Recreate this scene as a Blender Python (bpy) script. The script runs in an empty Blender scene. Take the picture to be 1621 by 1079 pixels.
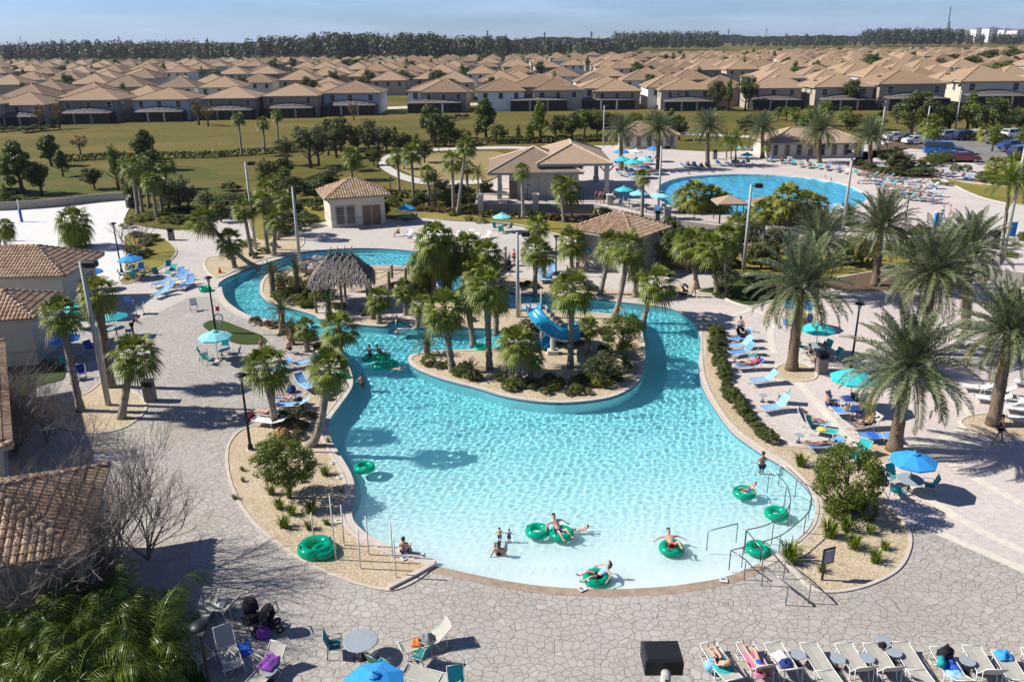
import bpy, bmesh, math, random
import numpy as np
from mathutils import Vector, Matrix, noise, geometry, Euler
S=bpy.context.scene; COL=S.collection; R=math.radians; rnd=random.Random(7); pi=math.pi
# ---------------- camera, sky, sun, exposure ----------------
CH=20.0; PITCH=R(20.2); ROLL=0.0115; FOC=1300.0; PW,PH=1621,1079
_f=Vector((0,math.cos(PITCH),-math.sin(PITCH))); _r0=Vector((1,0,0)); _u0=Vector((0,math.sin(PITCH),math.cos(PITCH)))
_r=_r0*math.cos(ROLL)-_u0*math.sin(ROLL); _u=_u0*math.cos(ROLL)+_r0*math.sin(ROLL)
cam=bpy.data.cameras.new('camera'); co=bpy.data.objects.new('camera',cam); COL.objects.link(co); S.camera=co
co.matrix_world=Matrix(((_r.x,_u.x,-_f.x,0),(_r.y,_u.y,-_f.y,0),(_r.z,_u.z,-_f.z,CH),(0,0,0,1)))
cam.sensor_width=36; cam.lens=FOC/PW*36; cam.clip_end=20000; cam.clip_start=.2
SUN_DIR=Vector((-1.0,0.10,0.86)).normalized()
sun_el=math.asin(SUN_DIR.z)
w=bpy.data.worlds.new("World"); S.world=w; w.use_nodes=True
nt=w.node_tree; bg=nt.nodes['Background']
sky=nt.nodes.new('ShaderNodeTexSky'); sky.sky_type='NISHITA'; sky.sun_disc=False
sky.sun_elevation=sun_el; sky.sun_rotation=math.atan2(SUN_DIR.x,SUN_DIR.y); sky.air_density=1.0; sky.dust_density=.35; sky.ozone_density=3.0; sky.altitude=50
tc=nt.nodes.new('ShaderNodeTexCoord'); mp=nt.nodes.new('ShaderNodeMapping'); mp.inputs['Scale'].default_value=(1.6,1.2,17)
nz=nt.nodes.new('ShaderNodeTexNoise'); nz.inputs['Scale'].default_value=2.6; nz.inputs['Detail'].default_value=7; nz.inputs['Roughness'].default_value=.62
cr=nt.nodes.new('ShaderNodeMapRange'); cr.inputs[1].default_value=.42; cr.inputs[2].default_value=.78; cr.inputs[4].default_value=.62
mx=nt.nodes.new('ShaderNodeMixRGB'); mx.inputs[2].default_value=(6.6,8.3,11.8,1)
hs=nt.nodes.new('ShaderNodeMixRGB'); hs.blend_type='MULTIPLY'; hs.inputs[0].default_value=1; hs.inputs[2].default_value=(.70,.96,1.62,1)
L=nt.links.new
L(tc.outputs['Generated'],mp.inputs[0]); L(mp.outputs[0],nz.inputs[0]); L(nz.outputs[0],cr.inputs[0]); L(cr.outputs[0],mx.inputs[0])
sz=nt.nodes.new('ShaderNodeSeparateXYZ'); L(tc.outputs['Generated'],sz.inputs[0]); zr=nt.nodes.new('ShaderNodeMapRange'); zr.inputs[1].default_value=.06; zr.inputs[2].default_value=.5; zr.inputs[3].default_value=1.22; zr.inputs[4].default_value=.62; L(sz.outputs[2],zr.inputs[0])
zm=nt.nodes.new('ShaderNodeVectorMath'); zm.operation='SCALE'; L(zr.outputs[0],zm.inputs['Scale'])
L(sky.outputs[0],hs.inputs[1]); L(hs.outputs[0],mx.inputs[1]); L(mx.outputs[0],zm.inputs[0]); L(zm.outputs[0],bg.inputs[0]); bg.inputs[1].default_value=.052
sl=bpy.data.lights.new('sun','SUN'); sl.energy=5.0; sl.angle=R(.5); sl.color=(1,.95,.87)
so=bpy.data.objects.new('sun',sl); COL.objects.link(so); so.rotation_euler=SUN_DIR.to_track_quat('Z','Y').to_euler()
sl.cycles.is_caustics_light=True
vs_=S.view_settings; vs_.view_transform='Standard'; vs_.look='None'; vs_.exposure=0.50; vs_.gamma=1; vs_.use_curve_mapping=False
cy=S.cycles; cy.max_bounces=8; cy.diffuse_bounces=3; cy.glossy_bounces=3; cy.transmission_bounces=6; cy.transparent_max_bounces=12; cy.use_denoising=True; cy.sample_clamp_indirect=6
# ---------------- pixel helpers ----------------
def P(x,y,z=0.0):
    d=_f*FOC+_r*(x-PW/2)-_u*(y-PH/2)
    t=(z-CH)/d.z
    return Vector((d.x*t,d.y*t,z))
def PR(p):
    q=Vector(p)-Vector((0,0,CH)); c=q.dot(_f)
    return (PW/2+FOC*q.dot(_r)/c, PH/2-FOC*q.dot(_u)/c)
def hsolve(B,ty):
    """height above point B whose image row is ty"""
    k=(PH/2-ty)/FOC; q=B-Vector((0,0,CH)); return (k*q.dot(_f)-q.dot(_u))/(_u.z-k*_f.z)
def topsolve(B,tx,ty):
    """offset (dx,h) in the X-Z plane through B that lands on pixel tx,ty"""
    q=B-Vector((0,0,CH)); k=(PH/2-ty)/FOC; m=(tx-PW/2)/FOC
    a1,b1,c1=_u.x-k*_f.x,_u.z-k*_f.z,k*q.dot(_f)-q.dot(_u)
    a2,b2,c2=_r.x-m*_f.x,_r.z-m*_f.z,m*q.dot(_f)-q.dot(_r)
    D=a1*b2-a2*b1
    return ((c1*b2-c2*b1)/D,(a1*c2-a2*c1)/D)
def ppm(p):
    return FOC/(Vector(p)-Vector((0,0,CH))).dot(_f)
def smooth(pts,n=6,closed=True):
    out=[]; N=len(pts)
    rng=range(N) if closed else range(N-1)
    for i in rng:
        p0,p1,p2,p3=(pts[(i-1)%N],pts[i],pts[(i+1)%N],pts[(i+2)%N]) if closed else (pts[max(i-1,0)],pts[i],pts[i+1],pts[min(i+2,N-1)])
        for k in range(n):
            t=k/n; out.append(.5*((2*p1)+(p2-p0)*t+(2*p0-5*p1+4*p2-p3)*t*t+(3*p1-p0-3*p2+p3)*t**3))
    if not closed: out.append(pts[-1])
    return out
def wp(px,z=0.0,n=6,closed=True):
    a=[P(x,y,z) for x,y in px]
    return smooth(a,n,closed) if n else a
def area(p): return sum(p[i].x*p[(i+1)%len(p)].y-p[(i+1)%len(p)].x*p[i].y for i in range(len(p)))/2
def offset(p,d):
    """outward offset of a closed polygon"""
    s=1 if area(p)>0 else -1; o=[]; N=len(p)
    for i in range(N):
        a=(p[(i+1)%N]-p[i-1]); n=Vector((a.y,-a.x,0)).normalized()*s*d; o.append(p[i]+n)
    return o
# ---------------- materials ----------------
MATS={}
class NT:
    def __init__(s,name):
        s.m=bpy.data.materials.new(name); s.m.use_nodes=True; s.t=s.m.node_tree; s.b=s.t.nodes['Principled BSDF']; s.o=s.t.nodes['Material Output']
    def n(s,t,**k):
        q=s.t.nodes.new('ShaderNode'+t)
        for a,b in k.items():
            if a[0]=='i' and a[1:].isdigit(): q.inputs[int(a[1:])].default_value=b
            elif a.startswith('_'): q.inputs[a[1:].replace('_',' ')].default_value=b
            else: setattr(q,a,b)
        return q
    def l(s,a,b): s.t.links.new(a,b)
    def pos(s,scale=1,obj=False):
        q=s.n('TexCoord').outputs['Object'] if obj else s.n('NewGeometry').outputs['Position']
        m=s.n('VectorMath',operation='MULTIPLY'); m.inputs[1].default_value=(scale,)*3 if not isinstance(scale,tuple) else scale
        s.l(q,m.inputs[0]); return m.outputs[0]
    def ramp(s,src,stops):
        r=s.n('ValToRGB'); e=r.color_ramp.elements
        while len(e)<len(stops): e.new(.5)
        for x,(p,c) in zip(e,stops): x.position=p; x.color=(*c,1)
        s.l(src,r.inputs[0]); return r.outputs[0]
    def mix(s,f,a,b,mode='MIX'):
        q=s.n('MixRGB',blend_type=mode)
        for i,v in ((0,f),(1,a),(2,b)):
            if hasattr(v,'links') or hasattr(v,'is_linked'): s.l(v,q.inputs[i])
            else: q.inputs[i].default_value=v if i==0 else (*v,1)
        return q.outputs[0]
    def noise(s,scale,detail=3,rough=.5,vec=None,obj=False):
        q=s.n('TexNoise'); q.inputs['Scale'].default_value=scale; q.inputs['Detail'].default_value=detail; q.inputs['Roughness'].default_value=rough
        s.l(vec or s.pos(1,obj),q.inputs[0]); return q
    def bump(s,h,dist,strength=1):
        q=s.n('Bump'); q.inputs['Strength'].default_value=strength; q.inputs['Distance'].default_value=dist; s.l(h,q.inputs['Height']); s.l(q.outputs[0],s.b.inputs['Normal'])
def mat(name,c,rough=.7,var=.12,scale=3.0,metal=0,spec=.3,bump=0,trans=0):
    if name in MATS: return MATS[name]
    N=NT(name); b=N.b; b.inputs['Roughness'].default_value=rough; b.inputs['Metallic'].default_value=metal; b.inputs['Specular IOR Level'].default_value=spec
    if var:
        q=N.noise(scale,4,.6,obj=True)
        lo=tuple(x*(1-var) for x in c); hi=tuple(min(1,x*(1+var)) for x in c)
        N.l(N.ramp(q.outputs[0],[(.3,lo),(.7,hi)]),b.inputs['Base Color'])
        if bump: N.bump(q.outputs[0],bump)
    else: b.inputs['Base Color'].default_value=(*c,1)
    MATS[name]=N.m; return N.m
def leafmat(name,c1,c2,c3,rough=.5,tr=.22):
    """leaf: colour varies leaf to leaf and in patches"""
    N=NT(name); g=N.n('NewGeometry'); q=N.noise(.9,2,.5)
    a=N.ramp(g.outputs['Random Per Island'],[(0,c1),(.55,c2),(1,c3)])
    b=N.ramp(q.outputs[0],[(.3,tuple(x*.75 for x in c2)),(.7,tuple(x*1.15 for x in c3))])
    c=N.mix(.35,a,b)
    N.l(c,N.b.inputs['Base Color']); N.b.inputs['Roughness'].default_value=rough; N.b.inputs['Specular IOR Level'].default_value=.35
    if tr:
        t=N.n('BsdfTranslucent'); N.l(c,t.inputs[0]); m=N.n('MixShader'); m.inputs[0].default_value=tr
        N.l(N.b.outputs[0],m.inputs[1]); N.l(t.outputs[0],m.inputs[2]); N.l(m.outputs[0],N.o.inputs[0])
    MATS[name]=N.m; return N.m
# flagstone
N=NT('flagstone'); v=N.n('TexVoronoi',feature='DISTANCE_TO_EDGE'); v2=N.n('TexVoronoi',feature='F1')
wv=N.noise(.8,2); wm=N.n('VectorMath',operation='MULTIPLY_ADD'); wm.inputs[1].default_value=(.5,.5,0); N.l(wv.outputs['Color'],wm.inputs[0]); N.l(N.pos((1,1,0)),wm.inputs[2])
for q in (v,v2): q.inputs['Scale'].default_value=3.2; N.l(wm.outputs[0],q.inputs['Vector'])
sep=N.n('SeparateColor'); N.l(v2.outputs['Color'],sep.inputs[0])
base=N.ramp(sep.outputs[0],[(0,(.28,.255,.225)),(.35,(.36,.335,.30)),(.6,(.39,.365,.33)),(.82,(.37,.31,.265)),(1,(.50,.475,.435))])
big=N.noise(.22,4,.6); base=N.mix(.5,base,N.ramp(big.outputs[0],[(.3,(.28,.258,.23)),(.7,(.44,.415,.375))]))
fine=N.noise(9,4,.7); base=N.mix(.22,base,N.ramp(fine.outputs[0],[(.3,(.26,.23,.2)),(.7,(.66,.62,.57))]))
st=N.noise(.09,5,.65); stm=N.n('MapRange'); stm.inputs[1].default_value=.52; stm.inputs[2].default_value=.66; stm.inputs[4].default_value=.5; N.l(st.outputs[0],stm.inputs[0]); base=N.mix(stm.outputs[0],base,(.34,.29,.23))
mr=N.n('MapRange'); mr.inputs[1].default_value=.004; mr.inputs[2].default_value=.034; N.l(v.outputs['Distance'],mr.inputs[0])
c=N.mix(mr.outputs[0],(.24,.20,.16),base); N.l(c,N.b.inputs['Base Color']); N.b.inputs['Roughness'].default_value=.85; N.bump(mr.outputs[0],.015)
MATS['flagstone']=N.m
def pavermat(name,cols,mort,sx=4.0,sy=8.0,big=.3):
    N=NT(name); br=N.n('TexBrick'); br.inputs['Scale'].default_value=1; br.inputs['Brick Width'].default_value=1/sx; br.inputs['Row Height'].default_value=1/sy; br.inputs['Mortar Size'].default_value=.012
    br.inputs['Color1'].default_value=(*cols[0],1); br.inputs['Color2'].default_value=(*cols[1],1); br.inputs['Mortar'].default_value=(*mort,1)
    rt=N.n('VectorRotate',rotation_type='Z_AXIS'); rt.inputs['Angle'].default_value=.5; N.l(N.pos(1),rt.inputs[0]); N.l(rt.outputs[0],br.inputs[0])
    q=N.noise(big,5,.6); f=N.noise(3.2,3,.8)
    c=N.mix(.4,br.outputs[0],N.ramp(q.outputs[0],[(.25,tuple(x*.82 for x in cols[0])),(.75,tuple(x*1.15 for x in cols[1]))]))
    w2=N.noise(.07,6,.7); c=N.mix(.3,c,N.ramp(w2.outputs[0],[(.35,tuple(x*.7 for x in cols[0])),(.6,tuple(x*1.1 for x in cols[1]))]))
    c=N.mix(.35,c,N.ramp(f.outputs[0],[(.3,tuple(x*.6 for x in cols[0])),(.7,tuple(min(1,x*1.3) for x in cols[1]))]))
    N.l(c,N.b.inputs['Base Color']); N.b.inputs['Roughness'].default_value=.85; MATS[name]=N.m
pavermat('paver_pink',[(.49,.42,.38),(.59,.52,.475)],(.34,.295,.265))
pavermat('paver_grey',[(.44,.395,.35),(.54,.50,.45)],(.27,.235,.21))
pavermat('paver_band',[(.58,.53,.44),(.66,.61,.52)],(.42,.37,.3))
def noisemat(name,stops,scale,detail=6,rough=.65,r=.9,scale2=None,bump=0,mixf=.5,stops2=None,sc=(1,1,1)):
    N=NT(name); q=N.noise(scale,detail,rough,vec=N.pos(sc)); c=N.ramp(q.outputs[0],stops)
    if scale2: q2=N.noise(scale2,4,.7); c=N.mix(mixf,c,N.ramp(q2.outputs[0],stops2 or stops))
    N.l(c,N.b.inputs['Base Color']); N.b.inputs['Roughness'].default_value=r; N.b.inputs['Specular IOR Level'].default_value=.15
    if bump: N.bump((q2 if scale2 else q).outputs[0],bump)
    MATS[name]=N.m
noisemat('grass_field',[(.34,(.055,.064,.008)),(.46,(.10,.092,.016)),(.54,(.155,.12,.028)),(.7,(.22,.16,.05))],.022,8,.68,scale2=.9,mixf=.5,sc=(1,2.6,1),stops2=[(.3,(.04,.05,.008)),(.52,(.115,.10,.02)),(.75,(.24,.185,.06))])
noisemat('grass_lawn',[(.36,(.045,.07,.009)),(.48,(.082,.092,.015)),(.58,(.13,.11,.03)),(.7,(.18,.135,.05))],.05,7,.66,scale2=1.6,mixf=.45,sc=(1,1.8,1))
noisemat('grass_verge',[(.3,(.10,.12,.015)),(.5,(.21,.18,.04)),(.7,(.30,.24,.07))],.25,6,.6,scale2=4,mixf=.4)
noisemat('grass_dark',[(.3,(.03,.055,.012)),(.7,(.06,.085,.02))],.5,6,.6,scale2=5,mixf=.5)  # darker green grass mix for small patches and beds
noisemat('grass_tan',[(.3,(.22,.17,.075)),(.7,(.32,.255,.12))],.05,6,.6,scale2=1.5,mixf=.4)
noisemat('gravel',[(.3,(.34,.265,.165)),(.5,(.45,.37,.26)),(.7,(.56,.49,.38))],.7,5,.6,scale2=9,mixf=.65,bump=.03,stops2=[(.3,(.17,.12,.07)),(.5,(.47,.37,.24)),(.72,(.78,.70,.56))])
noisemat('mulch',[(.3,(.07,.045,.03)),(.7,(.17,.12,.09))],1.2,5,.6,scale2=9,mixf=.5)
noisemat('sand',[(.3,(.58,.565,.54)),(.7,(.72,.70,.67))],.6,6,.7,scale2=4,mixf=.35,bump=.05)
noisemat('asphalt',[(.3,(.16,.155,.15)),(.7,(.24,.23,.22))],.3,6,.6,scale2=6,mixf=.3)
noisemat('concrete',[(.3,(.46,.43,.38)),(.7,(.58,.55,.49))],.5,6,.6,scale2=6,mixf=.3)
noisemat('coping',[(.3,(.44,.38,.32)),(.7,(.60,.54,.47))],1.6,5,.6,scale2=8,mixf=.4)
noisemat('plaster',[(.3,(.70,.80,.80)),(.7,(.80,.86,.86))],.5,5,.6,scale2=6,mixf=.3,r=.5)
noisemat('tileline',[(.3,(.06,.13,.2)),(.7,(.12,.22,.3))],8,2)
noisemat('wallstone',[(.3,(.22,.2,.17)),(.7,(.36,.33,.29))],1.4,5,.6,scale2=5,mixf=.5,sc=(1,1,3))
MATS['flag2']=MATS['flagstone']
# ---------------- mesh builder ----------------
class MB:
    def __init__(s): s.v=[]; s.f=[]; s.m=[]; s.uv={}
    def add(s,vs,fs,mi=0,uvs=None):
        b=len(s.v); s.v+=[tuple(v) for v in vs]
        for k,f in enumerate(fs):
            if uvs: s.uv[len(s.f)]=[uvs[i] for i in f]
            s.f.append(tuple(i+b for i in f)); s.m.append(mi)
    def quad(s,a,b,c,d,mi=0,uv=None): s.add([a,b,c,d],[(0,1,2,3)],mi,uv)
    def box(s,c,d,mi=0,M=None,bev=0):
        hx,hy,hz=d[0]/2,d[1]/2,d[2]/2; c=Vector(c)
        if bev:
            b=min(bev,hx*.9,hy*.9,hz*.9); vs=[]
            for z,k in ((-hz,b),(-hz+b,0),(hz-b,0),(hz,b)):
                for (x,y) in ((-1,-1),(1,-1),(1,1),(-1,1)): vs.append(Vector((x*(hx-k),y*(hy-k),z)))
            fs=[(3,2,1,0),(12,13,14,15)]+[(r*4+i,r*4+(i+1)%4,r*4+4+(i+1)%4,r*4+4+i) for r in range(3) for i in range(4)]
        else:
            vs=[Vector((x*hx,y*hy,z*hz)) for z in(-1,1) for x,y in((-1,-1),(1,-1),(1,1),(-1,1))]
            fs=[(3,2,1,0),(4,5,6,7),(0,1,5,4),(1,2,6,5),(2,3,7,6),(3,0,4,7)]
        vs=[(M@v if M else v)+c for v in vs]; s.add(vs,fs,mi)
    def tube(s,pts,rad,n=8,mi=0,cap=True,squash=None):
        pts=[Vector(p) for p in pts]; 
        if not hasattr(rad,'__len__'): rad=[rad]*len(pts)
        vs=[]; N=len(pts); ref=Vector((0,0,1))
        if abs((pts[-1]-pts[0]).normalized().z)>.9: ref=Vector((1,0,0))
        for i,p in enumerate(pts):
            t=(pts[min(i+1,N-1)]-pts[max(i-1,0)])
            if t.length<1e-9: t=Vector((0,0,1))
            t.normalize(); a=t.cross(ref)
            if a.length<1e-4: a=Vector((1,0,0))
            a.normalize(); b=t.cross(a)
            for k in range(n):
                q=2*pi*k/n; vs.append(p+(a*math.cos(q)+b*math.sin(q))*rad[i])
        fs=[(i*n+k,i*n+(k+1)%n,(i+1)*n+(k+1)%n,(i+1)*n+k) for i in range(N-1) for k in range(n)]
        if cap: fs+= [tuple(range(n))[::-1],tuple((N-1)*n+k for k in range(n))]
        s.add(vs,fs,mi)
    def lathe(s,prof,n=16,mi=0,c=(0,0,0)):
        c=Vector(c); vs=[]; 
        for r,z in prof:
            for k in range(n): q=2*pi*k/n; vs.append(c+Vector((r*math.cos(q),r*math.sin(q),z)))
        fs=[(i*n+k,i*n+(k+1)%n,(i+1)*n+(k+1)%n,(i+1)*n+k) for i in range(len(prof)-1) for k in range(n)]
        s.add(vs,fs,mi)
    def ell(s,c,r,mi=0,n=10,mseg=6,jit=0,seed=0):
        c=Vector(c); vs=[]; rr=random.Random(seed)
        for i in range(mseg+1):
            th=pi*i/mseg
            for k in range(n):
                q=2*pi*k/n; j=1+rr.uniform(-jit,jit); vs.append(c+Vector((r[0]*math.sin(th)*math.cos(q)*j,r[1]*math.sin(th)*math.sin(q)*j,r[2]*math.cos(th)*j)))
        fs=[(i*n+k,(i+1)*n+k,(i+1)*n+(k+1)%n,i*n+(k+1)%n) for i in range(mseg) for k in range(n)]
        s.add(vs,fs,mi)
    def mesh(s,name,mats,smooth=False):
        me=bpy.data.meshes.new(name); me.from_pydata(s.v,[],s.f)
        for m in (mats if isinstance(mats,(list,tuple)) else [mats]): me.materials.append(MATS[m] if isinstance(m,str) else m)
        if any(s.m): me.polygons.foreach_set('material_index',s.m)
        if s.uv:
            u=me.uv_layers.new(name='UVMap').data; k=0
            for i,f in enumerate(s.f):
                for j in range(len(f)):
                    if i in s.uv: u[k].uv=s.uv[i][j]
                    k+=1
        if smooth: me.polygons.foreach_set('use_smooth',[True]*len(s.f))
        me.update(); return me
    def build(s,name,mats,parent=None,smooth=False,loc=None):
        return link(name,s.mesh(name,mats,smooth),parent,loc)
def link(name,me,parent=None,loc=None):
    o=bpy.data.objects.new(name,me); COL.objects.link(o)
    if parent: o.parent=parent
    if loc is not None: o.location=loc
    return o
def empty(name,loc,rz=0,s=1):
    o=bpy.data.objects.new(name,None); COL.objects.link(o); o.location=loc; o.rotation_euler=(0,0,rz); o.scale=(s,s,s); o.empty_display_size=.2; return o
TAGS=[]; o_px={}
ORD=['first','second','third','fourth','fifth','sixth','seventh','eighth','ninth','tenth']+['%dth'%i for i in range(11,20)]
def ordw(n):
    if n<19: return ORD[n]
    n+=1; return '%d%s'%(n,'th' if 10<=n%100<=20 else {1:'st',2:'nd',3:'rd'}.get(n%10,'th'))
def tag(o,label,cat,group=None,kind=None,px=None):
    if kind: o['kind']=kind
    if kind=='structure': return o
    o['label']=label; o['category']=cat
    if group: o['group']=group
    TAGS.append(o); o_px[o.name]=px or (0,0); return o
def copytree(o,parent=None):
    c=o.copy(); COL.objects.link(c)
    if parent: c.parent=parent
    for ch in KIDS(o): copytree(ch,c)
    return c
_kids={}
def KIDS(o): return _kids.get(o.name) if o.name in _kids else _kids.setdefault(o.name,[x for x in COL.objects if x.parent==o])
def flat(name,outer,z,m,holes=(),kind='structure'):
    pts=[[Vector((p.x,p.y,0)) for p in outer]]+[[Vector((p.x,p.y,0)) for p in h] for h in holes]
    tr=geometry.tessellate_polygon(pts); allp=[p for l in pts for p in l]
    mb=MB(); vs=[(p.x,p.y,z) for p in allp]; fs=[]
    for t in tr:
        a,b,c=[allp[i] for i in t]
        if (b-a).cross(c-a).z<0: t=t[::-1]
        fs.append(tuple(t))
    mb.add(vs,fs); o=mb.build(name,m)
    if kind: o['kind']=kind
    return o
def strip(name,pts,w,z0,z1,m,closed=True,kind='structure',inset=0):
    """kerb like band following pts: top at z1, sides down to z0"""
    N=len(pts); mb=MB(); vs=[]
    s=1 if area(pts)>0 else -1
    for i in range(N):
        a=(pts[(i+1)%N]-pts[i-1]) if closed else (pts[min(i+1,N-1)]-pts[max(i-1,0)])
        n=Vector((a.y,-a.x,0)).normalized()*s
        A=pts[i]+n*inset; B=A+n*w
        for q,z in ((A,z0),(A,z1),(B,z1),(B,z0)): vs.append((q.x,q.y,z))
    fs=[]
    for i in range(N if closed else N-1):
        j=(i+1)%N
        for k in range(3): fs.append((i*4+k,i*4+k+1,j*4+k+1,j*4+k))
    if not closed: fs+=[(0,1,2,3),((N-1)*4+3,(N-1)*4+2,(N-1)*4+1,(N-1)*4)]
    mb.add(vs,fs); o=mb.build(name,m)
    if kind: o['kind']=kind
    return o
# ---------------- ground, pools ----------------
lag_px=[(345,455),(352,444),(380,431),(420,417),(470,402),(520,395),(580,393),(640,396),(680,402),(725,416),(760,436),(785,455),(820,465),(870,468),(930,472),(1000,480),(1055,487),(1082,497),(1100,514),(1110,542),(1106,575),(1112,612),(1130,645),(1158,683),(1200,715),(1238,738),(1270,765),(1289,793),(1286,825),(1264,850),(1238,870),(1200,892),(1150,912),(1100,922),(1040,929),(960,932),(880,929),(820,922),(760,911),(715,901),(684,894),(650,881),(595,864),(557,838),(545,815),(551,782),(545,752),(527,720),(512,692),(513,665),(530,640),(549,612),(547,588),(534,562),(510,542),(476,522),(430,510),(395,503),(368,490),(350,474)]
isl_px=[(411,459),(415,443),(432,430),(470,425),(520,423),(570,421),(620,421),(658,424),(678,431),(688,443),(698,458),(722,471),(752,482),(790,489),(850,491),(900,493),(960,497),(1000,505),(1013,520),(1020,540),(1021,570),(1014,600),(994,618),(960,631),(900,638),(850,636),(800,628),(760,616),(710,603),(680,593),(656,582),(645,570),(656,561),(690,556),(740,554),(785,551),(800,542),(797,528),(775,521),(715,520),(660,520),(648,516),(632,508),(620,510),(610,517),(575,515),(540,511),(509,503),(471,491),(430,481),(415,470)]
LAG=wp(lag_px,0,5); ISL=wp(isl_px,0,5)
H1=1.2
pool2_px=[(1041,300),(1050,290),(1080,281),(1130,277),(1180,276),(1240,278),(1290,283),(1330,290),(1358,300),(1371,312),(1362,323),(1330,332),(1290,337),(1230,340),(1150,340),(1090,334),(1055,323),(1041,311)]
POOL2=wp(pool2_px,H1,5)
big=[Vector((x,y,0)) for x,y in ((-5000,-60),(5000,-60),(5000,6500),(-5000,6500))]
flat('ground',big,-.012,'grass_field',[offset(LAG,.3)])
deck_px=[(-900,2600),(2600,2600),(2400,760),(2000,470),(1700,452),(1621,446),(1537,445),(1480,440),(1430,428),(1358,436),(1300,446),(1260,448),(1200,440),(1151,432),(1071,430),(1040,420),(1010,400),(930,390),(880,372),(823,358),(760,352),(720,350),(670,346),(640,350),(600,345),(498,352),(433,366),(415,352),(400,338),(372,340),(345,350),(310,364),(270,365),(232,360),(200,352),(150,352),(-700,352)]
DECK=wp(deck_px,0,0)
flat('pool_deck',DECK,0,'paver_grey',[LAG])
# near flagstone area (over the small pavers) split by bands
flag_px=[(-900,2600),(2600,2600),(2400,1180),(1621,905),(1480,845),(1432,822),(1412,850),(1380,800),(1330,740),(1290,715),(1215,672),(1160,600),(1128,530),(1112,500),(1085,489),(1060,480)]
pink_px=[(1060,478),(1110,480),(1190,487),(1232,458),(1300,448),(1440,434),(1540,450),(1700,456),(2000,475),(2400,760),(2500,1180),(1621,905),(1480,845),(1402,808),(1385,770),(1330,728),(1280,702),(1240,685),(1200,655),(1165,610),(1145,570),(1130,530),(1128,508),(1080,488)]
fl=offset(LAG,.34)
nearflag=wp([(-900,2600),(2600,2600),(2500,1180),(1621,905),(1480,845),(1400,818),(1340,850),(1300,860)],0,0)
# polygon: near flagstones reach round the lagoon on the left
def seg(pts,a,b): 
    n=len(pts); i0=a*5; i1=b*5; return [pts[i%n] for i in range(i0,i1+1)]
fs_out=wp([(-900,2600),(2600,2600),(2500,1180),(1621,905),(1480,845),(1420,818),(1330,790)],0,0)+[q for q in seg(fl,27,58)]+wp([(338,470),(300,470),(240,500),(120,520),(-900,560)],0,0)
flat('flagstone_paving',fs_out,.004,'flagstone')
flat('brick_paving',wp(pink_px,0,0),.004,'paver_pink')
BC=[0]
def band(px,w=.45,z=.009):
    BC[0]+=1; z+=BC[0]*.0009
    p=wp(px,0,5,False); strip('paver_band',p,w,z-.006,z,'paver_band',False)
band([(1128,505),(1133,540),(1150,590),(1180,640),(1220,680),(1262,705)],.5)
for b in ([(1190,487),(1240,500),(1330,480),(1430,436)],[(1262,597),(1310,650),(1345,690),(1402,728),(1480,790),(1560,838),(1660,885)],[(1402,728),(1450,705),(1510,680),(1540,655)],[(1440,600),(1510,640),(1530,655)],[(1190,487),(1150,500),(1128,506)],[(1445,690),(1540,750),(1660,815)],[(1232,560),(1225,530),(1235,500)],[(1480,845),(1560,880),(1660,925)]): band(b)
i_e=lag_px.index((1200,892))*5; i_w=lag_px.index((684,894))*5
strip('pool_coping',LAG[:i_e+1],.34,-.02,.03,'coping',False)
strip('pool_coping_west',LAG[i_w:]+[LAG[0]],.34,-.02,.03,'coping',False)
noisemat('wet_stone',[(.3,(.20,.14,.09)),(.5,(.32,.25,.18)),(.7,(.42,.37,.30))],.9,5,.7,scale2=3,mixf=.5)
strip('beach_edge',LAG[i_e:i_w+1],.45,-.02,.012,'wet_stone',False)
# basin walls + waterline tiles
def wall(name,pts,z0,z1,m):
    mb=MB(); N=len(pts); vs=[]
    for p in pts: vs+=[(p.x,p.y,z0),(p.x,p.y,z1)]
    mb.add(vs,[(2*i,2*((i+1)%N),2*((i+1)%N)+1,2*i+1) for i in range(N)]); o=mb.build(name,m); o['kind']='structure'; o.cycles.is_caustics_receiver=True; return o
wall('basin_wall',LAG,-1.9,-.12,'plaster'); wall('basin_wall_tiles',LAG,-.12,0,'tileline')
wall('island_wall',ISL,-1.9,-.16,'plaster'); wall('island_wall_tiles',ISL,-.16,0.0,'tileline')
flat('island_ground',ISL,.03,'gravel'); strip('island_coping',ISL,.30,-.02,.07,'coping',True,inset=-.3)
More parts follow.
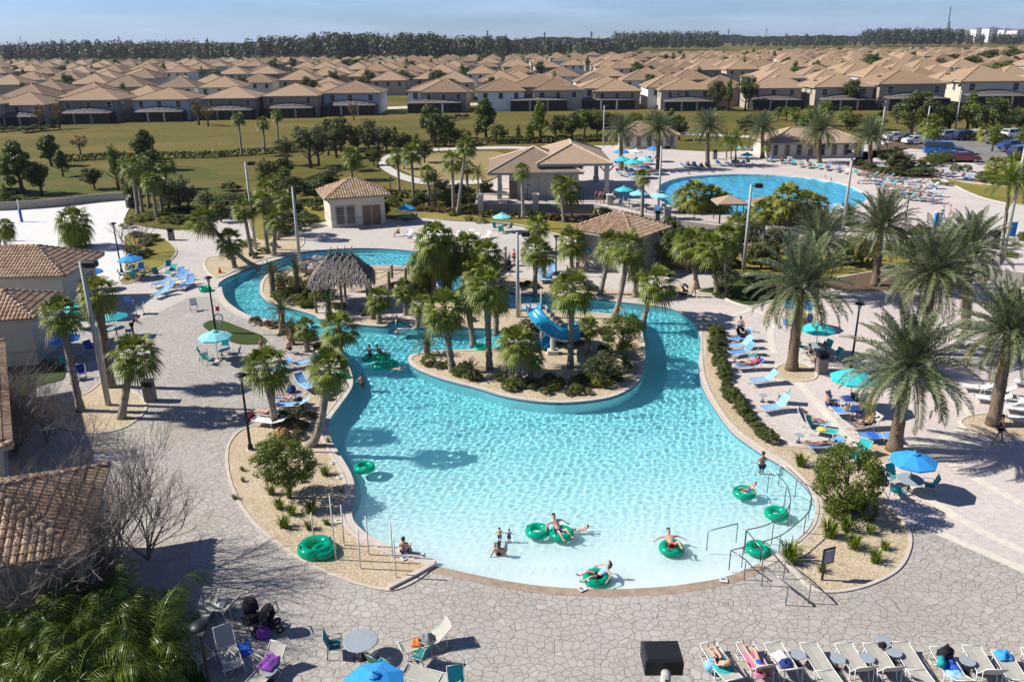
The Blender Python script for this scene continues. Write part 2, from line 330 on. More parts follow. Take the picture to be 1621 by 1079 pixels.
# floor depth profile: beach at the near end
ymin=min(p.y for p in LAG)
def depth(x,y):
    d=max(0,y-(ymin+x*x*.008)); return min(1.4,.07+d*.085) 
xs=[p.x for p in LAG]; ys=[p.y for p in LAG]
def gridobj(name,x0,x1,y0,y1,st,zf,m,mask=None,smooth=False):
    nx=int((x1-x0)/st)+2; ny=int((y1-y0)/st)+2
    X,Y=np.meshgrid(x0+np.arange(nx)*st,y0+np.arange(ny)*st)
    Z=zf(X,Y); idx=np.arange(nx*ny).reshape(ny,nx)
    keep=np.ones((ny-1,nx-1),bool) if mask is None else mask(X,Y)
    a=idx[:-1,:-1][keep];b=idx[:-1,1:][keep];c=idx[1:,1:][keep];d=idx[1:,:-1][keep]
    F=np.stack([a,b,c,d],1); used=np.unique(F); remap=np.zeros(nx*ny,np.int64); remap[used]=np.arange(len(used)); F=remap[F]
    V=np.stack([X.ravel()[used],Y.ravel()[used],Z.ravel()[used]],1).astype(np.float32)
    me=bpy.data.meshes.new(name); me.vertices.add(len(V)); me.vertices.foreach_set('co',V.ravel())
    me.loops.add(F.size); me.loops.foreach_set('vertex_index',F.ravel().astype(np.int32))
    me.polygons.add(len(F)); me.polygons.foreach_set('loop_start',np.arange(0,F.size,4,dtype=np.int32)); me.polygons.foreach_set('loop_total',np.full(len(F),4,np.int32))
    if smooth: me.polygons.foreach_set('use_smooth',np.ones(len(F),bool))
    me.update(); me.validate(); me.materials.append(MATS[m]); return link(name,me)
def depthN(X,Y): return np.minimum(1.4,.07+np.maximum(0,Y-(ymin+X*X*.008))*.085)
pf=gridobj('pool_floor',min(xs)-1,max(xs)+1,min(ys)-1,max(ys)+1,.3,lambda X,Y:-.085+.055-depthN(X,Y),'plaster',smooth=True); pf['kind']='structure'; pf.cycles.is_caustics_receiver=True
def inpoly(X,Y,poly):
    c=np.zeros(X.shape,bool); n=len(poly)
    for i in range(n):
        a=poly[i]; b=poly[(i+1)%n]
        if a.y==b.y: continue
        k=((a.y>Y)!=(b.y>Y)); c^= k&(X<(b.x-a.x)*(Y-a.y)/(b.y-a.y)+a.x)
    return c
rs=np.random.RandomState(5)
WV=[(rs.uniform(0,2*pi),) for _ in range(44)]
def waves(lo,hi,amp,n=44,seed=3,wind=0):
    r=np.random.RandomState(seed); out=[]
    for i in range(n):
        k=math.exp(r.uniform(math.log(lo),math.log(hi))); a=r.uniform(0,2*pi) if r.rand()<.75 else r.normal(wind,.4)
        out.append((k*math.cos(a),k*math.sin(a),r.uniform(0,2*pi),amp/(k*k)*r.uniform(.6,1.3)))
    return out
def wavef(ws,z0,fade=None):
    def f(X,Y):
        Z=np.zeros(X.shape)
        for kx,ky,p,a in ws: Z+=a*np.sin(kx*X+ky*Y+p)
        if fade is not None: Z=Z*fade(X,Y)
        return z0+Z
    return f
# water: refraction + fresnel reflection, tint follows the depth of the basin
def watermat(name,cdeep,deep_expr):
    N=NT(name); t=N.t; t.nodes.remove(N.b)
    rf=N.n('BsdfGlass'); rf.inputs['IOR'].default_value=1.33; rf.inputs['Roughness'].default_value=0; N.l(rf.outputs[0],N.o.inputs[0])
    if deep_expr:
        sp=N.n('SeparateXYZ'); N.l(N.pos(1),sp.inputs[0])
        x2=N.n('Math',operation='MULTIPLY'); N.l(sp.outputs[0],x2.inputs[0]); N.l(sp.outputs[0],x2.inputs[1])
        a=N.n('Math',operation='MULTIPLY_ADD',i1=-.008); N.l(x2.outputs[0],a.inputs[0]); N.l(sp.outputs[1],a.inputs[2])
        mr=N.n('MapRange'); mr.inputs[1].default_value=ymin; mr.inputs[2].default_value=ymin+24; N.l(a.outputs[0],mr.inputs[0])
        N.l(N.ramp(mr.outputs[0],[(0,(1,1,1)),(.12,(.92,.985,.99)),(.35,(.72,.945,.965)),(.7,(.53,.885,.935)),(1,cdeep)]),rf.inputs[0])
    else: rf.inputs[0].default_value=(*cdeep,1)
    MATS[name]=N.m
watermat('water_lagoon',(.44,.84,.90),True); watermat('water_pool',(.42,.80,.93),False)
def wmask(pin,hole,d):
    A=offset(pin,d); B=offset(hole,-d) if hole else None
    def f(X,Y):
        Xc=(X[:-1,:-1]+X[1:,1:])/2; Yc=(Y[:-1,:-1]+Y[1:,1:])/2
        k=inpoly(Xc,Yc,A)
        if B: k&=~inpoly(Xc,Yc,B)
        return k
    return f
ws=waves(11,30,.17,64)
wt=gridobj('water',min(xs)-.3,max(xs)+.3,min(ys)-.3,max(ys)+.3,.043,wavef(ws,-.085,lambda X,Y:.14+.86*np.minimum(1,depthN(X,Y)/.55)),'water_lagoon',wmask(LAG,ISL,.12),True)
wt['kind']='structure'; wt.cycles.is_caustics_caster=True
# raised plaza with the round pool
plat_px=[(752,322),(850,323),(940,323),(1000,336),(1060,347),(1140,357),(1200,360),(1270,372),(1340,380),(1420,380),(1450,386),(1480,400),(1530,418),(1621,432),(1800,440),(2100,440),(1900,205),(1621,203),(1480,205),(1440,212),(1400,222),(1215,236),(1140,241),(1080,238),(985,230),(900,235),(820,262),(775,288),(757,300)]
PLAT=wp(plat_px,H1,0)
flat('upper_plaza',PLAT,H1,'paver_pink',[POOL2]); wall('plaza_retaining_wall',PLAT,-.2,H1,'wallstone')
strip('round_pool_coping',POOL2,.7,H1-.03,H1+.03,'concrete'); 
wall('round_pool_wall',POOL2,H1-1.1,H1,'plaster')
f2=flat('round_pool_floor',offset(POOL2,.5),H1-1.05,'plaster'); f2.cycles.is_caustics_receiver=True
x2=[p.x for p in POOL2]; y2=[p.y for p in POOL2]
w2=gridobj('round_pool_water',min(x2),max(x2),min(y2),max(y2),.2,wavef(waves(2.5,8,.1,30,9),H1-.1),'water_pool',wmask(POOL2,None,.15),True); w2['kind']='structure'; w2.cycles.is_caustics_caster=True
# ---------------- planted and paved zones ----------------
ZC=[0]
def zone(name,px,m,z=.02,kerb=None,base=0.0,n=6,kw=.14):
    ZC[0]+=1; z+=ZC[0]*.0011
    p=wp(px,base,n); flat(name,p,base+z,m)
    if kerb: strip(name+'_kerb',p,kw,base-.02,base+z+.035,kerb)
    return p
zone('gravel_bed',[(438,668),(465,640),(500,612),(520,598),(545,606),(546,614),(527,640),(509,665),(508,692),(522,720),(540,752),(546,782),(540,815),(552,841),(590,868),(645,886),(676,896),(676,902),(655,918),(625,931),(600,930),(560,920),(520,905),(480,885),(430,850),(395,815),(372,775),(362,735),(366,700),(390,678)],'gravel',.02,'coping')
zone('gravel_bed_west',[(140,622),(165,604),(195,612),(222,630),(228,650),(200,674),(165,684),(120,682),(70,660),(90,640)],'gravel',.015,'coping')
zone('gravel_bed_east',[(1113,500),(1123,520),(1128,560),(1142,600),(1170,642),(1205,672),(1248,705),(1300,715),(1380,760),(1405,800),(1433,835),(1437,865),(1418,900),(1370,925),(1320,935),(1285,930),(1262,905),(1240,885),(1240,876),(1268,857),(1292,828),(1295,792),(1276,760),(1244,731),(1206,708),(1164,676),(1137,640),(1120,606),(1113,570)],'gravel',.02,'coping')
zone('palm_island_a',[(1222,592),(1240,577),(1275,578),(1290,590),(1285,600),(1255,603),(1230,600)],'gravel',.015,'paver_band')
zone('palm_island_b',[(1522,668),(1545,657),(1590,658),(1628,672),(1628,690),(1590,692),(1545,685)],'gravel',.015,'paver_band')
zone('palm_island_c',[(1238,505),(1250,497),(1275,496),(1296,506),(1280,513),(1252,512)],'gravel',.015,'paver_band')
zone('palm_island_d',[(1368,705),(1395,697),(1418,703),(1430,718),(1412,728),(1385,735),(1372,725)],'gravel',.015,None)
zone('grass_patch_lake',[(322,517),(332,508),(352,508),(385,520),(415,532),(420,543),(380,545),(345,532)],'grass_dark',.03,None)
zone('gravel_bed_north',[(325,420),(330,409),(352,404),(380,385),(405,372),(440,370),(474,372),(478,388),(452,402),(415,411),(378,425),(350,438),(335,436)],'gravel',.02,'paver_band')
zone('gravel_bed_lake',[(400,505),(435,515),(478,527),(510,545),(530,562),(520,575),(480,552),(440,530),(400,515)],'gravel',.02,None)
zone('grass_verge_west',[(190,445),(200,400),(198,375),(215,368),(245,372),(270,386),(278,400),(262,418),(235,435),(212,446)],'grass_verge',.025,'concrete')
zone('grass_verge_north',[(232,357),(240,340),(290,330),(345,320),(400,315),(400,330),(370,338),(340,349),(308,362),(270,361)],'grass_lawn',.02,None)
zone('grass_bed_shop',[(404,375),(395,350),(410,338),(440,325),(500,310),(520,300),(600,295),(600,335),(498,350),(440,370),(425,380)],'grass_verge',.02,None)
zone('grass_verge_wall',[(640,343),(680,336),(760,340),(850,345),(930,350),(960,370),(930,386),(880,370),(823,356),(760,350),(720,348),(675,346)],'grass_verge',.015,'concrete')
zone('grass_strip_east',[(1000,396),(1060,380),(1150,385),(1260,395),(1340,400),(1420,395),(1490,412),(1537,441),(1480,438),(1430,424),(1358,434),(1300,444),(1260,446),(1200,438),(1151,430),(1071,428),(1040,418)],'grass_verge',.015,'concrete')
zone('mulch_bed_slope',[(752,326),(850,327),(940,328),(1000,341),(1060,352),(1200,366),(1340,386),(1400,388),(1400,398),(1340,402),(1260,398),(1150,393),(1060,385),(1000,395),(960,372),(920,355),(850,346),(760,338)],'mulch',.03,None)
zone('bed_plaza_corner',[(1135,455),(1165,438),(1210,442),(1250,455),(1240,468),(1215,478),(1190,485),(1160,478),(1140,468),(1105,462)],'grass_dark',.03,'paver_band')
zone('gravel_bed_bank',[(985,462),(1080,452),(1110,456),(1135,460),(1130,468),(1085,462),(1050,470),(1010,470)],'gravel',.012,None)
zone('gravel_bed_river',[(820,440),(900,446),(985,462),(1000,472),(930,466),(870,463),(820,460),(790,450),(770,430)],'gravel',.012,None)
zone('bed_east_edge',[(1300,446),(1420,428),(1500,440),(1480,455),(1400,462),(1340,462)],'mulch',.02,'paver_band')
zone('grass_bed_near',[(-600,1079),(-600,985),(0,960),(110,940),(200,950),(260,985),(300,1040),(330,1085),(400,1300),(-600,1300)],'grass_dark',.03,None)
zone('grass_bed_west',[(60,612),(100,600),(100,575),(98,570),(20,570),(-100,600),(-100,640),(20,640)],'grass_dark',.03,None)
wl=wp([(-340,345),(-150,338),(0,334),(90,328),(150,321),(205,318),(200,330)],0,5,False); strip('sand_court_wall',wl,.3,0,1.1,'wallstone',False)
sand=zone('sand_court',[(205,318),(198,345),(192,380),(198,420),(180,450),(60,470),(-300,470),(-300,345),(0,333),(90,327),(150,320)],'sand',.03,None)
# upper plaza zones
zone('grass_verge_upper',[(1495,283),(1530,290),(1580,295),(1640,300),(1700,320),(1621,324),(1575,318),(1535,305)],'grass_verge',.02,'concrete',H1)
zone('white_walk',[(1500,345),(1550,330),(1621,326),(1750,330),(1750,400),(1621,385),(1560,400),(1500,385)],'concrete',.01,None,H1)
zone('mulch_bed_upper',[(1480,282),(1545,288),(1590,290),(1640,296),(1700,290),(1700,255),(1590,265),(1555,285),(1500,283),(1470,276),(1420,268),(1380,262),(1370,240),(1440,235),(1500,240),(1550,262),(1530,250),(1480,215),(1440,216),(1400,228),(1340,262),(1385,277),(1440,283)],'mulch',.02,None,H1,n=0)
zone('parking_lot',[(1490,208),(1621,205),(1900,206),(1900,275),(1621,258),(1590,256),(1550,262),(1500,240),(1460,232),(1440,226)],'asphalt',.03,None,H1,n=0)
zone('lawn_path',[(600,262),(625,280),(660,291),(700,293),(760,291),(760,285),(700,287),(670,284),(640,276),(618,264),(610,256),(622,248),(660,242),(720,238),(800,236),(860,238),(960,236),(1000,234),(1000,230),(860,233),(800,232),(720,234),(650,238),(612,246)],'concrete',.02,None,0)
zone('lawn_path_far',[(1075,213),(1200,219),(1300,219),(1300,216),(1200,215.5),(1075,210)],'concrete',.02,None)
zone('sand_lawn',[(625,262),(640,250),(700,243),(790,241),(800,262),(775,285),(700,286),(660,280)],'grass_tan',.008,None)
zone('green_lawn_west',[(-200,310),(-200,262),(0,262),(120,266),(260,262),(330,268),(370,300),(330,322),(240,335),(150,318),(90,324),(0,328),(-200,338)],'grass_lawn',.006,None)
zone('road_far',[(-700,190),(300,188),(900,160),(1300,158),(2000,152),(2000,150),(1300,156),(900,157),(300,183),(-700,185)],'concrete',.01,None,n=0)
# ---------------- vegetation ----------------
leafmat('sabal_leaf',(.05,.085,.008),(.125,.165,.017),(.23,.26,.035))
leafmat('sabal_gold',(.08,.11,.010),(.18,.20,.022),(.30,.29,.045))
leafmat('dead_leaf',(.16,.11,.05),(.24,.17,.08),(.3,.22,.12),tr=.15)
leafmat('date_leaf',(.04,.062,.022),(.11,.14,.058),(.24,.275,.145))
leafmat('date_old',(.13,.12,.03),(.20,.18,.05),(.27,.24,.08))
leafmat('pine_leaf',(.03,.055,.006),(.065,.10,.011),(.13,.17,.02))
leafmat('oak_leaf',(.03,.048,.009),(.068,.09,.016),(.13,.155,.03))
leafmat('bright_leaf',(.05,.085,.007),(.11,.165,.012),(.20,.25,.025))
leafmat('bush_leaf',(.035,.065,.006),(.085,.125,.010),(.16,.20,.018))
leafmat('olive_leaf',(.045,.055,.018),(.09,.105,.036),(.15,.165,.065))
leafmat('autumn_leaf',(.10,.07,.02),(.17,.11,.035),(.2,.16,.05))
leafmat('yellow_leaf',(.13,.14,.02),(.22,.22,.03),(.30,.28,.06))
leafmat('red_leaf',(.10,.05,.03),(.16,.09,.045),(.13,.12,.04))
leafmat('bamboo_leaf',(.035,.065,.007),(.08,.13,.014),(.17,.23,.03),rough=.4,tr=.3)
mat('trunk_palm',(.20,.165,.125),.9,.35,14,bump=.03); mat('trunk_sabal',(.27,.235,.19),.9,.35,9,bump=.03); mat('trunk_date',(.17,.125,.085),.9,.45,12,bump=.04); mat('bark',(.12,.09,.065),.9,.3,5); mat('bare_bark',(.20,.165,.14),.9,.25,5)
def fanleaf(mb,base,d,L,W,nseg,droop,mi,rr,spread=1.9):
    """petiole then a folded fan of narrow segments"""
    d=d.normalized(); side=d.cross(Vector((0,0,1))); side=side.normalized() if side.length>.05 else Vector((1,0,0)); up=side.cross(d)
    hub=base+d*L; hub.z-=droop*.15*L
    w=.018; mb.quad(base-side*w,base+side*w,hub+side*w,hub-side*w,mi)
    for i in range(nseg):
        a=(i/(nseg-1)-.5)*spread*1.5; fr=W*(1-.28*abs(a/1.5))*rr.uniform(.9,1.08)
        dd=(d*math.cos(a)+side*math.sin(a)).normalized(); n=dd.cross(up)
        h=W*.055; p0=hub; p1=hub+dd*fr*.55-Vector((0,0,droop*fr*.10)); p2=hub+dd*fr*.92-Vector((0,0,droop*fr*rr.uniform(.35,.6)))
        mb.add([p0-n*.008,p1-n*h,p2,p1+n*h],[(0,1,2,3)],mi)
def sabal_crown(name,seed,n=34,R1=1.0,mats=('sabal_leaf','dead_leaf'),low=-.75,droop=1.0,gold=0):
    rr=random.Random(seed); mb=MB()
    for i in range(n):
        t=i/n; el=1.35-(1.35-low)*t**.85; az=i*2.399+rr.uniform(-.25,.25)
        d=Vector((math.cos(az)*math.cos(el),math.sin(az)*math.cos(el),math.sin(el)))
        dead= t>.84 and rr.random()<.55
        fanleaf(mb,Vector((0,0,-.1*t)),d,R1*.46*rr.uniform(.8,1.05)*(1 if t>.15 else .75),R1*.58*rr.uniform(.85,1.05),13,droop*(.5+1.0*t),1 if dead else 0,rr)
    return mb.mesh(name,list(mats))
def pinnate(mb,base,az,el,L,nl,leafL,mi,rr,curve=1.1,wst=.018,vee=.5,lw=.03,twist=0):
    """feather frond: arching rachis with leaflets on both sides"""
    p=Vector(base); d=Vector((math.cos(az)*math.cos(el),math.sin(az)*math.cos(el),math.sin(el))); st=L/nl; ax=Vector((-math.sin(az),math.cos(az),0))
    pts=[p.copy()]; ds=[]
    for i in range(nl):
        q=Matrix.Rotation(-(-curve/nl)*(.4+1.3*i/nl),3,ax); d=(q@d).normalized(); p=p+d*st; pts.append(p.copy()); ds.append(d.copy())
    for i in range(0,nl-1,2):
        a,b=pts[i],pts[min(i+2,nl)]; w=wst*(1-i/nl)+.004; mb.quad(a-ax*w,a+ax*w,b+ax*w*.8,b-ax*w*.8,mi)
    for i in range(1,nl):
        t=i/nl; ll=leafL*math.sin(pi*min(1,t*.9+.12))**.6*rr.uniform(.85,1.1); up=ds[i].cross(ax).normalized()
        if up.z<0: up=-up
        for s in(-1,1):
            q=(ax*s*.85+ds[i]*.65+up*vee*rr.uniform(.5,1.2)).normalized(); e=pts[i]+q*ll-Vector((0,0,ll*.18)); n=ds[i]*lw
            m_=pts[i]+q*ll*.5
            mb.add([pts[i],m_-n,e,m_+n],[(0,1,2,3)],mi)
def date_crown(name,seed,n=76,L=1.0,mats=('date_leaf','date_old'),low=-.75):
    rr=random.Random(seed); mb=MB()
    for i in range(n):
        t=i/n; el=1.5-(1.5-low)*t**1.05+rr.uniform(-.1,.1); az=i*2.399+rr.uniform(-.2,.2)
        pinnate(mb,(.1*math.cos(az),.1*math.sin(az),-.2*t*L*.3),az,el,L*rr.uniform(.85,1.06),40,.17*L,1 if t>.87 else 0,rr,curve=.35+.75*t,wst=.012*L,lw=.0115*L,vee=.7)
    return mb.mesh(name,list(mats))
SAB=[sabal_crown('sabal_crown_mesh',s,36) for s in(1,2,3)]
SABG=[sabal_crown('sabal_gold_mesh',s,40,mats=('sabal_gold','dead_leaf'),low=-1.0,droop=1.3) for s in(4,5)]
SABW=[sabal_crown('fan_palm_weeping_mesh',s,52,mats=('sabal_leaf','sabal_gold'),low=-1.25,droop=1.9) for s in(6,7)]
DAT=[date_crown('date_crown_mesh',s) for s in(1,2,3)]
PIN=[date_crown('pindo_crown_mesh',8,30,mats=('olive_leaf','date_old'),low=-.35),date_crown('queen_crown_mesh',9,34,mats=('bright_leaf','date_old'),low=-.9)]
def trunk_mesh(name,dx,dy,h,r0,r1,bend,m,boots=False,seed=0,rings=0):
    """tapering trunk; bend>0 curves low first then upright"""
    mb=MB(); n=16; pts=[];rad=[]; rr=random.Random(seed)
    for i in range(n+1):
        t=i/n; k=t**(1/(1+bend)) if bend>=0 else t**(1-bend)
        pts.append(Vector((dx*k,dy*k,h*t))); rad.append((r0*(1+.35*max(0,1-t*7))*(1-t)+r1*t)*(1+(.06 if i%2 else 0)))
    mb.tube(pts,rad,10)
    if boots:
        for i in range(int(h/(.16 if boots==1 else .20))):
            t=(i+.5)*(.16 if boots==1 else .20)/h
            if boots==1 and t<.45 and rr.random()<.55: continue
            k=t**(1/(1+bend)); c=Vector((dx*k,dy*k,h*t)); rr_=r0*(1-t)+r1*t
            for j in range(5):
                a=i*1.1+j*2*pi/5; o=Vector((math.cos(a),math.sin(a),0)); s=Vector((-o.y,o.x,0))
                p=c+o*rr_*.9; w=.08 if boots==1 else .07; e=p+o*.07+Vector((0,0,.15))
                mb.add([p-s*w-Vector((0,0,.06)),p+s*w-Vector((0,0,.06)),e+s*w*.5,e-s*w*.5,p-s*w*.6+Vector((0,0,.1)),p+s*w*.6+Vector((0,0,.1))],[(0,1,2,3),(3,2,5,4)])
    return mb.mesh(name,m,True)
PN=[0]
def palm(kind,bx,by,cx,cy,r,label=None,z=0.0,bend=0,group=None):
    PN[0]+=1; i=PN[0]; B=P(bx,by,z); dx,h=topsolve(B,cx,cy); h=max(h,.3); C=B+Vector((dx,0,h)); k=r/ppm(C)
    rz=i*1.7
    crown={'sabal':SAB,'gold':SABG,'weep':SABW,'date':DAT,'pindo':[PIN[0]],'queen':[PIN[1]]}[kind]; crown=crown[i%len(crown)]
    e=empty({'sabal':'sabal_palm','gold':'sabal_palm','weep':'fan_palm','date':'date_palm','pindo':'pindo_palm','queen':'queen_palm'}[kind],B)
    tr={'sabal':(.20,.16),'gold':(.24,.19),'weep':(.24,.20),'date':(.30,.22),'pindo':(.22,.2),'queen':(.12,.09)}[kind]
    sc=1 if kind!='date' else min(1.1,k/2.6)
    if h>.5:
        me=trunk_mesh('palm_trunk_mesh',dx,0,h,tr[0]*sc,tr[1]*sc,bend,{'date':'trunk_date','sabal':'trunk_sabal'}.get(kind,'trunk_palm'),2 if kind=='date' else (1 if by>420 else False),i); link('trunk',me,e)
    c=link('crown',crown,e,(dx,0,h)); c.scale=(k*(.97 if kind=='date' else 1.06),)*3; c.rotation_euler=(0,dx/max(h,1)*.5,rz)
    d={'sabal':'green fan-leaved sabal palm','gold':'yellow-green fan-leaved sabal palm','weep':'fan palm with a drooping shaggy crown','date':'silvery green date palm with stout trunk','pindo':'low feathery pindo palm','queen':'slender feather-leaved palm'}[kind]
    tag(e,label or '~'+d,'palm tree',group or {'date':'date palms around the pool decks'}.get(kind,'palms planted around the pools'),px=(bx,by)); return e
# leafy crowns from leaf cards in clumps
def clump_crown(name,seed,m,ncl=26,per=90,leaf=.09,shape='round',mats2=None,fill=.5,cr0=.20,cr1=.38):
    """unit crown: radius 1, height 2, base at z=0"""
    rr=random.Random(seed); mb=MB()
    for c in range(ncl):
        while True:
            q=Vector((rr.uniform(-1,1),rr.uniform(-1,1),rr.uniform(-1,1)))
            if .2<q.length<1: break
        q=q.normalized()*rr.uniform(fill,.86)
        if shape=='cone': t=(q.z+1)/2; s=1.15-t*.95; q=Vector((q.x*s,q.y*s,q.z))
        if shape=='open': q=Vector((q.x,q.y,q.z*.85+.1))
        if shape=='flat': q.z=abs(q.z)*.9-.3
        cr=rr.uniform(cr0,cr1)
        for k in range(per):
            d=Vector((rr.gauss(0,1),rr.gauss(0,1),rr.gauss(0,1))).normalized(); p=q+d*cr*rr.uniform(.55,1.05)*Vector((1,1,.8)).length/1.62
            p=Vector((q.x+d.x*cr*rr.uniform(.6,1),q.y+d.y*cr*rr.uniform(.6,1),q.z+d.z*cr*.75*rr.uniform(.6,1)))
            n=(d+Vector((rr.uniform(-.8,.8),rr.uniform(-.8,.8),rr.uniform(-.3,1)))).normalized(); a=n.orthogonal().normalized(); b=n.cross(a); t=rr.uniform(0,6.28); a,b=a*math.cos(t)+b*math.sin(t),b*math.cos(t)-a*math.sin(t)
            l=leaf*rr.uniform(.6,1.3); wd=l*.55; p.z+=1
            mb.add([p-a*l,p-b*wd,p+a*l,p+b*wd],[(0,1,2,3)])
    return mb.mesh(name,m)
TC={'pine':[clump_crown('pine_crown_mesh',s,'pine_leaf',60,120,.05,'cone',fill=.2,cr0=.14,cr1=.30) for s in(1,2,21)],
 'oak':[clump_crown('oak_crown_mesh',s,'oak_leaf',60,120,.048,fill=.3,cr0=.16,cr1=.34) for s in(3,4,22)],
 'bright':[clump_crown('bright_crown_mesh',s,'bright_leaf',50,120,.05,'cone',fill=.2,cr0=.16,cr1=.3) for s in(5,23)],
 'olive':[clump_crown('olive_crown_mesh',s,'olive_leaf',60,90,.04,'open',fill=.25,cr0=.14,cr1=.3) for s in(6,7)],
 'autumn':[clump_crown('autumn_crown_mesh',8,'autumn_leaf',22,60,.06,'open')],
 'bush':[clump_crown('bush_crown_mesh',s,'bush_leaf',70,170,.034,'round',fill=.7,cr0=.2,cr1=.3) for s in(9,10)],
 'dark':[clump_crown('dark_bush_mesh',s,'oak_leaf',30,110,.07,'flat',fill=.5) for s in(11,12)],
 'grey':[clump_crown('grey_bush_mesh',13,'olive_leaf',30,110,.06,'flat')],
 'red':[clump_crown('red_bush_mesh',14,'red_leaf',20,80,.08,'flat')],
 'yel':[clump_crown('yellow_bush_mesh',15,'yellow_leaf',20,80,.08,'flat')]}
def wood(name,seed,m='bark',n=7):
    rr=random.Random(seed); mb=MB(); mb.tube([(0,0,0),(.03,0,.45),(0,.03,.95),(.02,0,1.4)],[.085,.07,.05,.02],7)
    for i in range(n):
        a=i*2.4+rr.uniform(0,.5); z=.35+.6*i/n; o=Vector((math.cos(a),math.sin(a),.7)).normalized(); mb.tube([(0,0,z),Vector((0,0,z))+o*.35,Vector((0,0,z))+o*.75+Vector((0,0,.1))],[.035,.022,.008],5)
    return mb.mesh(name,m,True)
WOOD=[wood('trunk_mesh',s) for s in(1,2)]
TN=[0]
def tree(kind,bx,by,ty,wpx,label=None,z=0,group='trees on the lawns',name=None,trunkf=.13,cat='tree'):
    TN[0]+=1; i=TN[0]; B=P(bx,by,z); h=max(.5,hsolve(B,ty)); r=wpx/2/ppm(B+Vector((0,0,h/2)))
    nm=name or {'pine':'pine_tree','oak':'oak_tree','bright':'cypress_tree','olive':'wispy_tree','autumn':'autumn_tree'}[kind]
    e=empty(nm,B,i*1.3)
    c=link('crown',TC[kind][i%len(TC[kind])],e,(0,0,h*trunkf)); c.scale=(r*1.08,r*1.08,h*(1-trunkf)/2*1.06)
    t=link('trunk',WOOD[i%2],e); t.scale=(h*.5,h*.5,h*.5)
    tag(e,label or '~'+{'pine':'dark green pine tree','oak':'dense dark oak tree','bright':'bright green conical tree','olive':'grey-green wispy tree','autumn':'thin brown-leaved tree'}[kind],cat,group,px=(bx,by)); return e
def bush(kind,bx,by,wpx,hpx,label=None,z=0,group='shrubs in the planting beds',name='shrub',cat='shrub'):
    TN[0]+=1; i=TN[0]; B=P(bx,by,z); s=ppm(B); r=wpx/2/s; h=max(.25,hsolve(B,by-hpx))
    e=link(name,TC[kind][i%len(TC[kind])],None,B-Vector((0,0,h*.12))); e.scale=(r*1.05,r*1.05,h*.56); e.rotation_euler=(0,0,i*1.1)
    tag(e,label or '~'+{'bush':'rounded bright green shrub','dark':'dark green shrub','grey':'grey-green shrub','red':'reddish brown shrub','yel':'yellow-green shrub'}[kind],cat,group,px=(bx,by)); return e
def grass_mesh(name,seed,m,n=90,lean=.7):
    rr=random.Random(seed); mb=MB()
    for i in range(n):
        a=rr.uniform(0,6.28); o=Vector((math.cos(a),math.sin(a),0)); s=Vector((-o.y,o.x,0)); p=o*rr.uniform(0,.25); l=rr.uniform(.6,1); k=rr.uniform(.2,lean); w=.022
        a1=p+o*k*.35*l+Vector((0,0,.6*l)); a2=p+o*k*1.0*l+Vector((0,0,.85*l-.25*k))
        mb.add([p-s*w,p+s*w,a1+s*w,a1-s*w],[(0,1,2,3)]); mb.add([a1-s*w,a1+s*w,a2],[(0,1,2)])
    return mb.mesh(name,m)
GR=[grass_mesh('tuft_mesh',s,'bright_leaf') for s in(1,2)]; GRY=[grass_mesh('dry_tuft_mesh',3,'yellow_leaf',60)]
def tuft(bx,by,wpx,kind=0,label=None,z=0):
    TN[0]+=1; B=P(bx,by,z); k=wpx/2/ppm(B)/.58; e=link('grass_tuft',(GR[TN[0]%2] if kind==0 else GRY[0]),None,B); e.scale=(k,k,k*1.05); e.rotation_euler=(0,0,TN[0])
    tag(e,label or '~'+('green' if kind==0 else 'dry yellowish')+' ornamental grass tuft','grass tuft','grass tufts in the gravel beds',px=(bx,by))
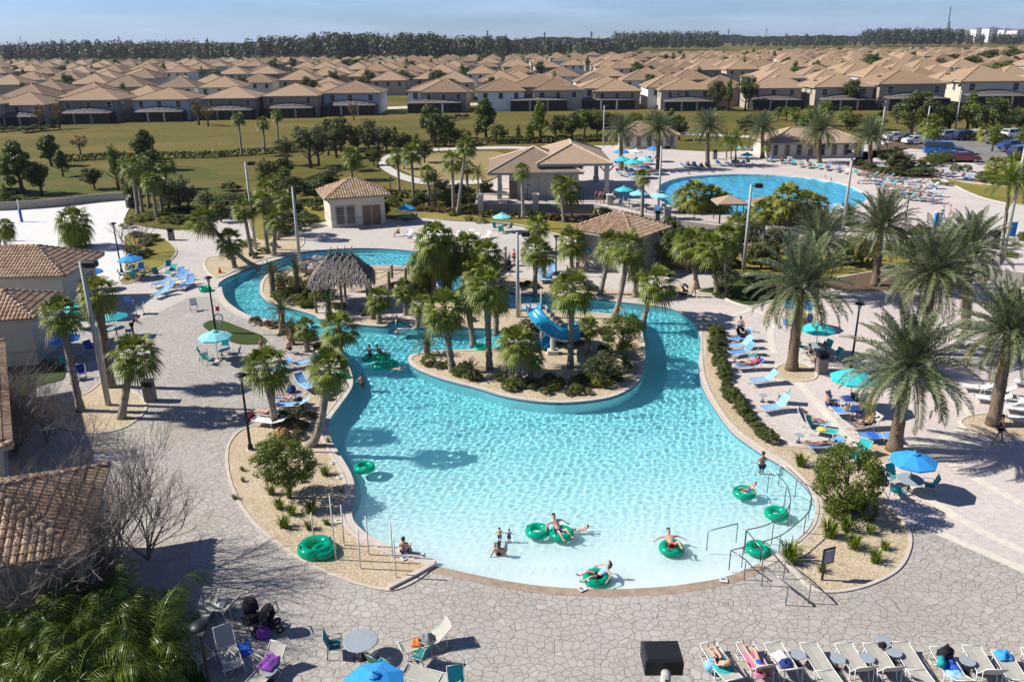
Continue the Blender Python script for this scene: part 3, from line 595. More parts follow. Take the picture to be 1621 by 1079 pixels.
# palms ---------------------------------------------------------------
for a in [('sabal',128,650,95,492,42,'tall sabal palm behind the near-left tiled building, darkest of the left trio'),
 ('gold',176,612,152,458,40,'thick-trunked sabal palm with golden crown right behind the tall left light pole'),
 ('sabal',192,662,212,556,46,'sabal palm curving up from the round gravel bed by the trash can'),
 ('weep',122,392,115,345,36,'palm standing in the white sand volleyball court'),
 ('weep',-8,400,8,355,18),('weep',-12,480,2,425,30),
 ('sabal',436,672,420,575,48,'sabal palm behind the sunbathers on the left bank'),
 ('sabal',537,570,536,515,40,'sabal palm shading the river mouth, near the thatched hut'),
 ('sabal',486,556,484,516,24),('pindo',447,530,445,490,25),('pindo',462,545,462,520,20),
 ('pindo',432,470,430,432,22),('pindo',470,470,468,425,24),
 ('weep',685,472,688,372,42),('weep',668,470,668,412,30),('weep',706,462,706,395,36),('weep',737,452,738,385,36),('weep',766,470,766,398,40),('gold',756,480,755,425,34),
 ('sabal',716,588,702,484,46,'sabal palm at the west tip of the slide island'),('sabal',775,585,770,447,44,'straight tall sabal palm in the middle of the slide island'),('sabal',750,548,738,470,34),
 ('sabal',820,605,820,538,42,'short sabal palm with full crown at the front of the slide island'),('sabal',903,582,905,452,46,'tall straight sabal palm just right of the blue water slide'),
 ('pindo',676,562,676,545,24),('sabal',660,520,668,480,26),
 ('sabal',950,466,968,385,34),('sabal',905,425,905,378,34),('sabal',847,470,848,392,32),('sabal',851,400,851,355,24),
 ('sabal',1104,458,1092,380,34),('sabal',1135,466,1128,388,36),('sabal',1150,440,1148,372,30),('sabal',1176,415,1168,352,26),
 ('sabal',372,424,362,378,28),('sabal',398,402,385,328,24),('sabal',424,400,416,318,26),('sabal',434,405,436,345,24),('sabal',424,372,420,300,26),('sabal',440,380,448,312,22),
 ('sabal',219,342,208,262,24),('sabal',226,336,216,276,20),('sabal',249,348,238,284,22),('sabal',257,340,252,292,20),('sabal',262,300,262,258,20),('sabal',236,330,228,258,18),
 ('sabal',383,247,377,186,14),('sabal',420,240,415,193,14),('sabal',441,238,438,180,13),
 ('sabal',557,285,556,246,22),('sabal',632,302,629,244,18),('sabal',655,318,651,240,23),('sabal',680,330,677,272,18),('sabal',718,335,716,252,24),('sabal',724,340,738,228,22),('sabal',740,318,739,262,17),('queen',690,330,688,285,18),('queen',757,322,757,275,16),
 ('sabal',893,352,886,288,20),('sabal',905,345,900,298,30),('sabal',915,300,912,248,19),
 ('gold',1084,345,1082,312,26),('gold',1105,352,1100,305,34),('gold',1125,350,1126,308,30),('gold',1142,352,1143,315,24),
 ('gold',1228,372,1226,322,26),('gold',1250,378,1248,310,36),('gold',1275,372,1276,318,32),('gold',1292,365,1296,322,24),('sabal',1190,372,1190,338,20),('sabal',1209,385,1208,330,24),
 ('queen',1580,440,1600,285,42,'tall palm on the right edge beside the white walk'),('gold',1606,300,1606,262,34),('gold',1575,292,1575,258,20),('gold',1560,235,1562,208,18),('sabal',1479,255,1477,196,26),('sabal',1440,215,1438,176,18),('sabal',1560,125,1560,112,10),('sabal',1592,128,1592,108,14),('sabal',1580,128,1578,106,12),('sabal',1340,205,1338,178,16),('sabal',1310,200,1308,170,18),('sabal',1285,200,1283,175,14),('sabal',1260,205,1258,178,14)]:
    palm(a[0],a[1],a[2],a[3],a[4],a[5],a[6] if len(a)>6 else None)
for a in [('sabal',828,345,826,268,18),('sabal',1016,346,1018,278,17),('queen',1150,250,1150,222,18),('queen',1164,251,1166,220,18),('queen',1157,252,1158,226,14),('sabal',1215,255,1215,232,9),('sabal',1455,386,1455,362,13)]:
    palm(a[0],*a[1:6],z=H1,group='palms planted around the pools')
palm('sabal',488,706,520,578,44,'sabal palm leaning out over the left shore of the wading pool',bend=.9)
palm('sabal',972,500,996,388,38,'sabal palm leaning over the upper river, beside the kiosk',bend=.5)
palm('sabal',1018,514,1040,443,40,'sabal palm with shaggy trunk leaning over the river right of the slide',bend=-.4)
palm('sabal',412,425,322,345,32,'sabal palm leaning far left over the gravel bed near the shop',bend=.4)
for a in [(1253,585,1268,448,92,'big date palm in the round gravel bed beside the teal umbrella'),(1415,712,1440,575,112,'biggest date palm, above the blue umbrella table'),(1572,672,1600,520,98,'date palm in the oval bed by the white loungers'),
 (1385,452,1396,355,66,None),(1460,560,1478,425,92,None),(1528,520,1535,392,72,None),(1288,470,1298,378,62,None)]:
    palm('date',*a)
for x,b,c,r in ((983,270,205,31),(1042,268,203,34),(1120,262,200,34),(1207,250,202,33),(1297,258,206,37),(1378,266,214,35)): palm('date',x,b,x,c,r,z=H1)
palm('date',1340,372,1342,345,28,z=0)
# trees
for a in [('pine',36,308,222,74),('pine',-12,305,232,80),('pine',82,263,206,46),('bright',188,302,232,40),('pine',232,270,205,60),('olive',286,340,272,52),('olive',268,330,280,34),('olive',492,266,190,66),('oak',540,240,182,40),('oak',522,236,186,30),('oak',566,240,196,34),('olive',600,238,194,40),('oak',584,242,200,30),('bright',626,228,200,18),('pine',684,224,158,56),('pine',706,232,182,48),('pine',770,222,156,56),('bright',755,222,192,20),('bright',855,226,156,38),('oak',905,222,176,40),('bright',820,226,196,14),('oak',880,222,180,26),('bright',925,215,172,44),('oak',945,215,178,30),('bright',1060,212,170,30),('bright',1232,190,170,30),('bright',1245,192,168,32),
 ('oak',1440,218,140,64),('oak',1476,214,158,52),('bright',1530,212,146,40),('oak',1568,222,150,70),('oak',1610,215,168,40),('olive',1552,150,100,52),('olive',1512,146,104,40),('oak',1535,118,84,36),('oak',1560,110,76,38),('oak',1500,112,84,34),('oak',1600,106,72,40),('oak',1470,112,90,32),('autumn',330,200,160,20),('autumn',66,206,160,18),('autumn',95,204,160,18),('autumn',315,198,150,16),('autumn',560,190,160,18),('autumn',128,245,210,26),('autumn',1504,205,168,26),('olive',1400,172,140,40),('oak',1368,168,146,26),('bright',1152,176,122,18),('oak',1135,150,128,22),('olive',470,140,108,30),('olive',640,142,106,36),('oak',560,118,92,30),('oak',575,112,92,26),('oak',250,128,108,24),('olive',690,152,104,26),('oak',1335,120,94,24),('oak',1378,118,84,38),('oak',1405,116,92,30),('oak',778,160,118,22),('olive',205,150,120,24)]:
    tree(*a)
for a in [('olive',1148,472,418,46,'small silvery tree in the corner bed beside the stroller'),('olive',1200,470,435,50),('olive',1190,402,340,30)]: tree(a[0],a[1],a[2],a[3],a[4],a[5] if len(a)>5 else None,group='small trees in the beds')
tree('oak',1410,270,232,48,'dark glossy tree right of the upper pool',z=H1); tree('bright',1570,240,200,40,z=H1); tree('olive',1430,272,240,36,z=H1)
# big clipped shrubs and round bushes
def bigbush(bx,by,ty,wpx,label,kind='bush',tf=.12,z=0): tree(kind,bx,by,ty,wpx,label,z=z,group='rounded shrubs by the wading pool',name='round_shrub',trunkf=tf,cat='shrub')
bigbush(458,788,698,94,'rounded green shrub on short stems in the left gravel bed'); bigbush(1335,812,706,104,'largest rounded green shrub at the right gravel bed',tf=.05)
bigbush(985,562,500,74,'rounded green shrub behind the east end of the slide island'); bigbush(955,608,556,72,'low grey-green shrub at the east shore of the slide island','olive',tf=.1)
for a in [('bush',1372,822,30,40),('bush',1350,808,40,30),('bush',1320,815,40,26),('dark',660,470,60,44),('bush',550,425,46,24),('yel',505,475,34,22),('dark',365,302,34,18),('dark',372,318,80,14),('dark',330,342,60,20),('dark',290,340,60,20),('dark',250,345,40,14),('dark',725,318,56,34),('bush',430,290,46,24),('dark',440,345,44,24),('dark',460,345,60,40),('dark',510,300,60,30),('dark',745,338,30,22),('dark',575,310,30,10),
 ('dark',575,235,44,26),('dark',640,238,34,14),('dark',370,160,1,1)][:-1]: bush(*a)
# hedge rows made of individually growing shrubs
def hedge(pts,n,kind,wpx,hpx,label,z=0,jit=3):
    r=random.Random(len(pts)*n)
    for i in range(n):
        t=i/(n-1)*(len(pts)-1); k=min(int(t),len(pts)-2); f=t-k; x=pts[k][0]*(1-f)+pts[k+1][0]*f; y=pts[k][1]*(1-f)+pts[k+1][1]*f
        s=r.uniform(.8,1.2); bush(kind,x+r.uniform(-jit,jit),y+r.uniform(-jit/2,jit/2),wpx*s,hpx*s,'~'+label,z,group=label+' row')
hedge([(1132,525),(1136,560),(1148,610),(1172,655),(1215,700)],20,'dark',27,22,'dusty green shrub in the row between the river and the blue loungers')
hedge([(1131,530),(1140,590),(1160,640),(1200,690)],9,'red',20,14,'brownish shrub in the low hedge between the river and the loungers')
hedge([(0,318),(60,322),(130,316)],8,'dark',36,10,'low dark shrub on the bank above the sand court')
hedge([(700,335),(730,345),(760,352)],4,'yel',24,10,'yellowish low shrub near the plaza wall corner')
hedge([(860,345),(900,350),(950,352),(1000,365)],9,'red',24,12,'reddish brown shrub on the slope below the plaza')
hedge([(1060,372),(1100,378),(1150,380),(1180,382)],9,'dark',32,22,'dark shrub in the bed right of the kiosk')
hedge([(1050,402),(1080,410),(1120,418),(1160,424)],8,'dark',34,24,'dark leafy shrub below the kiosk wall')
hedge([(1140,470),(1180,474),(1215,470),(1240,455)],7,'dark',24,14,'low dark shrub in the corner bed by the walk')
hedge([(1225,462),(1260,452),(1300,454)],4,'yel',22,10,'yellowish shrub edging the corner bed')
hedge([(1335,350),(1380,362),(1430,366)],6,'yel',34,16,'golden shrub at the edge of the upper terrace')
hedge([(1595,425),(1610,400),(1625,395)],4,'bush',40,30,'tall clipped green shrub at the right edge',0)
hedge([(440,300),(480,306),(510,290)],5,'dark',34,20,'dark shrub behind the shop')
hedge([(440,372),(460,368),(490,358)],4,'dark',34,20,'dark shrub at the left side of the shop')
hedge([(650,332),(690,336),(730,338)],6,'red',26,12,'brownish shrub near the blue lawn umbrella')
hedge([(210,400),(222,412),(235,395),(215,375),(240,380)],6,'dark',26,14,'dark shrub in the rounded bed beside the sand court')
hedge([(200,360),(215,345),(225,350)],4,'yel',26,12,'yellowish shrub beside the sand court')
for z,pts,n,k,w_,h_,l in ((H1,[(1365,262),(1390,276),(1440,280),(1475,276)],7,'dark',30,16,'dark shrub right of the upper pool deck'),(H1,[(1430,268),(1470,262),(1500,256)],5,'bush',30,14,'clipped green shrub before the parked cars'),(H1,[(1514,272),(1530,272)],2,'bush',22,14,'boxy green shrub beside the car park'),(H1,[(1480,290),(1500,294)],3,'yel',18,8,'yellow flowering shrub by the upper walk'),(H1,[(1560,288),(1600,294)],3,'bush',34,16,'leafy bright shrub at the far right walk'),(H1,[(1350,358),(1400,368),(1440,372),(1470,366)],7,'dark',26,10,'low dark shrub along the terrace rim')): hedge(pts,n,k,w_,h_,l,z,2)
hedge([(0,208),(40,209),(80,207)],5,'dark',26,12,'dark hedge shrub behind the leftmost screened patios'); hedge([(690,190),(715,190),(738,188)],5,'dark',14,9,'dark shrub beside the white house patio')
hedge([(920,200),(960,204),(1010,204),(1060,206)],6,'bush',36,26,'bright leafy shrub behind the cabanas')
def hedge_run(name,pts,wpx,hpx,kind,label,z=0):
    w_=[P(x,y,z) for x,y in pts]; o0=w_[0]; mb=MB(); r=random.Random(len(pts)); 
    for i in range(len(w_)-1):
        a,b=w_[i]-o0,w_[i+1]-o0; L_=(b-a).length; W_=wpx/ppm(w_[i]); h=hsolve(w_[i],pts[i][1]-hpx); n=int(L_*W_*26)+60
        for k in range(n):
            p=a.lerp(b,r.random())+V3_(r.gauss(0,W_*.28),r.gauss(0,W_*.28),0); p.z+=h*(1-r.random()**2.2)*(1+.22*noise.noise(p*.5)); l=r.uniform(.16,.34); n_=Vector((r.gauss(0,1),r.gauss(0,1),r.gauss(.6,1))).normalized(); u=n_.orthogonal().normalized(); v=n_.cross(u); mb.add([p-u*l,p-v*l*.6,p+u*l,p+v*l*.6],[(0,1,2,3)])
    o=mb.build(name,{'dark':'oak_leaf','bush':'bright_leaf','red':'red_leaf','yel':'yellow_leaf'}[kind],None,False,o0); tag(o,label,'hedge',px=pts[0]); return o
V3_=lambda *a: Vector(a)
hedge_run('hedge',[(100,256),(170,251),(250,251),(340,249),(395,245),(460,241)],16,9,'dark','long dark hedge crossing the green lawn on the left')
hedge_run('hedge',[(600,230),(660,233),(740,229),(820,227),(900,225),(960,223),(1060,217)],16,10,'dark','long dark hedge along the far edge of the lawn path')
hedge_run('hedge',[(760,344),(800,346),(850,346),(900,352)],10,9,'dark','low hedge along the foot of the plaza wall')
hedge_run('hedge',[(930,336),(980,348),(1020,354),(1060,360),(1100,364)],12,11,'bush','bright clipped hedge below the upper umbrellas')
hedge_run('hedge',[(1180,418),(1240,422),(1300,422),(1390,412)],14,12,'dark','low dark hedge along the east lawn strip')
hedge_run('hedge',[(560,306),(600,311),(640,313),(700,313),(750,318)],14,11,'dark','dark hedge below the looping lawn path')
hedge_run('hedge',[(1200,369),(1260,376),(1330,388),(1400,394)],12,12,'dark','dark hedge at the foot of the round pool terrace')
# shrubs on the islands and river banks
rs_=random.Random(11)
def scatter(poly,n,kinds,w0,w1,what,z=0):
    xs_=[p[0] for p in poly]; ys_=[p[1] for p in poly]; pv=[Vector((x,y,0)) for x,y in poly]; k=0
    while k<n:
        x=rs_.uniform(min(xs_),max(xs_)); y=rs_.uniform(min(ys_),max(ys_))
        if not inpoly(np.array([x]),np.array([y]),pv)[0]: continue
        w=rs_.uniform(w0,w1)*(.5+.5*y/600)
        kd=rs_.choice(kinds)
        if kd=='tuft': tuft(x,y,w)
        elif kd=='dry': tuft(x,y,w,1)
        else: bush(kd,x,y,w,w*.7,'~'+{'bush':'small bright shrub','dark':'small dark shrub','grey':'small grey-green shrub','red':'small reddish shrub','yel':'small yellow-green shrub'}[kd]+' '+what,z,group='shrubs '+what)
        k+=1
scatter([(665,575),(720,595),(800,618),(880,628),(960,622),(1000,600),(980,590),(900,600),(820,606),(740,585)],50,['dark','bush','grey','yel','bush'],16,26,'along the front of the slide island')
scatter([(930,560),(1005,530),(1005,600),(960,615)],8,['dark','red'],14,22,'at the right end of the slide island')
scatter([(780,545),(900,560),(940,540),(960,520),(880,500),(800,520)],18,['dark','grey','red','yel'],14,24,'around the foot of the slide')
scatter([(430,445),(490,440),(560,490),(600,500),(640,490),(560,505),(500,492),(440,478)],44,['bush','yel','grey','bush','red','dark'],18,30,'around the thatched hut')
scatter([(650,500),(770,500),(780,515),(670,515)],7,['dark','yel'],14,22,'on the sandy strip behind the cove')
scatter([(800,445),(990,465),(930,462),(820,455)],14,['dark','grey'],12,22,'on the north river bank')
scatter([(400,512),(470,522),(520,560),(480,545)],14,['dark','red','grey'],18,28,'between the river and the grass patch')
scatter([(460,640),(505,615),(535,620),(505,660),(500,690),(450,700),(420,665)],26,['grey','grey','red','dark'],14,22,'in the upper part of the left gravel bed')
scatter([(340,400),(440,375),(460,385),(380,420)],8,['dark','yel'],16,24,'in the north gravel bed')
for x,y,w_ in ((515,752,26),(430,782,26),(443,805,28),(462,815,26),(450,835,32),(492,812,30),(490,838,24),(517,830,18),(1268,738,34),(1312,850,44),(1350,868,38),(1385,890,34),(1250,885,48),(1252,893,30),(1340,840,40),(1376,845,26),(1300,905,22),(1400,870,24),(372,790,14),(384,745,12),(385,762,12),(540,780,10)): tuft(x,y,w_)
for x,y,w_ in ((430,730,28),(426,760,20),(500,735,14),(470,755,14),(520,700,14)): tuft(x,y,w_,1)
# agave-like rosette near lamp, big arching clump bottom left, bare trees
def bare_tree(name,seed,h,spread,levels=5,n0=5,mm='bare_bark'):
    rr=random.Random(seed); mb=MB()
    def br(p,d,l,r,lv):
        q=p+d*l*.5+Vector((rr.uniform(-.07,.07),rr.uniform(-.07,.07),0))*l; e=q+(d+Vector((0,0,.12))).normalized()*l*.5
        mb.tube([p,q,e],[r,r*.8,r*.6],4 if lv<2 else 3,cap=False)
        if lv>=levels: return
        for k in range(rr.choice((3,3,4)) if lv<levels-1 else 4):
            a=Vector((rr.uniform(-1,1),rr.uniform(-1,1),rr.uniform(-.3,1))).normalized(); br((e,q,e,p.lerp(q,.6))[k],(d*1.0+a*spread).normalized(),l*rr.uniform(.58,.85),r*.58,lv+1)
    for i in range(n0):
        a=i*6.28/n0+rr.uniform(-.3,.3); br(Vector((0,0,0)),Vector((math.cos(a)*.5,math.sin(a)*.5,1)).normalized(),h*.36,h*.011,0)
    return mb.mesh(name,mm)
def baretree(bx,by,ty,seed,label,spread=.55,lv=5,n0=5):
    B=P(bx,by); h=hsolve(B,ty); e=link('bare_tree',bare_tree('bare_tree_mesh',seed,h,spread,lv,n0),None,B); e.scale=(1.25,1.25,1); tag(e,label,'tree','leafless trees by the left buildings',px=(bx,by))
baretree(160,945,715,1,'leafless tree with dense brown twigs in front of the near tiled roof',.62,5,7); baretree(235,885,752,7,'slender leafless tree over the paving beside the near building',.6,4,5)
baretree(25,720,590,3,'leafless grey tree between the two left buildings',.65,5,7); baretree(75,700,620,4,'small leafless tree left of the round gravel bed',.65,5,5); baretree(216,405,340,5,'leafless crape myrtle in the bed beside the sand court',.4,3,5)
def arch_clump(name,seed,m,n=90,L=1.0,lean=1.0,lw=.012):
    rr=random.Random(seed); mb=MB()
    for i in range(n):
        az=rr.uniform(0,6.28); el=rr.uniform(.55,1.45); pinnate(mb,(rr.gauss(0,.3)*L,rr.gauss(0,.3)*L,rr.uniform(0,.4)*L),az,el,L*rr.uniform(.6,1.05),22,.30*L,0,rr,curve=2.0*lean,wst=.007*L,lw=lw*L,vee=-.45)
    return mb.mesh(name,m)
AR=arch_clump('areca_mesh',1,'bamboo_leaf',120)
for x,y,t,l in [(a_,b_,c_,'~glossy arching bamboo palm in the near left corner clump') for a_,b_,c_ in ((50,1080,960),(150,1040,905),(110,1070,935),(205,1070,925),(0,1050,950),(110,1170,1020),(180,1120,985),(30,1150,1015),(75,1030,945))]:
    B=P(x,y); h=hsolve(B,t); e=link('bamboo_palm',AR,None,B); e.scale=(h*.66,h*.66,h*.98); e.rotation_euler=(0,0,x*.1); tag(e,l,'palm','bamboo palms in the near left bed',px=(x,y))
AG=arch_clump('crinum_mesh',4,'bright_leaf',22,1,.9,.02)
for x,y,h,l in ((425,728,.9,'spiky bright green crinum plant beside the orange rock'),(430,705,.8,'spiky green crinum plant behind the crinum near the lamp')):
    e=link('crinum_plant',AG,None,P(x,y)); e.scale=(h,h,h); tag(e,l,'plant','crinum plants',px=(x,y))
def rock(bx,by,w,h,m,label,z=0,seed=1):
    mb=MB(); mb.ell((0,0,h*.35),(w/2,w*.4,h*.65),n=11,mseg=7,jit=.13,seed=seed); o=mb.build('rock',m,None,False,P(bx,by,z)); tag(o,label,'rock','rocks',px=(bx,by))
mat('rock_orange',(.42,.22,.09),.9,.3,3,bump=.05); mat('rock_grey',(.28,.25,.22),.9,.3,3,bump=.05)
rock(447,695,.9,.7,'rock_orange','orange boulder in the left gravel bed'); 
for i,(x,y) in enumerate(((492,424),(505,420),(514,428),(500,431),(482,430))): rock(x,y,1.6,1.0,'rock_grey','~grey waterfall boulder behind the thatched hut',seed=i+3)
for a in [('oak',1062,428,360,60),('oak',1095,430,372,46),('bright',1160,425,375,40),('oak',1205,425,378,50),('olive',1230,415,350,46),('oak',1060,405,340,40),('oak',1130,432,395,36),('oak',1345,420,370,60),('olive',1240,475,430,40),('oak',1500,470,400,70),('oak',1440,420,370,60)]: tree(*a,group='small trees in the beds')

for a in [('olive',505,262,205,44),('oak',533,250,196,40),('olive',455,262,215,40),('oak',612,240,205,34),('oak',640,236,208,30),('bright',660,240,212,22),('oak',690,232,176,34),('oak',722,230,200,34),('bright',742,230,205,20),('oak',792,226,196,30),('bright',838,226,192,22),('oak',240,300,232,44),('pine',245,318,262,40),('olive',300,338,288,40),('oak',66,308,250,40),('oak',468,318,276,50),('bright',452,300,262,34),('olive',445,345,300,40),('oak',500,318,288,44),('olive',690,325,296,34),('oak',665,330,302,30),('bright',708,330,300,28),('oak',745,330,304,30),('autumn',520,246,200,26),('oak',965,214,176,34),('bright',990,214,184,30),('oak',1345,208,178,40),('bright',1390,206,176,36),('oak',1500,212,160,40),('oak',1545,212,165,36),('bright',1620,240,196,50),('oak',585,212,188,24)]: tree(*a)
for a in [('dark',570,312,34,20),('dark',600,322,30,18),('bush',625,326,28,18),('dark',650,330,30,16),('yel',690,328,22,12),('dark',700,322,30,20),('dark',735,326,30,20),('bush',765,330,24,16),('red',670,318,26,14),('dark',505,330,40,24),('dark',480,352,40,22),('grey',455,352,36,26),('dark',420,332,40,26),('dark',395,322,36,18),('yel',260,352,30,14),('dark',285,352,40,18),('dark',310,345,40,18),('grey',270,330,36,24),('dark',20,306,44,12),('bush',650,252,22,12)]: bush(*a)
baretree(110,1000,800,11,'leafless tree with fine twigs in front of the near building wall',.62,5,6); baretree(20,660,585,12,'leafless tree with pale twigs at the far left edge',.65,5,6)

for a in [('sabal',600,512,600,470,26),('sabal',643,500,640,455,24),('pindo',520,505,520,480,22),('pindo',590,505,592,485,20),('sabal',840,600,842,560,26),('sabal',930,560,932,515,24),('sabal',785,530,786,470,30),('pindo',990,590,990,575,20),('pindo',745,600,745,585,20),('sabal',860,445,862,400,24),('sabal',1005,470,1010,425,24)]: palm(*a)

for a in [('pine',100,280,238,34),('oak',150,300,262,36),('bright',200,310,248,30),('oak',215,325,282,36),('olive',330,345,298,36),('oak',350,352,318,30),('olive',420,290,250,36),('oak',448,285,246,40),('bright',395,330,300,24),('oak',372,345,322,26),('olive',525,300,262,40),('oak',560,270,232,34),('oak',592,262,232,30),('olive',640,268,236,30),('oak',672,258,222,30),('bright',12,330,292,26),('oak',610,345,318,26),('olive',700,318,280,30),('oak',770,318,285,28),('olive',1010,222,186,30),('oak',1075,222,180,34),('oak',1180,214,180,34),('bright',1270,212,180,30),('oak',1420,196,168,30)]: tree(*a)
# ---------------- buildings ----------------
def tilemat(name,cols,obj=True):
    N=NT(name); g=N.n('NewGeometry'); oi=N.n('ObjectInfo')
    c=N.ramp(g.outputs['Random Per Island'],[(0,cols[0]),(.35,cols[1]),(.7,cols[2]),(1,cols[3])]); q=N.noise(1.3,4,.7); c=N.mix(.35,c,N.ramp(q.outputs[0],[(.3,cols[0]),(.7,cols[2])]))
    N.l(c,N.b.inputs['Base Color']); N.b.inputs['Roughness'].default_value=.8; MATS[name]=N.m
tilemat('tile_near',[(.20,.11,.06),(.40,.27,.16),(.48,.36,.25),(.36,.20,.12)])
def farroof(name,a,b):
    N=NT(name); oi=N.n('ObjectInfo'); br=N.n('TexBrick'); br.inputs['Scale'].default_value=1; br.inputs['Brick Width'].default_value=.30; br.inputs['Row Height'].default_value=.42; br.inputs['Mortar Size'].default_value=.035
    br.inputs['Color1'].default_value=(*a,1); br.inputs['Color2'].default_value=(*b,1); br.inputs['Mortar'].default_value=(*[x*.55 for x in a],1); uv=N.n('UVMap'); N.l(uv.outputs[0],br.inputs[0])
    q=N.noise(.6,5,.65); c=N.mix(.3,br.outputs[0],N.ramp(q.outputs[0],[(.3,tuple(x*.75 for x in a)),(.7,tuple(x*1.2 for x in b))]))
    c=N.mix(.55,c,N.ramp(oi.outputs['Random'],[(0,(a[0]*.55,a[1]*.62,a[2]*.75)),(.3,(a[0]*.85,a[1]*.8,a[2]*.85)),(.6,b),(1,(b[0]*1.1,b[1]*1.12,b[2]*1.2))]))
    N.l(c,N.b.inputs['Base Color']); N.b.inputs['Roughness'].default_value=.85; MATS[name]=N.m
farroof('tile_far',(.25,.163,.092),(.37,.25,.148)); farroof('tile_shop',(.28,.19,.12),(.40,.29,.19))
mat('ridge_cap',(.34,.22,.135),.85,.2); mat('ridge_cap_pale',(.50,.39,.26),.85,.2)
WALLC={'white':(.72,.72,.70),'cream':(.60,.55,.44),'tan':(.34,.28,.21),'grey':(.24,.22,.19),'blue':(.38,.43,.48),'beige':(.42,.37,.30)}
for k,v in WALLC.items(): mat('stucco_'+k,v,.9,.06,1)
mat('window_glass',(.035,.045,.06),.12,0,spec=.6); mat('white_paint',(.62,.62,.60),.6,.03); mat('screen_mesh',(.03,.03,.032),.9,.1); mat('bronze',(.07,.055,.045),.5,.1); mat('patio_roof',(.14,.125,.115),.8,.1); mat('dark_metal',(.03,.03,.032),.45,.1,metal=.4); mat('garage',(.5,.47,.42),.6,.05)
mat('stucco_resort',(.47,.44,.375),.9,.08,1.2); mat('door_brown',(.20,.13,.085),.6,.2); mat('trim',(.36,.33,.28),.8,.05)
def hipfaces(W,D,ez,rise,ov=.5):
    """four roof faces of a hip roof on W x D (origin at front left corner); ridge along the longer side"""
    x0,x1,y0,y1=-ov,W+ov,-ov,D+ov; w=x1-x0; d=y1-y0; z=ez; t=ez+rise
    if w>=d: a=Vector((x0+d/2,(y0+y1)/2,t)); b=Vector((x1-d/2,(y0+y1)/2,t))
    else: a=Vector(((x0+x1)/2,y0+w/2,t)); b=Vector(((x0+x1)/2,y1-w/2,t))
    A,B,C,D_=Vector((x0,y0,z)),Vector((x1,y0,z)),Vector((x1,y1,z)),Vector((x0,y1,z))
    if w>=d: return [(A,B,b,a),(B,C,b,b),(C,D_,a,b),(D_,A,a,a)],(a,b),(A,B,C,D_)
    return [(A,B,a,a),(B,C,b,a),(C,D_,b,b),(D_,A,a,b)],(a,b),(A,B,C,D_)
def roofmb(W,D,ez,rise,ov=.5,caps=True,capm=1,thick=.18,capr=.11):
    mb=MB(); F,(a,b),K=hipfaces(W,D,ez,rise,ov)
    for q in F:
        u=(q[1]-q[0]); n=u.normalized(); up=(((q[2]+q[3])/2-(q[0]+q[1])/2)); up=(up-n*up.dot(n)).normalized()
        uv=[((p-q[0]).dot(n),(p-q[0]).dot(up)) for p in q]
        if (q[2]-q[3]).length<1e-4: mb.add([q[0],q[1],q[2]],[(0,1,2)],0,uv[:3])
        else: mb.add(list(q),[(0,1,2,3)],0,uv)
    dn=Vector((0,0,-thick))
    for i in range(4): mb.add([K[i],K[(i+1)%4],K[(i+1)%4]+dn,K[i]+dn],[(3,2,1,0)],2,[(0,0)]*4)
    mb.add([k+dn for k in K],[(3,2,1,0)],2,[(0,0)]*4)
    if caps:
        ends=[(K[0],F[0][3]),(K[1],F[0][2]),(K[2],F[2][3]),(K[3],F[2][2])]
        if (a-b).length>.05: ends.append((a,b))
        for p,q in ends: mb.tube([p,q],capr,6,capm)
    return mb
def rect_window(par,x,z,w,h,y=-.02,frame='white_paint',glass='window_glass',name='window',n=2,M=None):
    g=MB(); g.box((0,0,0),(w,.05,h)); gl=g.build(name,glass,par,loc=(x,y,z))
    f=MB(); t=.1
    for sx in(-1,1): f.box((sx*(w/2+t/2),-.03,0),(t,.08,h+2*t))
    for sz in(-1,1): f.box((0,-.03,sz*(h/2+t/2)),(w,.08,t))
    f.box((0,-.035,0),(w,.05,.05)); f.build('frame',frame,gl)
    if M is not None: gl.rotation_euler=(0,0,M)
    return gl
HN=[0]
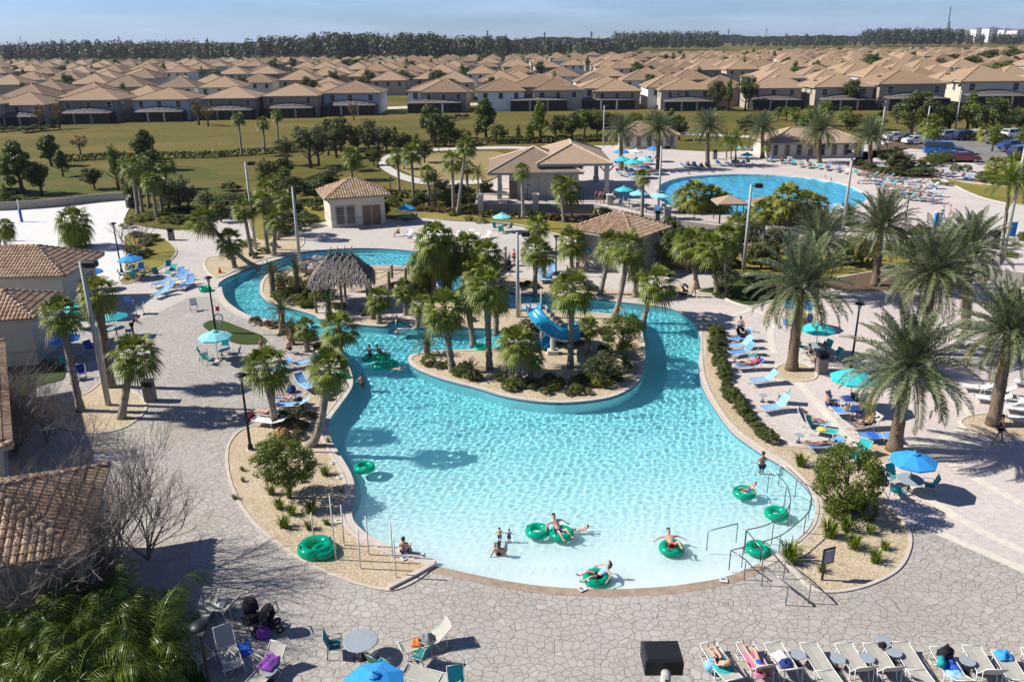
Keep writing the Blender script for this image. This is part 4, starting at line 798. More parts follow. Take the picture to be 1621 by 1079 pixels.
def front_house(x,y,wpx,wall,desc,wins=3,side=False,tc=None):
    B=P(x,y); s=wpx/ppm(B)/16.2; e=empty('house',B,0,s); e.scale=(s,s,s*.92); W,D=15,15; HN[0]+=1; r=random.Random(HN[0])
    m=MB(); m.box((0,D/2,3.05),(W,D,6.1)); m.build('wall','stucco_'+wall,e)
    rf=roofmb(W,D,6.1,3.1+r.uniform(-.2,.3),.6,True,1,.25,.13).build('roof',['tile_far','ridge_cap','trim'],e,loc=(-W/2,0,0))
    v=MB(); v.box((r.uniform(-2,2),3.2,7.75),(1.1,.5,.35)); v.build('vent','ridge_cap',rf); rf_=W/2
    for k in range(wins): rect_window(e,-5.2+10.4*k/(wins-1)+r.uniform(-.4,.4),4.7,1.25,1.7)
    for k in range(3): rect_window(e,W/2+.02,4.7 if k<2 else 1.7,1.0,1.5,0)
    # the side windows sit on the flanks
    ws_=[c for c in COL.objects if c.parent==e and c.name.startswith('window')][-3:]
    for k,c in enumerate(ws_): c.location=((W/2+.02) if x<800 else (-W/2-.02),3+4*k,4.7); c.rotation_euler=(0,0,pi/2 if x<800 else -pi/2)
    # screened patio with arched frame
    pw=r.uniform(13.2,14.6); pd=4.2; sc=MB()
    sc.box((0,-pd/2,1.35),(pw,pd,2.7)); p=sc.build('screened_patio','screen_mesh',e)
    f=MB(); n=9
    for i in range(n):
        t=i/(n-1); xx=-pw/2+pw*t; zz=2.75+1.15*math.sin(pi*t)**.8; f.box((xx,-pd-.04,1.4),(.09,.09,2.8)); f.tube([(xx,-pd-.04,2.75),(xx,-.3,zz+.2)],.05,4)
        if i<n-1:
            t2=(i+1)/(n-1); z2=2.75+1.15*math.sin(pi*t2)**.8; f.tube([(xx,-.3,zz+.2),(-pw/2+pw*t2,-.3,z2+.2)],.05,4); f.tube([(xx,-pd*.5,2.75+(zz-2.55)*.6),(-pw/2+pw*t2,-pd*.5,2.75+(z2-2.55)*.6)],.05,4)
    f.box((0,-pd-.04,2.75),(pw,.12,.12)); f.box((0,-pd-.04,.9),(pw,.06,.06)); f.build('patio_frame','bronze',p)
    a=MB(); A=[];n=12
    for i in range(n+1):
        t=i/n; A+= [(-pw/2+pw*t,-pd,2.82),(-pw/2+pw*t,-.05,2.95+1.15*math.sin(pi*t)**.8)]
    a.add(A,[(2*i,2*i+2,2*i+3,2*i+1) for i in range(n)]); a.build('patio_canopy','patio_roof',p)
    c=MB(); 
    for xx in (-2.2,2.2): c.box((xx,-pd-.02,1.4),(.5,.12,2.6))
    c.build('patio_column','stucco_'+wall,p)
    tag(e,desc,'house','two-storey houses backing onto the lawn',px=(x,y)); return e
FH=[(-55,203,100,'beige',3),(34,198,88,'beige',3),(145,194,99,'grey',3),(258,191,93,'blue',3),(365,188,90,'grey',3),(462,185,92,'tan',2),(558,181,94,'blue',3),(690,177,92,'white',4),(852,174,101,'tan',3),(961,172,90,'white',3),(1086,174,88,'beige',3),(1224,172,90,'beige',3),(1333,173,98,'beige',3),(1440,173,112,'tan',2),(1568,169,112,'cream',2),(1700,168,110,'tan',2)]
FL=['far left edge, cut by the frame','with pale beige walls at the left edge','dark taupe house with white window frames and wide dark patio','blue-white walls, between the dark taupe and brown houses','brown-grey house with arched patio behind thin palms','olive tan house with two rear windows','pale blue-grey house left of the gap before the white house','bright white house with four rear windows and sunlit side wall','tan house with dark patio right of the white house','white house with sunny right wall behind the hedge palms','beige house behind the date palms, arched dark patio','pinkish beige house in the middle right of the front row','beige house with wide arched patio left of the light pole','tan house behind the leafy oak on the right','cream house at the right end behind trees','tan house beyond the right edge']
for (x,y,w_,wl,n),d in zip(FH,FL): front_house(x,y,w_,wl,'two-storey hip-roofed house: '+d if len(d.split())<10 else 'hip-roofed '+d,n)
# rows of houses behind: variants share meshes
def mid_proto(wall,kind,seed):
    W,D=14.5,15.5; r=random.Random(seed); wm=MB(); wm.box((0,D/2,3.05),(W,D,6.1)); rm=roofmb(W,D,6.1,3.7,.6,True,1,.22,.14)
    for i,v in enumerate(rm.v): rm.v[i]=(v[0]-W/2,v[1],v[2])
    if kind==1:
        wm.box((W*.2,-1.6,1.5),(W*.55,3.2,3.0)); q=roofmb(W*.55,5.2,3.0,1.4,.5,True,1,.2,.12); q.v=[(v[0]+W*.2-W*.275,v[1]-3.2,v[2]) for v in q.v]; b=len(rm.v); rm.v+=q.v; nf=len(rm.f)
        for k,f in enumerate(q.f):
            if k in q.uv: rm.uv[nf+k]=q.uv[k]
        rm.f+=[tuple(i+b for i in f) for f in q.f]; rm.m+=q.m
    if kind==2:
        wm.box((-W*.22,-.9,3.0),(W*.42,1.8,6.0)); q=roofmb(W*.42,6,6.0,1.5,.5,True,1,.2,.12); q.v=[(v[0]-W*.22-W*.21,v[1]-1.8,v[2]) for v in q.v]; b=len(rm.v); nf=len(rm.f)
        for k in q.uv: rm.uv[nf+k]=q.uv[k]
        rm.v+=q.v; rm.f+=[tuple(i+b for i in f) for f in q.f]; rm.m+=q.m
    wn=[]
    for k in range(3):
        g=MB(); g.box((0,0,0),(1.25,.08,1.7),0); t=.1
        for sx in(-1,1): g.box((sx*.68,-.03,0),(t,.1,1.9),1)
        for sz in(-1,1): g.box((0,-.03,sz*.9),(1.4,.1,t),1)
        wn.append((g.mesh('window_mesh',['window_glass','white_paint']),(-4.8+4.8*k,-.05-(1.8 if kind==2 and k==0 else 0),4.6)))
    if kind==1:
        g=MB(); g.box((0,0,0),(4.6,.08,2.2)); wn.append((g.mesh('garage_door_mesh','garage'),(W*.2,-3.25,1.15)))
    return wm.mesh('house_wall_mesh','stucco_'+wall),rm.mesh('house_roof_mesh',['tile_far','ridge_cap','trim']),wn
PRO=[mid_proto(w_,k,i) for i,(w_,k) in enumerate((('white',0),('beige',1),('tan',2),('cream',1),('grey',0),('blue',2),('white',1),('beige',0)))]
houses=[]; rr=random.Random(21)
off=[40,88,122,170,204,252,286,334,368,416,450,498,532,580,614,662]
for ri,o in enumerate(off):
    xx=-560.0; 
    while xx<620:
        Dp=127-.014*(810+xx/ (230+o)*1300) ; base=230*113/118
        yw=base+o+(xx*.035)+ (0 if xx>-60 else 0)
        if xx<-40: yw-=6
        sx,sy=PR((xx,yw,0)); step=16.9
        lim=500 if sx<330 else 545 if sx<780 else 600 if sx<1120 else 700
        vis=-40<sx<1660
        tint=noise.noise(Vector((xx*.006,yw*.01,3)))
        gap=noise.noise(Vector((xx*.02,yw*.02,7)))>.26
        col=(sx<520 and ri>0)
        if vis and o<lim and rr.random()>.07 and not gap and not(ri%5==2 and rr.random()<.12):
            rz=(0 if ri%2 else pi)+rr.uniform(-.05,.05)
            if sx<330 and ri>1 : rz+=pi/2 if (int(xx/60)%2) else 0
            houses.append((yw,xx+rr.uniform(-.6,.6),yw+rr.uniform(-3,3),rz,rr.randrange(8),ri,sx,sy))
        if col and (int((xx+560)/16.9)%6==5): step+=10
        xx+=step
houses.sort(); near=houses[:284]; rest=houses[284:]
mb=MB(); allm=['stucco_white','stucco_beige','tile_far','ridge_cap','trim','stucco_tan']
for k,(d_,x,y,rz,pi_,ri,sx,sy) in enumerate(near):
    wm,rm,wn=PRO[pi_]; e=empty('house',(x,y,0),rz,(.90 if ri<6 else .86)+.08*((k*7)%5)/4); e.scale.z*=.92+.10*((k*3)%4)/3; 
    # origin at the street side
    link('wall',wm,e,(0,-7.5,0)); link('roof',rm,e,(0,-7.5,0))
    if ri<7:
        for me,l in wn: link('garage_door' if 'garage' in me.name else 'window',me,e,(l[0],l[1]-7.5,l[2]))
        if abs(rz)>2:  # rear face seen: windows on that side too
            for me,l in wn[:3]: o=link('window',me,e,(l[0],8.07,l[2])); o.rotation_euler=(0,0,pi)
    nm=['white','beige','tan','cream','grey-brown','pale blue','white','beige'][pi_]
    tag(e,'%s hip-roofed house in the %s row behind the lawn houses'%(nm,ordw(ri)),'house','hip-roofed houses of the estate',px=(sx,sy))
for (d_,x,y,rz,pi_,ri,sx,sy) in rest:
    M=Matrix.Rotation(rz,3,'Z'); c=Vector((x,y,0)); W,D=14.5,15.5
    W,D=12.8,13.8; mb.box(c+Vector((0,0,2.45)),(W,D,4.9),[0,1,5][pi_%3],M); F,_,K=hipfaces(W,D,4.9,2.9,.6)
    for q in F: mb.add([M@(p-Vector((W/2,D/2,0)))+c for p in (q if (q[2]-q[3]).length>1e-4 else q[:3])],[(0,1,2,3) if (q[2]-q[3]).length>1e-4 else (0,1,2)],2,[(0,0)]*4)
if rest: o=mb.build('distant_houses',allm); tag(o,'mass of small tiled roofs far behind the estate rows','houses',kind='stuff',px=(800,100))
# estate trees
for i in range(240):
    d_,x,y,rz,pi_,ri,sx,sy=houses[rr.randrange(8,len(houses))]; xx=x+rr.uniform(-8,8.6); yy=y-rr.uniform(11,24); B=Vector((xx,yy,0)); h=rr.uniform(6.5,10); kd=rr.choice(['oak','oak','olive','bright'])
    e=empty('garden_tree',B,i); c=link('crown',TC[kd][0],e,(0,0,h*.2)); c.scale=(h*.34,h*.34,h*.42); t=link('trunk',WOOD[0],e); t.scale=(h*.4,)*3
    tag(e,'~'+{'oak':'dark leafy garden tree','olive':'grey-green garden tree','bright':'green conical garden tree'}[kd]+' among the estate roofs','tree','garden trees among the houses',px=(sx,sy))
# far woods: one mass
def wood_mass(name,spec,label,seed,m,card=.85,cards=150):
    r=random.Random(seed); mb=MB()
    for x0,x1,yb,yt,n,dj in spec:
        for k in range(n):
            x=r.uniform(x0,x1); B=P(x,yb+r.uniform(-1,1.2)); B.y+=r.uniform(0,dj); h=max(5,hsolve(B,yt+r.uniform(-2,5)*.8)); rad=h*r.uniform(.2,.32); tall=r.random()<.25
            if tall: rad*=.6
            for j in range(cards):
                d=Vector((r.gauss(0,1),r.gauss(0,1),r.gauss(0,1))).normalized()*r.uniform(.5,1); p=B+Vector((d.x*rad,d.y*rad,h*(.55+.45*d.z))); n_=(d+Vector((r.uniform(-1,1),r.uniform(-1,1),r.uniform(-.3,1)))).normalized(); a=n_.orthogonal().normalized(); b=n_.cross(a); l=card*r.uniform(.6,1.4)*h/18
                mb.add([p-a*l,p-b*l*.7,p+a*l,p+b*l*.7],[(0,1,2,3)])
    o=mb.build(name,m); tag(o,label,'woods',kind='stuff',px=(500,80)); return o
leafmat('wood_leaf',(.03,.042,.022),(.055,.07,.036),(.085,.095,.055),tr=.2)
wood_mass('far_woods',[(-40,400,102,66,150,90),(60,330,98,62,60,60),(380,800,98,56,190,110),(480,700,98,50,70,60),(780,1000,92,60,90,90),(880,1010,88,58,30,40)],'dense dark woods closing the estate on the left and middle',3,'wood_leaf')
wood_mass('far_grove',[(980,1140,80,49,110,80),(1100,1400,76,57,110,100),(1380,1540,74,44,120,90),(1540,1680,74,52,60,60),(1240,1330,76,54,24,30)],'dark grove behind the right side of the estate',4,'wood_leaf')
def band_far(name,y,h,seed):
    r=random.Random(seed); mb=MB(); vs=[]; n=260
    for i in range(n+1):
        x=-y*.75+1.5*y*i/n; hh=h*(.6+.5*noise.noise(Vector((x*.004,seed,0)))+.25*r.random()); yy=y+x*.02
        vs+=[(x,yy,0),(x,yy,hh),(x,yy+220,hh*.8),(x,yy+220,0)]
    mb.add(vs,[(4*i+k,4*i+4+k,4*i+5+k,4*i+1+k) for i in range(n) for k in range(3)]); o=mb.build(name,'wood_leaf'); tag(o,'low bluish line of woods along the horizon','woods',kind='stuff',px=(800,62))
band_far('horizon_woods',2600,24,1); 
# white apartment blocks on the horizon at the right
for i,(x0,x1,yb,yt) in enumerate(((1522,1540,66,48),(1542,1560,66,44),(1562,1584,66,43),(1586,1604,66,45),(1606,1640,66,46))):
    B=P((x0+x1)/2,yb+1); h=hsolve(B,yt); W=(x1-x0)/ppm(B); e=empty('apartment_block',B); m=MB(); m.box((0,W*.5,h*.45),(W*.94,W,h*.9)); m.build('wall','stucco_white',e)
    r_=roofmb(W*.94,W,h*.88,h*.14,.8,False); r_.build('roof',['patio_roof','ridge_cap','trim'],e,loc=(-W*.47,0,0))
    wm_=MB()
    for f_ in range(4):
        for c_ in range(4): wm_.box((-W*.36+W*.24*c_,-.3,h*(.14+.2*f_)),(W*.1,.3,h*.09))
    wm_.build('window','window_glass',e); tag(e,'~white four-storey apartment block on the horizon','building','apartment blocks on the horizon',px=(x0,yb))
# thin masts
for x,yb,yt,l in ((1496,70,11,'tall thin lattice mast on the horizon at the right'),(1498,72,34,None),(192,85,57,None),(36,80,57,None),(331,84,60,None),(936,80,50,None),(862,80,51,None),(772,80,48,None),(1152,70,45,None),(1212,66,45,None))[:10]:
    B=P(x,yb); h=hsolve(B,yt); m=MB(); w_=1.0
    for sx in(-1,1): m.tube([(sx*w_*1.5,0,0),(sx*.3,0,h)],.45,4)
    for k in range(8): z=h*k/8; s=w_*1.5*(1-k/8); m.tube([(-s,0,z),(s*.85,0,z+h/8)],.2,3)
    if yb>72 or x>1000 and yt>40:
        for z in(.82,.92): m.tube([(-h*.1,0,h*z),(h*.1,0,h*z)],.3,4)
    o=m.build('mast','dark_metal',None,loc=B); tag(o,l or '~thin power line pylon standing above the woods','mast','power pylons on the horizon',px=(x,yb))
# ---------------- resort buildings ----------------
def tileroof(par,W,D,ez,rise,ov=.5,tw=.26,rh=.40,capr=.13,name='roof',mb0=None):
    """barrel tiles laid one by one in courses"""
    F,(a,b),K=hipfaces(W,D,ez,rise,ov); mb=MB(); r=random.Random(int(W*97))
    for q in F:
        n=(q[1]-q[0]); Lb=n.length; n=n.normalized(); mid=((q[2]+q[3])/2-(q[0]+q[1])/2); up=mid-n*mid.dot(n); H_=up.length; up=up.normalized(); nor=n.cross(up)
        l0=(q[3]-q[0]).dot(n); l1=(q[2]-q[0]).dot(n); rows=int(H_/rh)
        mb.add([q[0]-nor*.03,q[1]-nor*.03,q[2]-nor*.03,q[3]-nor*.03],[(0,1,2,3)] if l1-l0>.01 else [(0,1,2)],1)
        for j in range(rows+1):
            v0=j*rh; v1=min(v0+rh*1.08,H_); f0=v0/H_; ua=l0*f0; ub=Lb-(Lb-l1)*f0; k=int((ub-ua)/tw)
            for i in range(k):
                uc=(math.ceil(ua/tw)+i+.5)*tw
                if uc>ub-.02: break
                vs=[]; up0=.055+r.uniform(-.006,.006)
                for t in range(5):
                    an=pi*t/4; cu=-math.cos(an)*tw*.46; hh=math.sin(an)*tw*.36
                    vs+=[q[0]+n*(uc+cu)+up*v0+nor*(hh+up0),q[0]+n*(uc+cu)+up*v1+nor*(hh+.015)]
                vs.append(q[0]+n*(uc)+up*v0+nor*.0)
                mb.add(vs,[(2*t,2*t+2,2*t+3,2*t+1) for t in range(4)]+[(10,2*t+2,2*t) for t in range(4)],0)
    dn=Vector((0,0,-.16))
    for i in range(4): mb.add([K[i],K[(i+1)%4],K[(i+1)%4]+dn,K[i]+dn],[(3,2,1,0)],2)
    mb.add([k+dn for k in K],[(3,2,1,0)],2)
    rf=mb.build(name,['tile_near','bark','trim'],par)
    c=MB(); ends=[(K[0],F[0][3]),(K[1],F[0][2]),(K[2],F[2][3]),(K[3],F[2][2])]
    if (a-b).length>.05: ends.append((a,b))
    for p,q in ends:
        n=max(1,int((q-p).length/.42)); d=(q-p)/n
        for i in range(n): c.tube([p+d*i+Vector((0,0,.06)),p+d*(i+1.08)+Vector((0,0,.02))],[capr*1.12,capr*.92],8)
    c.build('ridge_tiles','tile_near',rf,True)
    return rf
def resort(name,O,ang,W,D,eave,rise,label,tiles=True,wall='stucco_resort',z=0,ins=.1,wins=(),doors=(),tw=.26):
    e=empty(name,(O.x,O.y,z),ang); m=MB(); eh=eave-z
    m.box((W/2,D/2,(eh-.1)/2),(W-2*ins,D-2*ins,eh-.1)); m.build('wall',wall,e)
    t=MB(); t.box((W/2,D/2,1.0),(W-2*ins+.06,D-2*ins+.06,.12)); t.build('band','trim',e)
    if tiles: tileroof(e,W,D,eh,rise,.55,tw)
    else: roofmb(W,D,eh,rise,.55,True,1,.2,.12).build('roof',['tile_shop','ridge_cap_pale','trim'],e)
    for (f,u,zc,w_,h_) in wins:
        if f=='S': rect_window(e,u,zc,w_,h_,ins-.03,'trim')
        if f=='E': g=rect_window(e,0,zc,w_,h_,0,'trim'); g.location=(W-ins+.03,u,zc); g.rotation_euler=(0,0,pi/2)
    for (f,u,w_,h_) in doors:
        d=MB(); d.box((0,0,0),(w_,.08,h_)); g=d.build('door','door_brown',e,loc=(u,ins-.05,h_/2+.05) if f=='S' else (W-ins+.05,u,h_/2+.05)); 
        if f=='E': g.rotation_euler=(0,0,pi/2)
        kb=MB(); kb.ell((w_*.35,-.07,0),(.04,.04,.04)); kb.build('handle','dark_metal',g)
    tag(e,label,'building',None,px=PR((O.x,O.y,0))); return e
def corner(px,py,z,ang,W): # south-east corner given: origin is W behind it
    C0=P(px,py,z); d1=Vector((math.cos(ang),math.sin(ang),0)); d2=Vector((-d1.y,d1.x,0)); return C0-d1*(W+.55)+d2*.55
resort('tiled_building',corner(130,878,3.4,R(17),10),R(17),10,5.6,3.4,1.35,'near left building with barrel-tiled hip roof beneath leafless trees',wins=[('E',2.6,1.8,1.2,1.2)])
resort('tiled_building',corner(20,705,3.2,R(31),9),R(31),9,15,3.2,1.4,'tiled building strip at the left edge behind the leafless tree')
resort('tiled_building',corner(57,505,3.4,R(10),8),R(10),8,4.6,3.4,1.25,'tile-roofed building beside the deep blue umbrella at the left edge')
resort('tiled_building',corner(102,438,3.4,R(2),9),R(2),9,6.0,3.4,1.6,'tile-roofed pool bar below the white sand court',doors=[('E',3,1,2.1)],wins=[('E',4.6,1.6,1.2,1.2)])
O=P(511,316,3.4); resort('shop_building',O+Vector((.5,.7,0)),R(20),6.4,5.6,3.4,1.55,'small tiled shop with two dark windows and two brown doors behind the river loop',wall='stucco_cream',wins=[('S',1.15,1.35,.85,1.9),('S',2.35,1.35,.85,1.9)],doors=[('S',4.2,.95,2.2),('S',5.3,.95,2.2)],tw=.3)
O=P(1003,380,3.4); resort('kiosk',O+Vector((0,.7,0)),R(50),5.6,6.2,3.4,1.5,'square kiosk with tan tiled pyramid roof north of the river',tw=.3)
# open pavilion on the upper plaza
z5=5.5; a=P(849,260,z5); b=P(971,260,z5); c=P(972,237,z5); W=(b-a).length; D=c.y-b.y; ap=P(914,225,8.3)
e=empty('pavilion',(a.x,a.y,H1)); roofmb(W,D,z5-H1,hsolve(V3_(a.x+W/2,a.y+min(W,D)/2,0),228)-z5,0,True,1,.3,.16).build('roof',['tile_shop','ridge_cap_pale','trim'],e)
for (x,y) in ((W*.93,.5),(W*.93,D-.6),(W*.5,D-.6),(W*.1,D-.6),(W*.52,.5)):
    m=MB(); m.box((0,0,(z5-H1)/2-.15),(.55,.55,z5-H1-.3)); m.box((0,0,.3),(.75,.75,.6)); m.build('column','stucco_resort',e,loc=(x,y,0))
m=MB(); m.box((W*.27,1.6,(z5-H1)/2-.15),(W*.45,2.2,z5-H1-.3)); m.build('wall','stucco_resort',e); tag(e,'open tiled pavilion with columns at the west end of the upper pool','pavilion',px=(910,300))
m=MB()
for (x,y) in ((W*.93,.5),(W*.52,.5)):
    for s in(-1,1): m.tube([(x,y,z5-H1-1.3),(x+s*.9,y,z5-H1-.35)],.1,5)
m.build('brackets','trim',e)
a=P(772,274,4.6); b=P(925,274,4.6); W=(b-a).length; e=empty('pavilion_wing',(a.x,a.y,H1)); roofmb(W,12,3.4,max(1.2,hsolve(V3_(a.x+W/2,a.y+6,0),232)-4.6),0,True,1,.3,.15).build('roof',['tile_shop','ridge_cap_pale','trim'],e)
m=MB(); m.box((5.4,5,1.65),(5.6,7.2,3.3)); m.build('wall','stucco_resort',e)
for x,y in ((1.4,1.2),(1.4,5.5),(1.4,8.4)): m=MB(); m.box((0,0,1.65),(.45,.45,3.3)); m.box((0,0,.3),(.6,.6,.6)); m.build('column','stucco_resort',e,loc=(x,y,0))
for x in (2.9,): m=MB(); m.box((0,0,0),(1,.08,2.2)); m.build('door','door_brown',e,loc=(x+.2,1.38,1.1))
tag(e,'lower tiled wing at the left side of the open pavilion','building',px=(800,310))
def lowhouse(x0,x1,yb,ye,ya,D,label,nwin,name='pool_house'):
    a=P(x0,yb,H1); b=P(x1,yb,H1); W=(b-a).length; eh=hsolve(a,ye)*1.0; e=empty(name,(a.x,a.y,H1)); m=MB(); m.box((W/2,D/2,eh/2),(W,D,eh)); m.build('wall','stucco_cream',e)
    roofmb(W,D,eh,2.0,.5,True,1,.22,.14).build('roof',['tile_shop','ridge_cap_pale','trim'],e)
    for k in range(nwin): rect_window(e,W*(k+.5)/nwin,1.5,W/nwin*.34,2.0,-.03,'trim','window_glass' if k%2==0 or nwin<4 else 'door_brown')
    tag(e,label,'building',px=(x0,yb))
lowhouse(1217,1370,251,227,215,9,'long low cream pool house with paired dark windows behind the upper pool',8)
lowhouse(985,1072,236,214,208,6,'low cabana building shaded by blue umbrellas on the upper plaza',5,'cabana_building')
# ---------------- people ----------------
SK={'light':(.55,.33,.23),'tan':(.40,.22,.14),'brown':(.20,.10,.06)}
for k,v in SK.items(): mat('skin_'+k,v,.55,.05,8)
for k,v in {'brown':(.06,.03,.015),'blond':(.35,.22,.09),'black':(.012,.01,.01),'red':(.25,.07,.02),'grey':(.3,.29,.28)}.items(): mat('hair_'+k,v,.6,.1)
CL={'red':(.5,.03,.04),'navy':(.02,.04,.18),'blue':(.03,.12,.5),'black':(.015,.015,.02),'white':(.7,.7,.68),'teal':(.02,.35,.35),'purple':(.22,.06,.35),'pink':(.6,.15,.3),'green':(.10,.45,.08),'yellow':(.65,.6,.08),'orange':(.7,.2,.04),'grey':(.2,.2,.21),'lightblue':(.25,.5,.75),'maroon':(.2,.02,.05),'beige':(.45,.36,.27),'magenta':(.45,.03,.32)}
for k,v in CL.items(): mat('cloth_'+k,v,.85,.12,6)
def V3(*a): return Vector(a)
def skin_mesh(name,pts,edges,rad,root,m,sub=1):
    bm=bmesh.new(); L_=bm.verts.layers.skin.verify(); vs=[]
    for i,p in enumerate(pts):
        v=bm.verts.new(p); r=rad[i]; v[L_].radius=r if hasattr(r,'__len__') else (r,r); v[L_].use_root=(i==root); vs.append(v)
    for a,b in edges: bm.edges.new((vs[a],vs[b]))
    me=bpy.data.meshes.new(name+'_cage'); bm.to_mesh(me); bm.free(); o=bpy.data.objects.new('tmp',me); COL.objects.link(o)
    s=o.modifiers.new('s','SKIN'); s.use_smooth_shade=True
    if sub: q=o.modifiers.new('u','SUBSURF'); q.levels=sub; q.render_levels=sub
    dg=bpy.context.evaluated_depsgraph_get(); out=bpy.data.meshes.new_from_object(o.evaluated_get(dg)); out.name=name; bpy.data.objects.remove(o); bpy.data.meshes.remove(me)
    out.materials.clear(); out.materials.append(MATS[m] if m else None)
    for p in out.polygons: p.use_smooth=True
    return out
def figure(name,torso=(0,0,1),face=None,thigh=((0,0,-1),)*2,shin=((0,0,-1),)*2,foot=((0,-1,0),)*2,uarm=((.18,0,-1),(-.18,0,-1)),farm=((.05,-.2,-1),(-.05,-.2,-1)),pelvis=(0,0,.93),head=None,child=1.0):
    """joint positions from limb directions; x is the body's left/right axis"""
    T=Vector(torso).normalized(); X=Vector((1,0,0)); F=Vector(face).normalized() if face else X.cross(T)*-1
    if face is None:
        F=T.cross(X); F=F if F.y<0 or abs(F.y)<1e-3 else -F
    Hd=Vector(head).normalized() if head else T; p0=Vector(pelvis); pts=[];E_=[];Rd=[]
    def add(p,r,par=None):
        pts.append(Vector(p)); Rd.append(r)
        if par is not None: E_.append((par,len(pts)-1))
        return len(pts)-1
    pel=add(p0,(.145,.105)); bel=add(p0+T*.14,(.125,.095),pel); che=add(p0+T*.33,(.155,.105),bel); nb=add(p0+T*.46,(.075,.07),che); nk=add(p0+T*.46+Hd*.07,.052,nb); h1=add(p0+T*.46+Hd*.15+F*.01,(.078,.088),nk); h2=add(p0+T*.46+Hd*.235+F*.005,(.072,.085),h1); ht=add(p0+T*.46+Hd*.285,(.04,.045),h2)
    nose=add(pts[h1]+F*.098+Hd*.02,.012,h1)
    for s in(-1,1): add(pts[h1]+X*s*.085+Hd*.02,(.016,.02),h1)
    J={}
    for k,s in ((0,1),(1,-1)):
        sh=add(p0+T*.41+X*s*.155,.056,che); U=Vector(uarm[k]).normalized(); el=add(pts[sh]+U*.27+X*s*.01,.038,sh); G=Vector(farm[k]).normalized(); mid=add(pts[el]+G*.09,.038,el); wr=add(pts[el]+G*.235,.024,mid); pm=add(pts[wr]+G*.05,(.034,.018),wr)
        side=G.cross(F); side=side.normalized() if side.length>.1 else X
        for q,(o_,l_) in enumerate(((-.027,.062),(-.009,.074),(.009,.078),(.027,.06))):
            f1=add(pts[pm]+G*.045+side*o_,.0095,pm); f2=add(pts[f1]+G*l_*.55+F*.01,.008,f1); add(pts[f2]+(G*.7+F*.5).normalized()*l_*.4,.007,f2)
        t1=add(pts[pm]+side*.04+G*.005,.0105,pm); add(pts[t1]+(side*.5+G*.8)*.035,.009,t1)
        hp=add(p0+X*s*.085-T*.05,.088,pel); Th=Vector(thigh[k]).normalized(); m1=add(pts[hp]+Th*.2,.074,hp); kn=add(pts[hp]+Th*.41,.053,m1); Sh=Vector(shin[k]).normalized(); cf=add(pts[kn]+Sh*.13,.055,kn); an=add(pts[kn]+Sh*.39,.034,cf); Ft=Vector(foot[k]).normalized(); he=add(pts[an]+Sh*.05+Ft*.02,.035,an); to=add(pts[he]+Ft*.13,(.042,.024),he); add(pts[to]+Ft*.06,(.032,.014),to)
        J[k]=(hp,m1,kn,sh,el)
    body=skin_mesh(name+'_body',pts,E_,Rd,0,'skin_light')
    def sub(idx,edges,gro,nm,m): 
        mp_={j:i for i,j in enumerate(idx)}; return skin_mesh(name+nm,[pts[i] for i in idx],[(mp_[a],mp_[b]) for a,b in edges],[tuple(x+gro for x in (Rd[i] if hasattr(Rd[i],'__len__') else (Rd[i],Rd[i]))) for i in idx],0,m)
    hp0,m0,k0,s0,e0=J[0]; hp1,m1_,k1,s1,e1=J[1]
    shorts=sub([pel,hp0,m0,hp1,m1_],[(pel,hp0),(hp0,m0),(pel,hp1),(hp1,m1_)],.016,'_shorts','cloth_navy')
    top=sub([pel,bel,che,s0,s1,nb],[(pel,bel),(bel,che),(che,s0),(che,s1),(che,nb)],.014,'_top','cloth_white')
    suit=sub([che,bel,pel,hp0,hp1],[(che,bel),(bel,pel),(pel,hp0),(pel,hp1)],.010,'_suit','cloth_blue')
    hb=MB(); c=pts[h2]-F*.022+Hd*.012; a_=F.cross(Hd).normalized(); M=Matrix((a_,F,Hd)).transposed()
    n=12; hv=[]
    for i in range(7):
        th=pi*.62*i/6
        for k in range(n):
            q=2*pi*k/n; r=Vector((.092*math.sin(th)*math.cos(q),.108*math.sin(th)*math.sin(q),.10*math.cos(th)))
            if r.y>.05 and r.z<.035: r.z=.04; 
            hv.append(M@r+c)
    hb.add(hv,[(i*n+k,(i+1)*n+k,(i+1)*n+(k+1)%n,i*n+(k+1)%n) for i in range(6) for k in range(n)])
    hair=hb.mesh(name+'_hair','hair_brown',True)
    lb=MB(); lb.add(hv,[(i*n+k,(i+1)*n+k,(i+1)*n+(k+1)%n,i*n+(k+1)%n) for i in range(6) for k in range(n)]); lb.tube([c-F*.06,c-F*.085-Hd*.12,c-F*.07-Hd*.24],[.085,.075,.03],8); hairl=lb.mesh(name+'_hairl','hair_brown',True)
    eb=MB()
    for s in(-1,1): eb.ell(pts[h1]+F*.083+X*s*.03+Hd*.04,(.010,.010,.010),n=6,mseg=4)
    eyes=eb.mesh(name+'_eyes','hair_black')
    return dict(body=body,shorts=shorts,top=top,suit=suit,hair=hair,hairl=hairl,eyes=eyes)
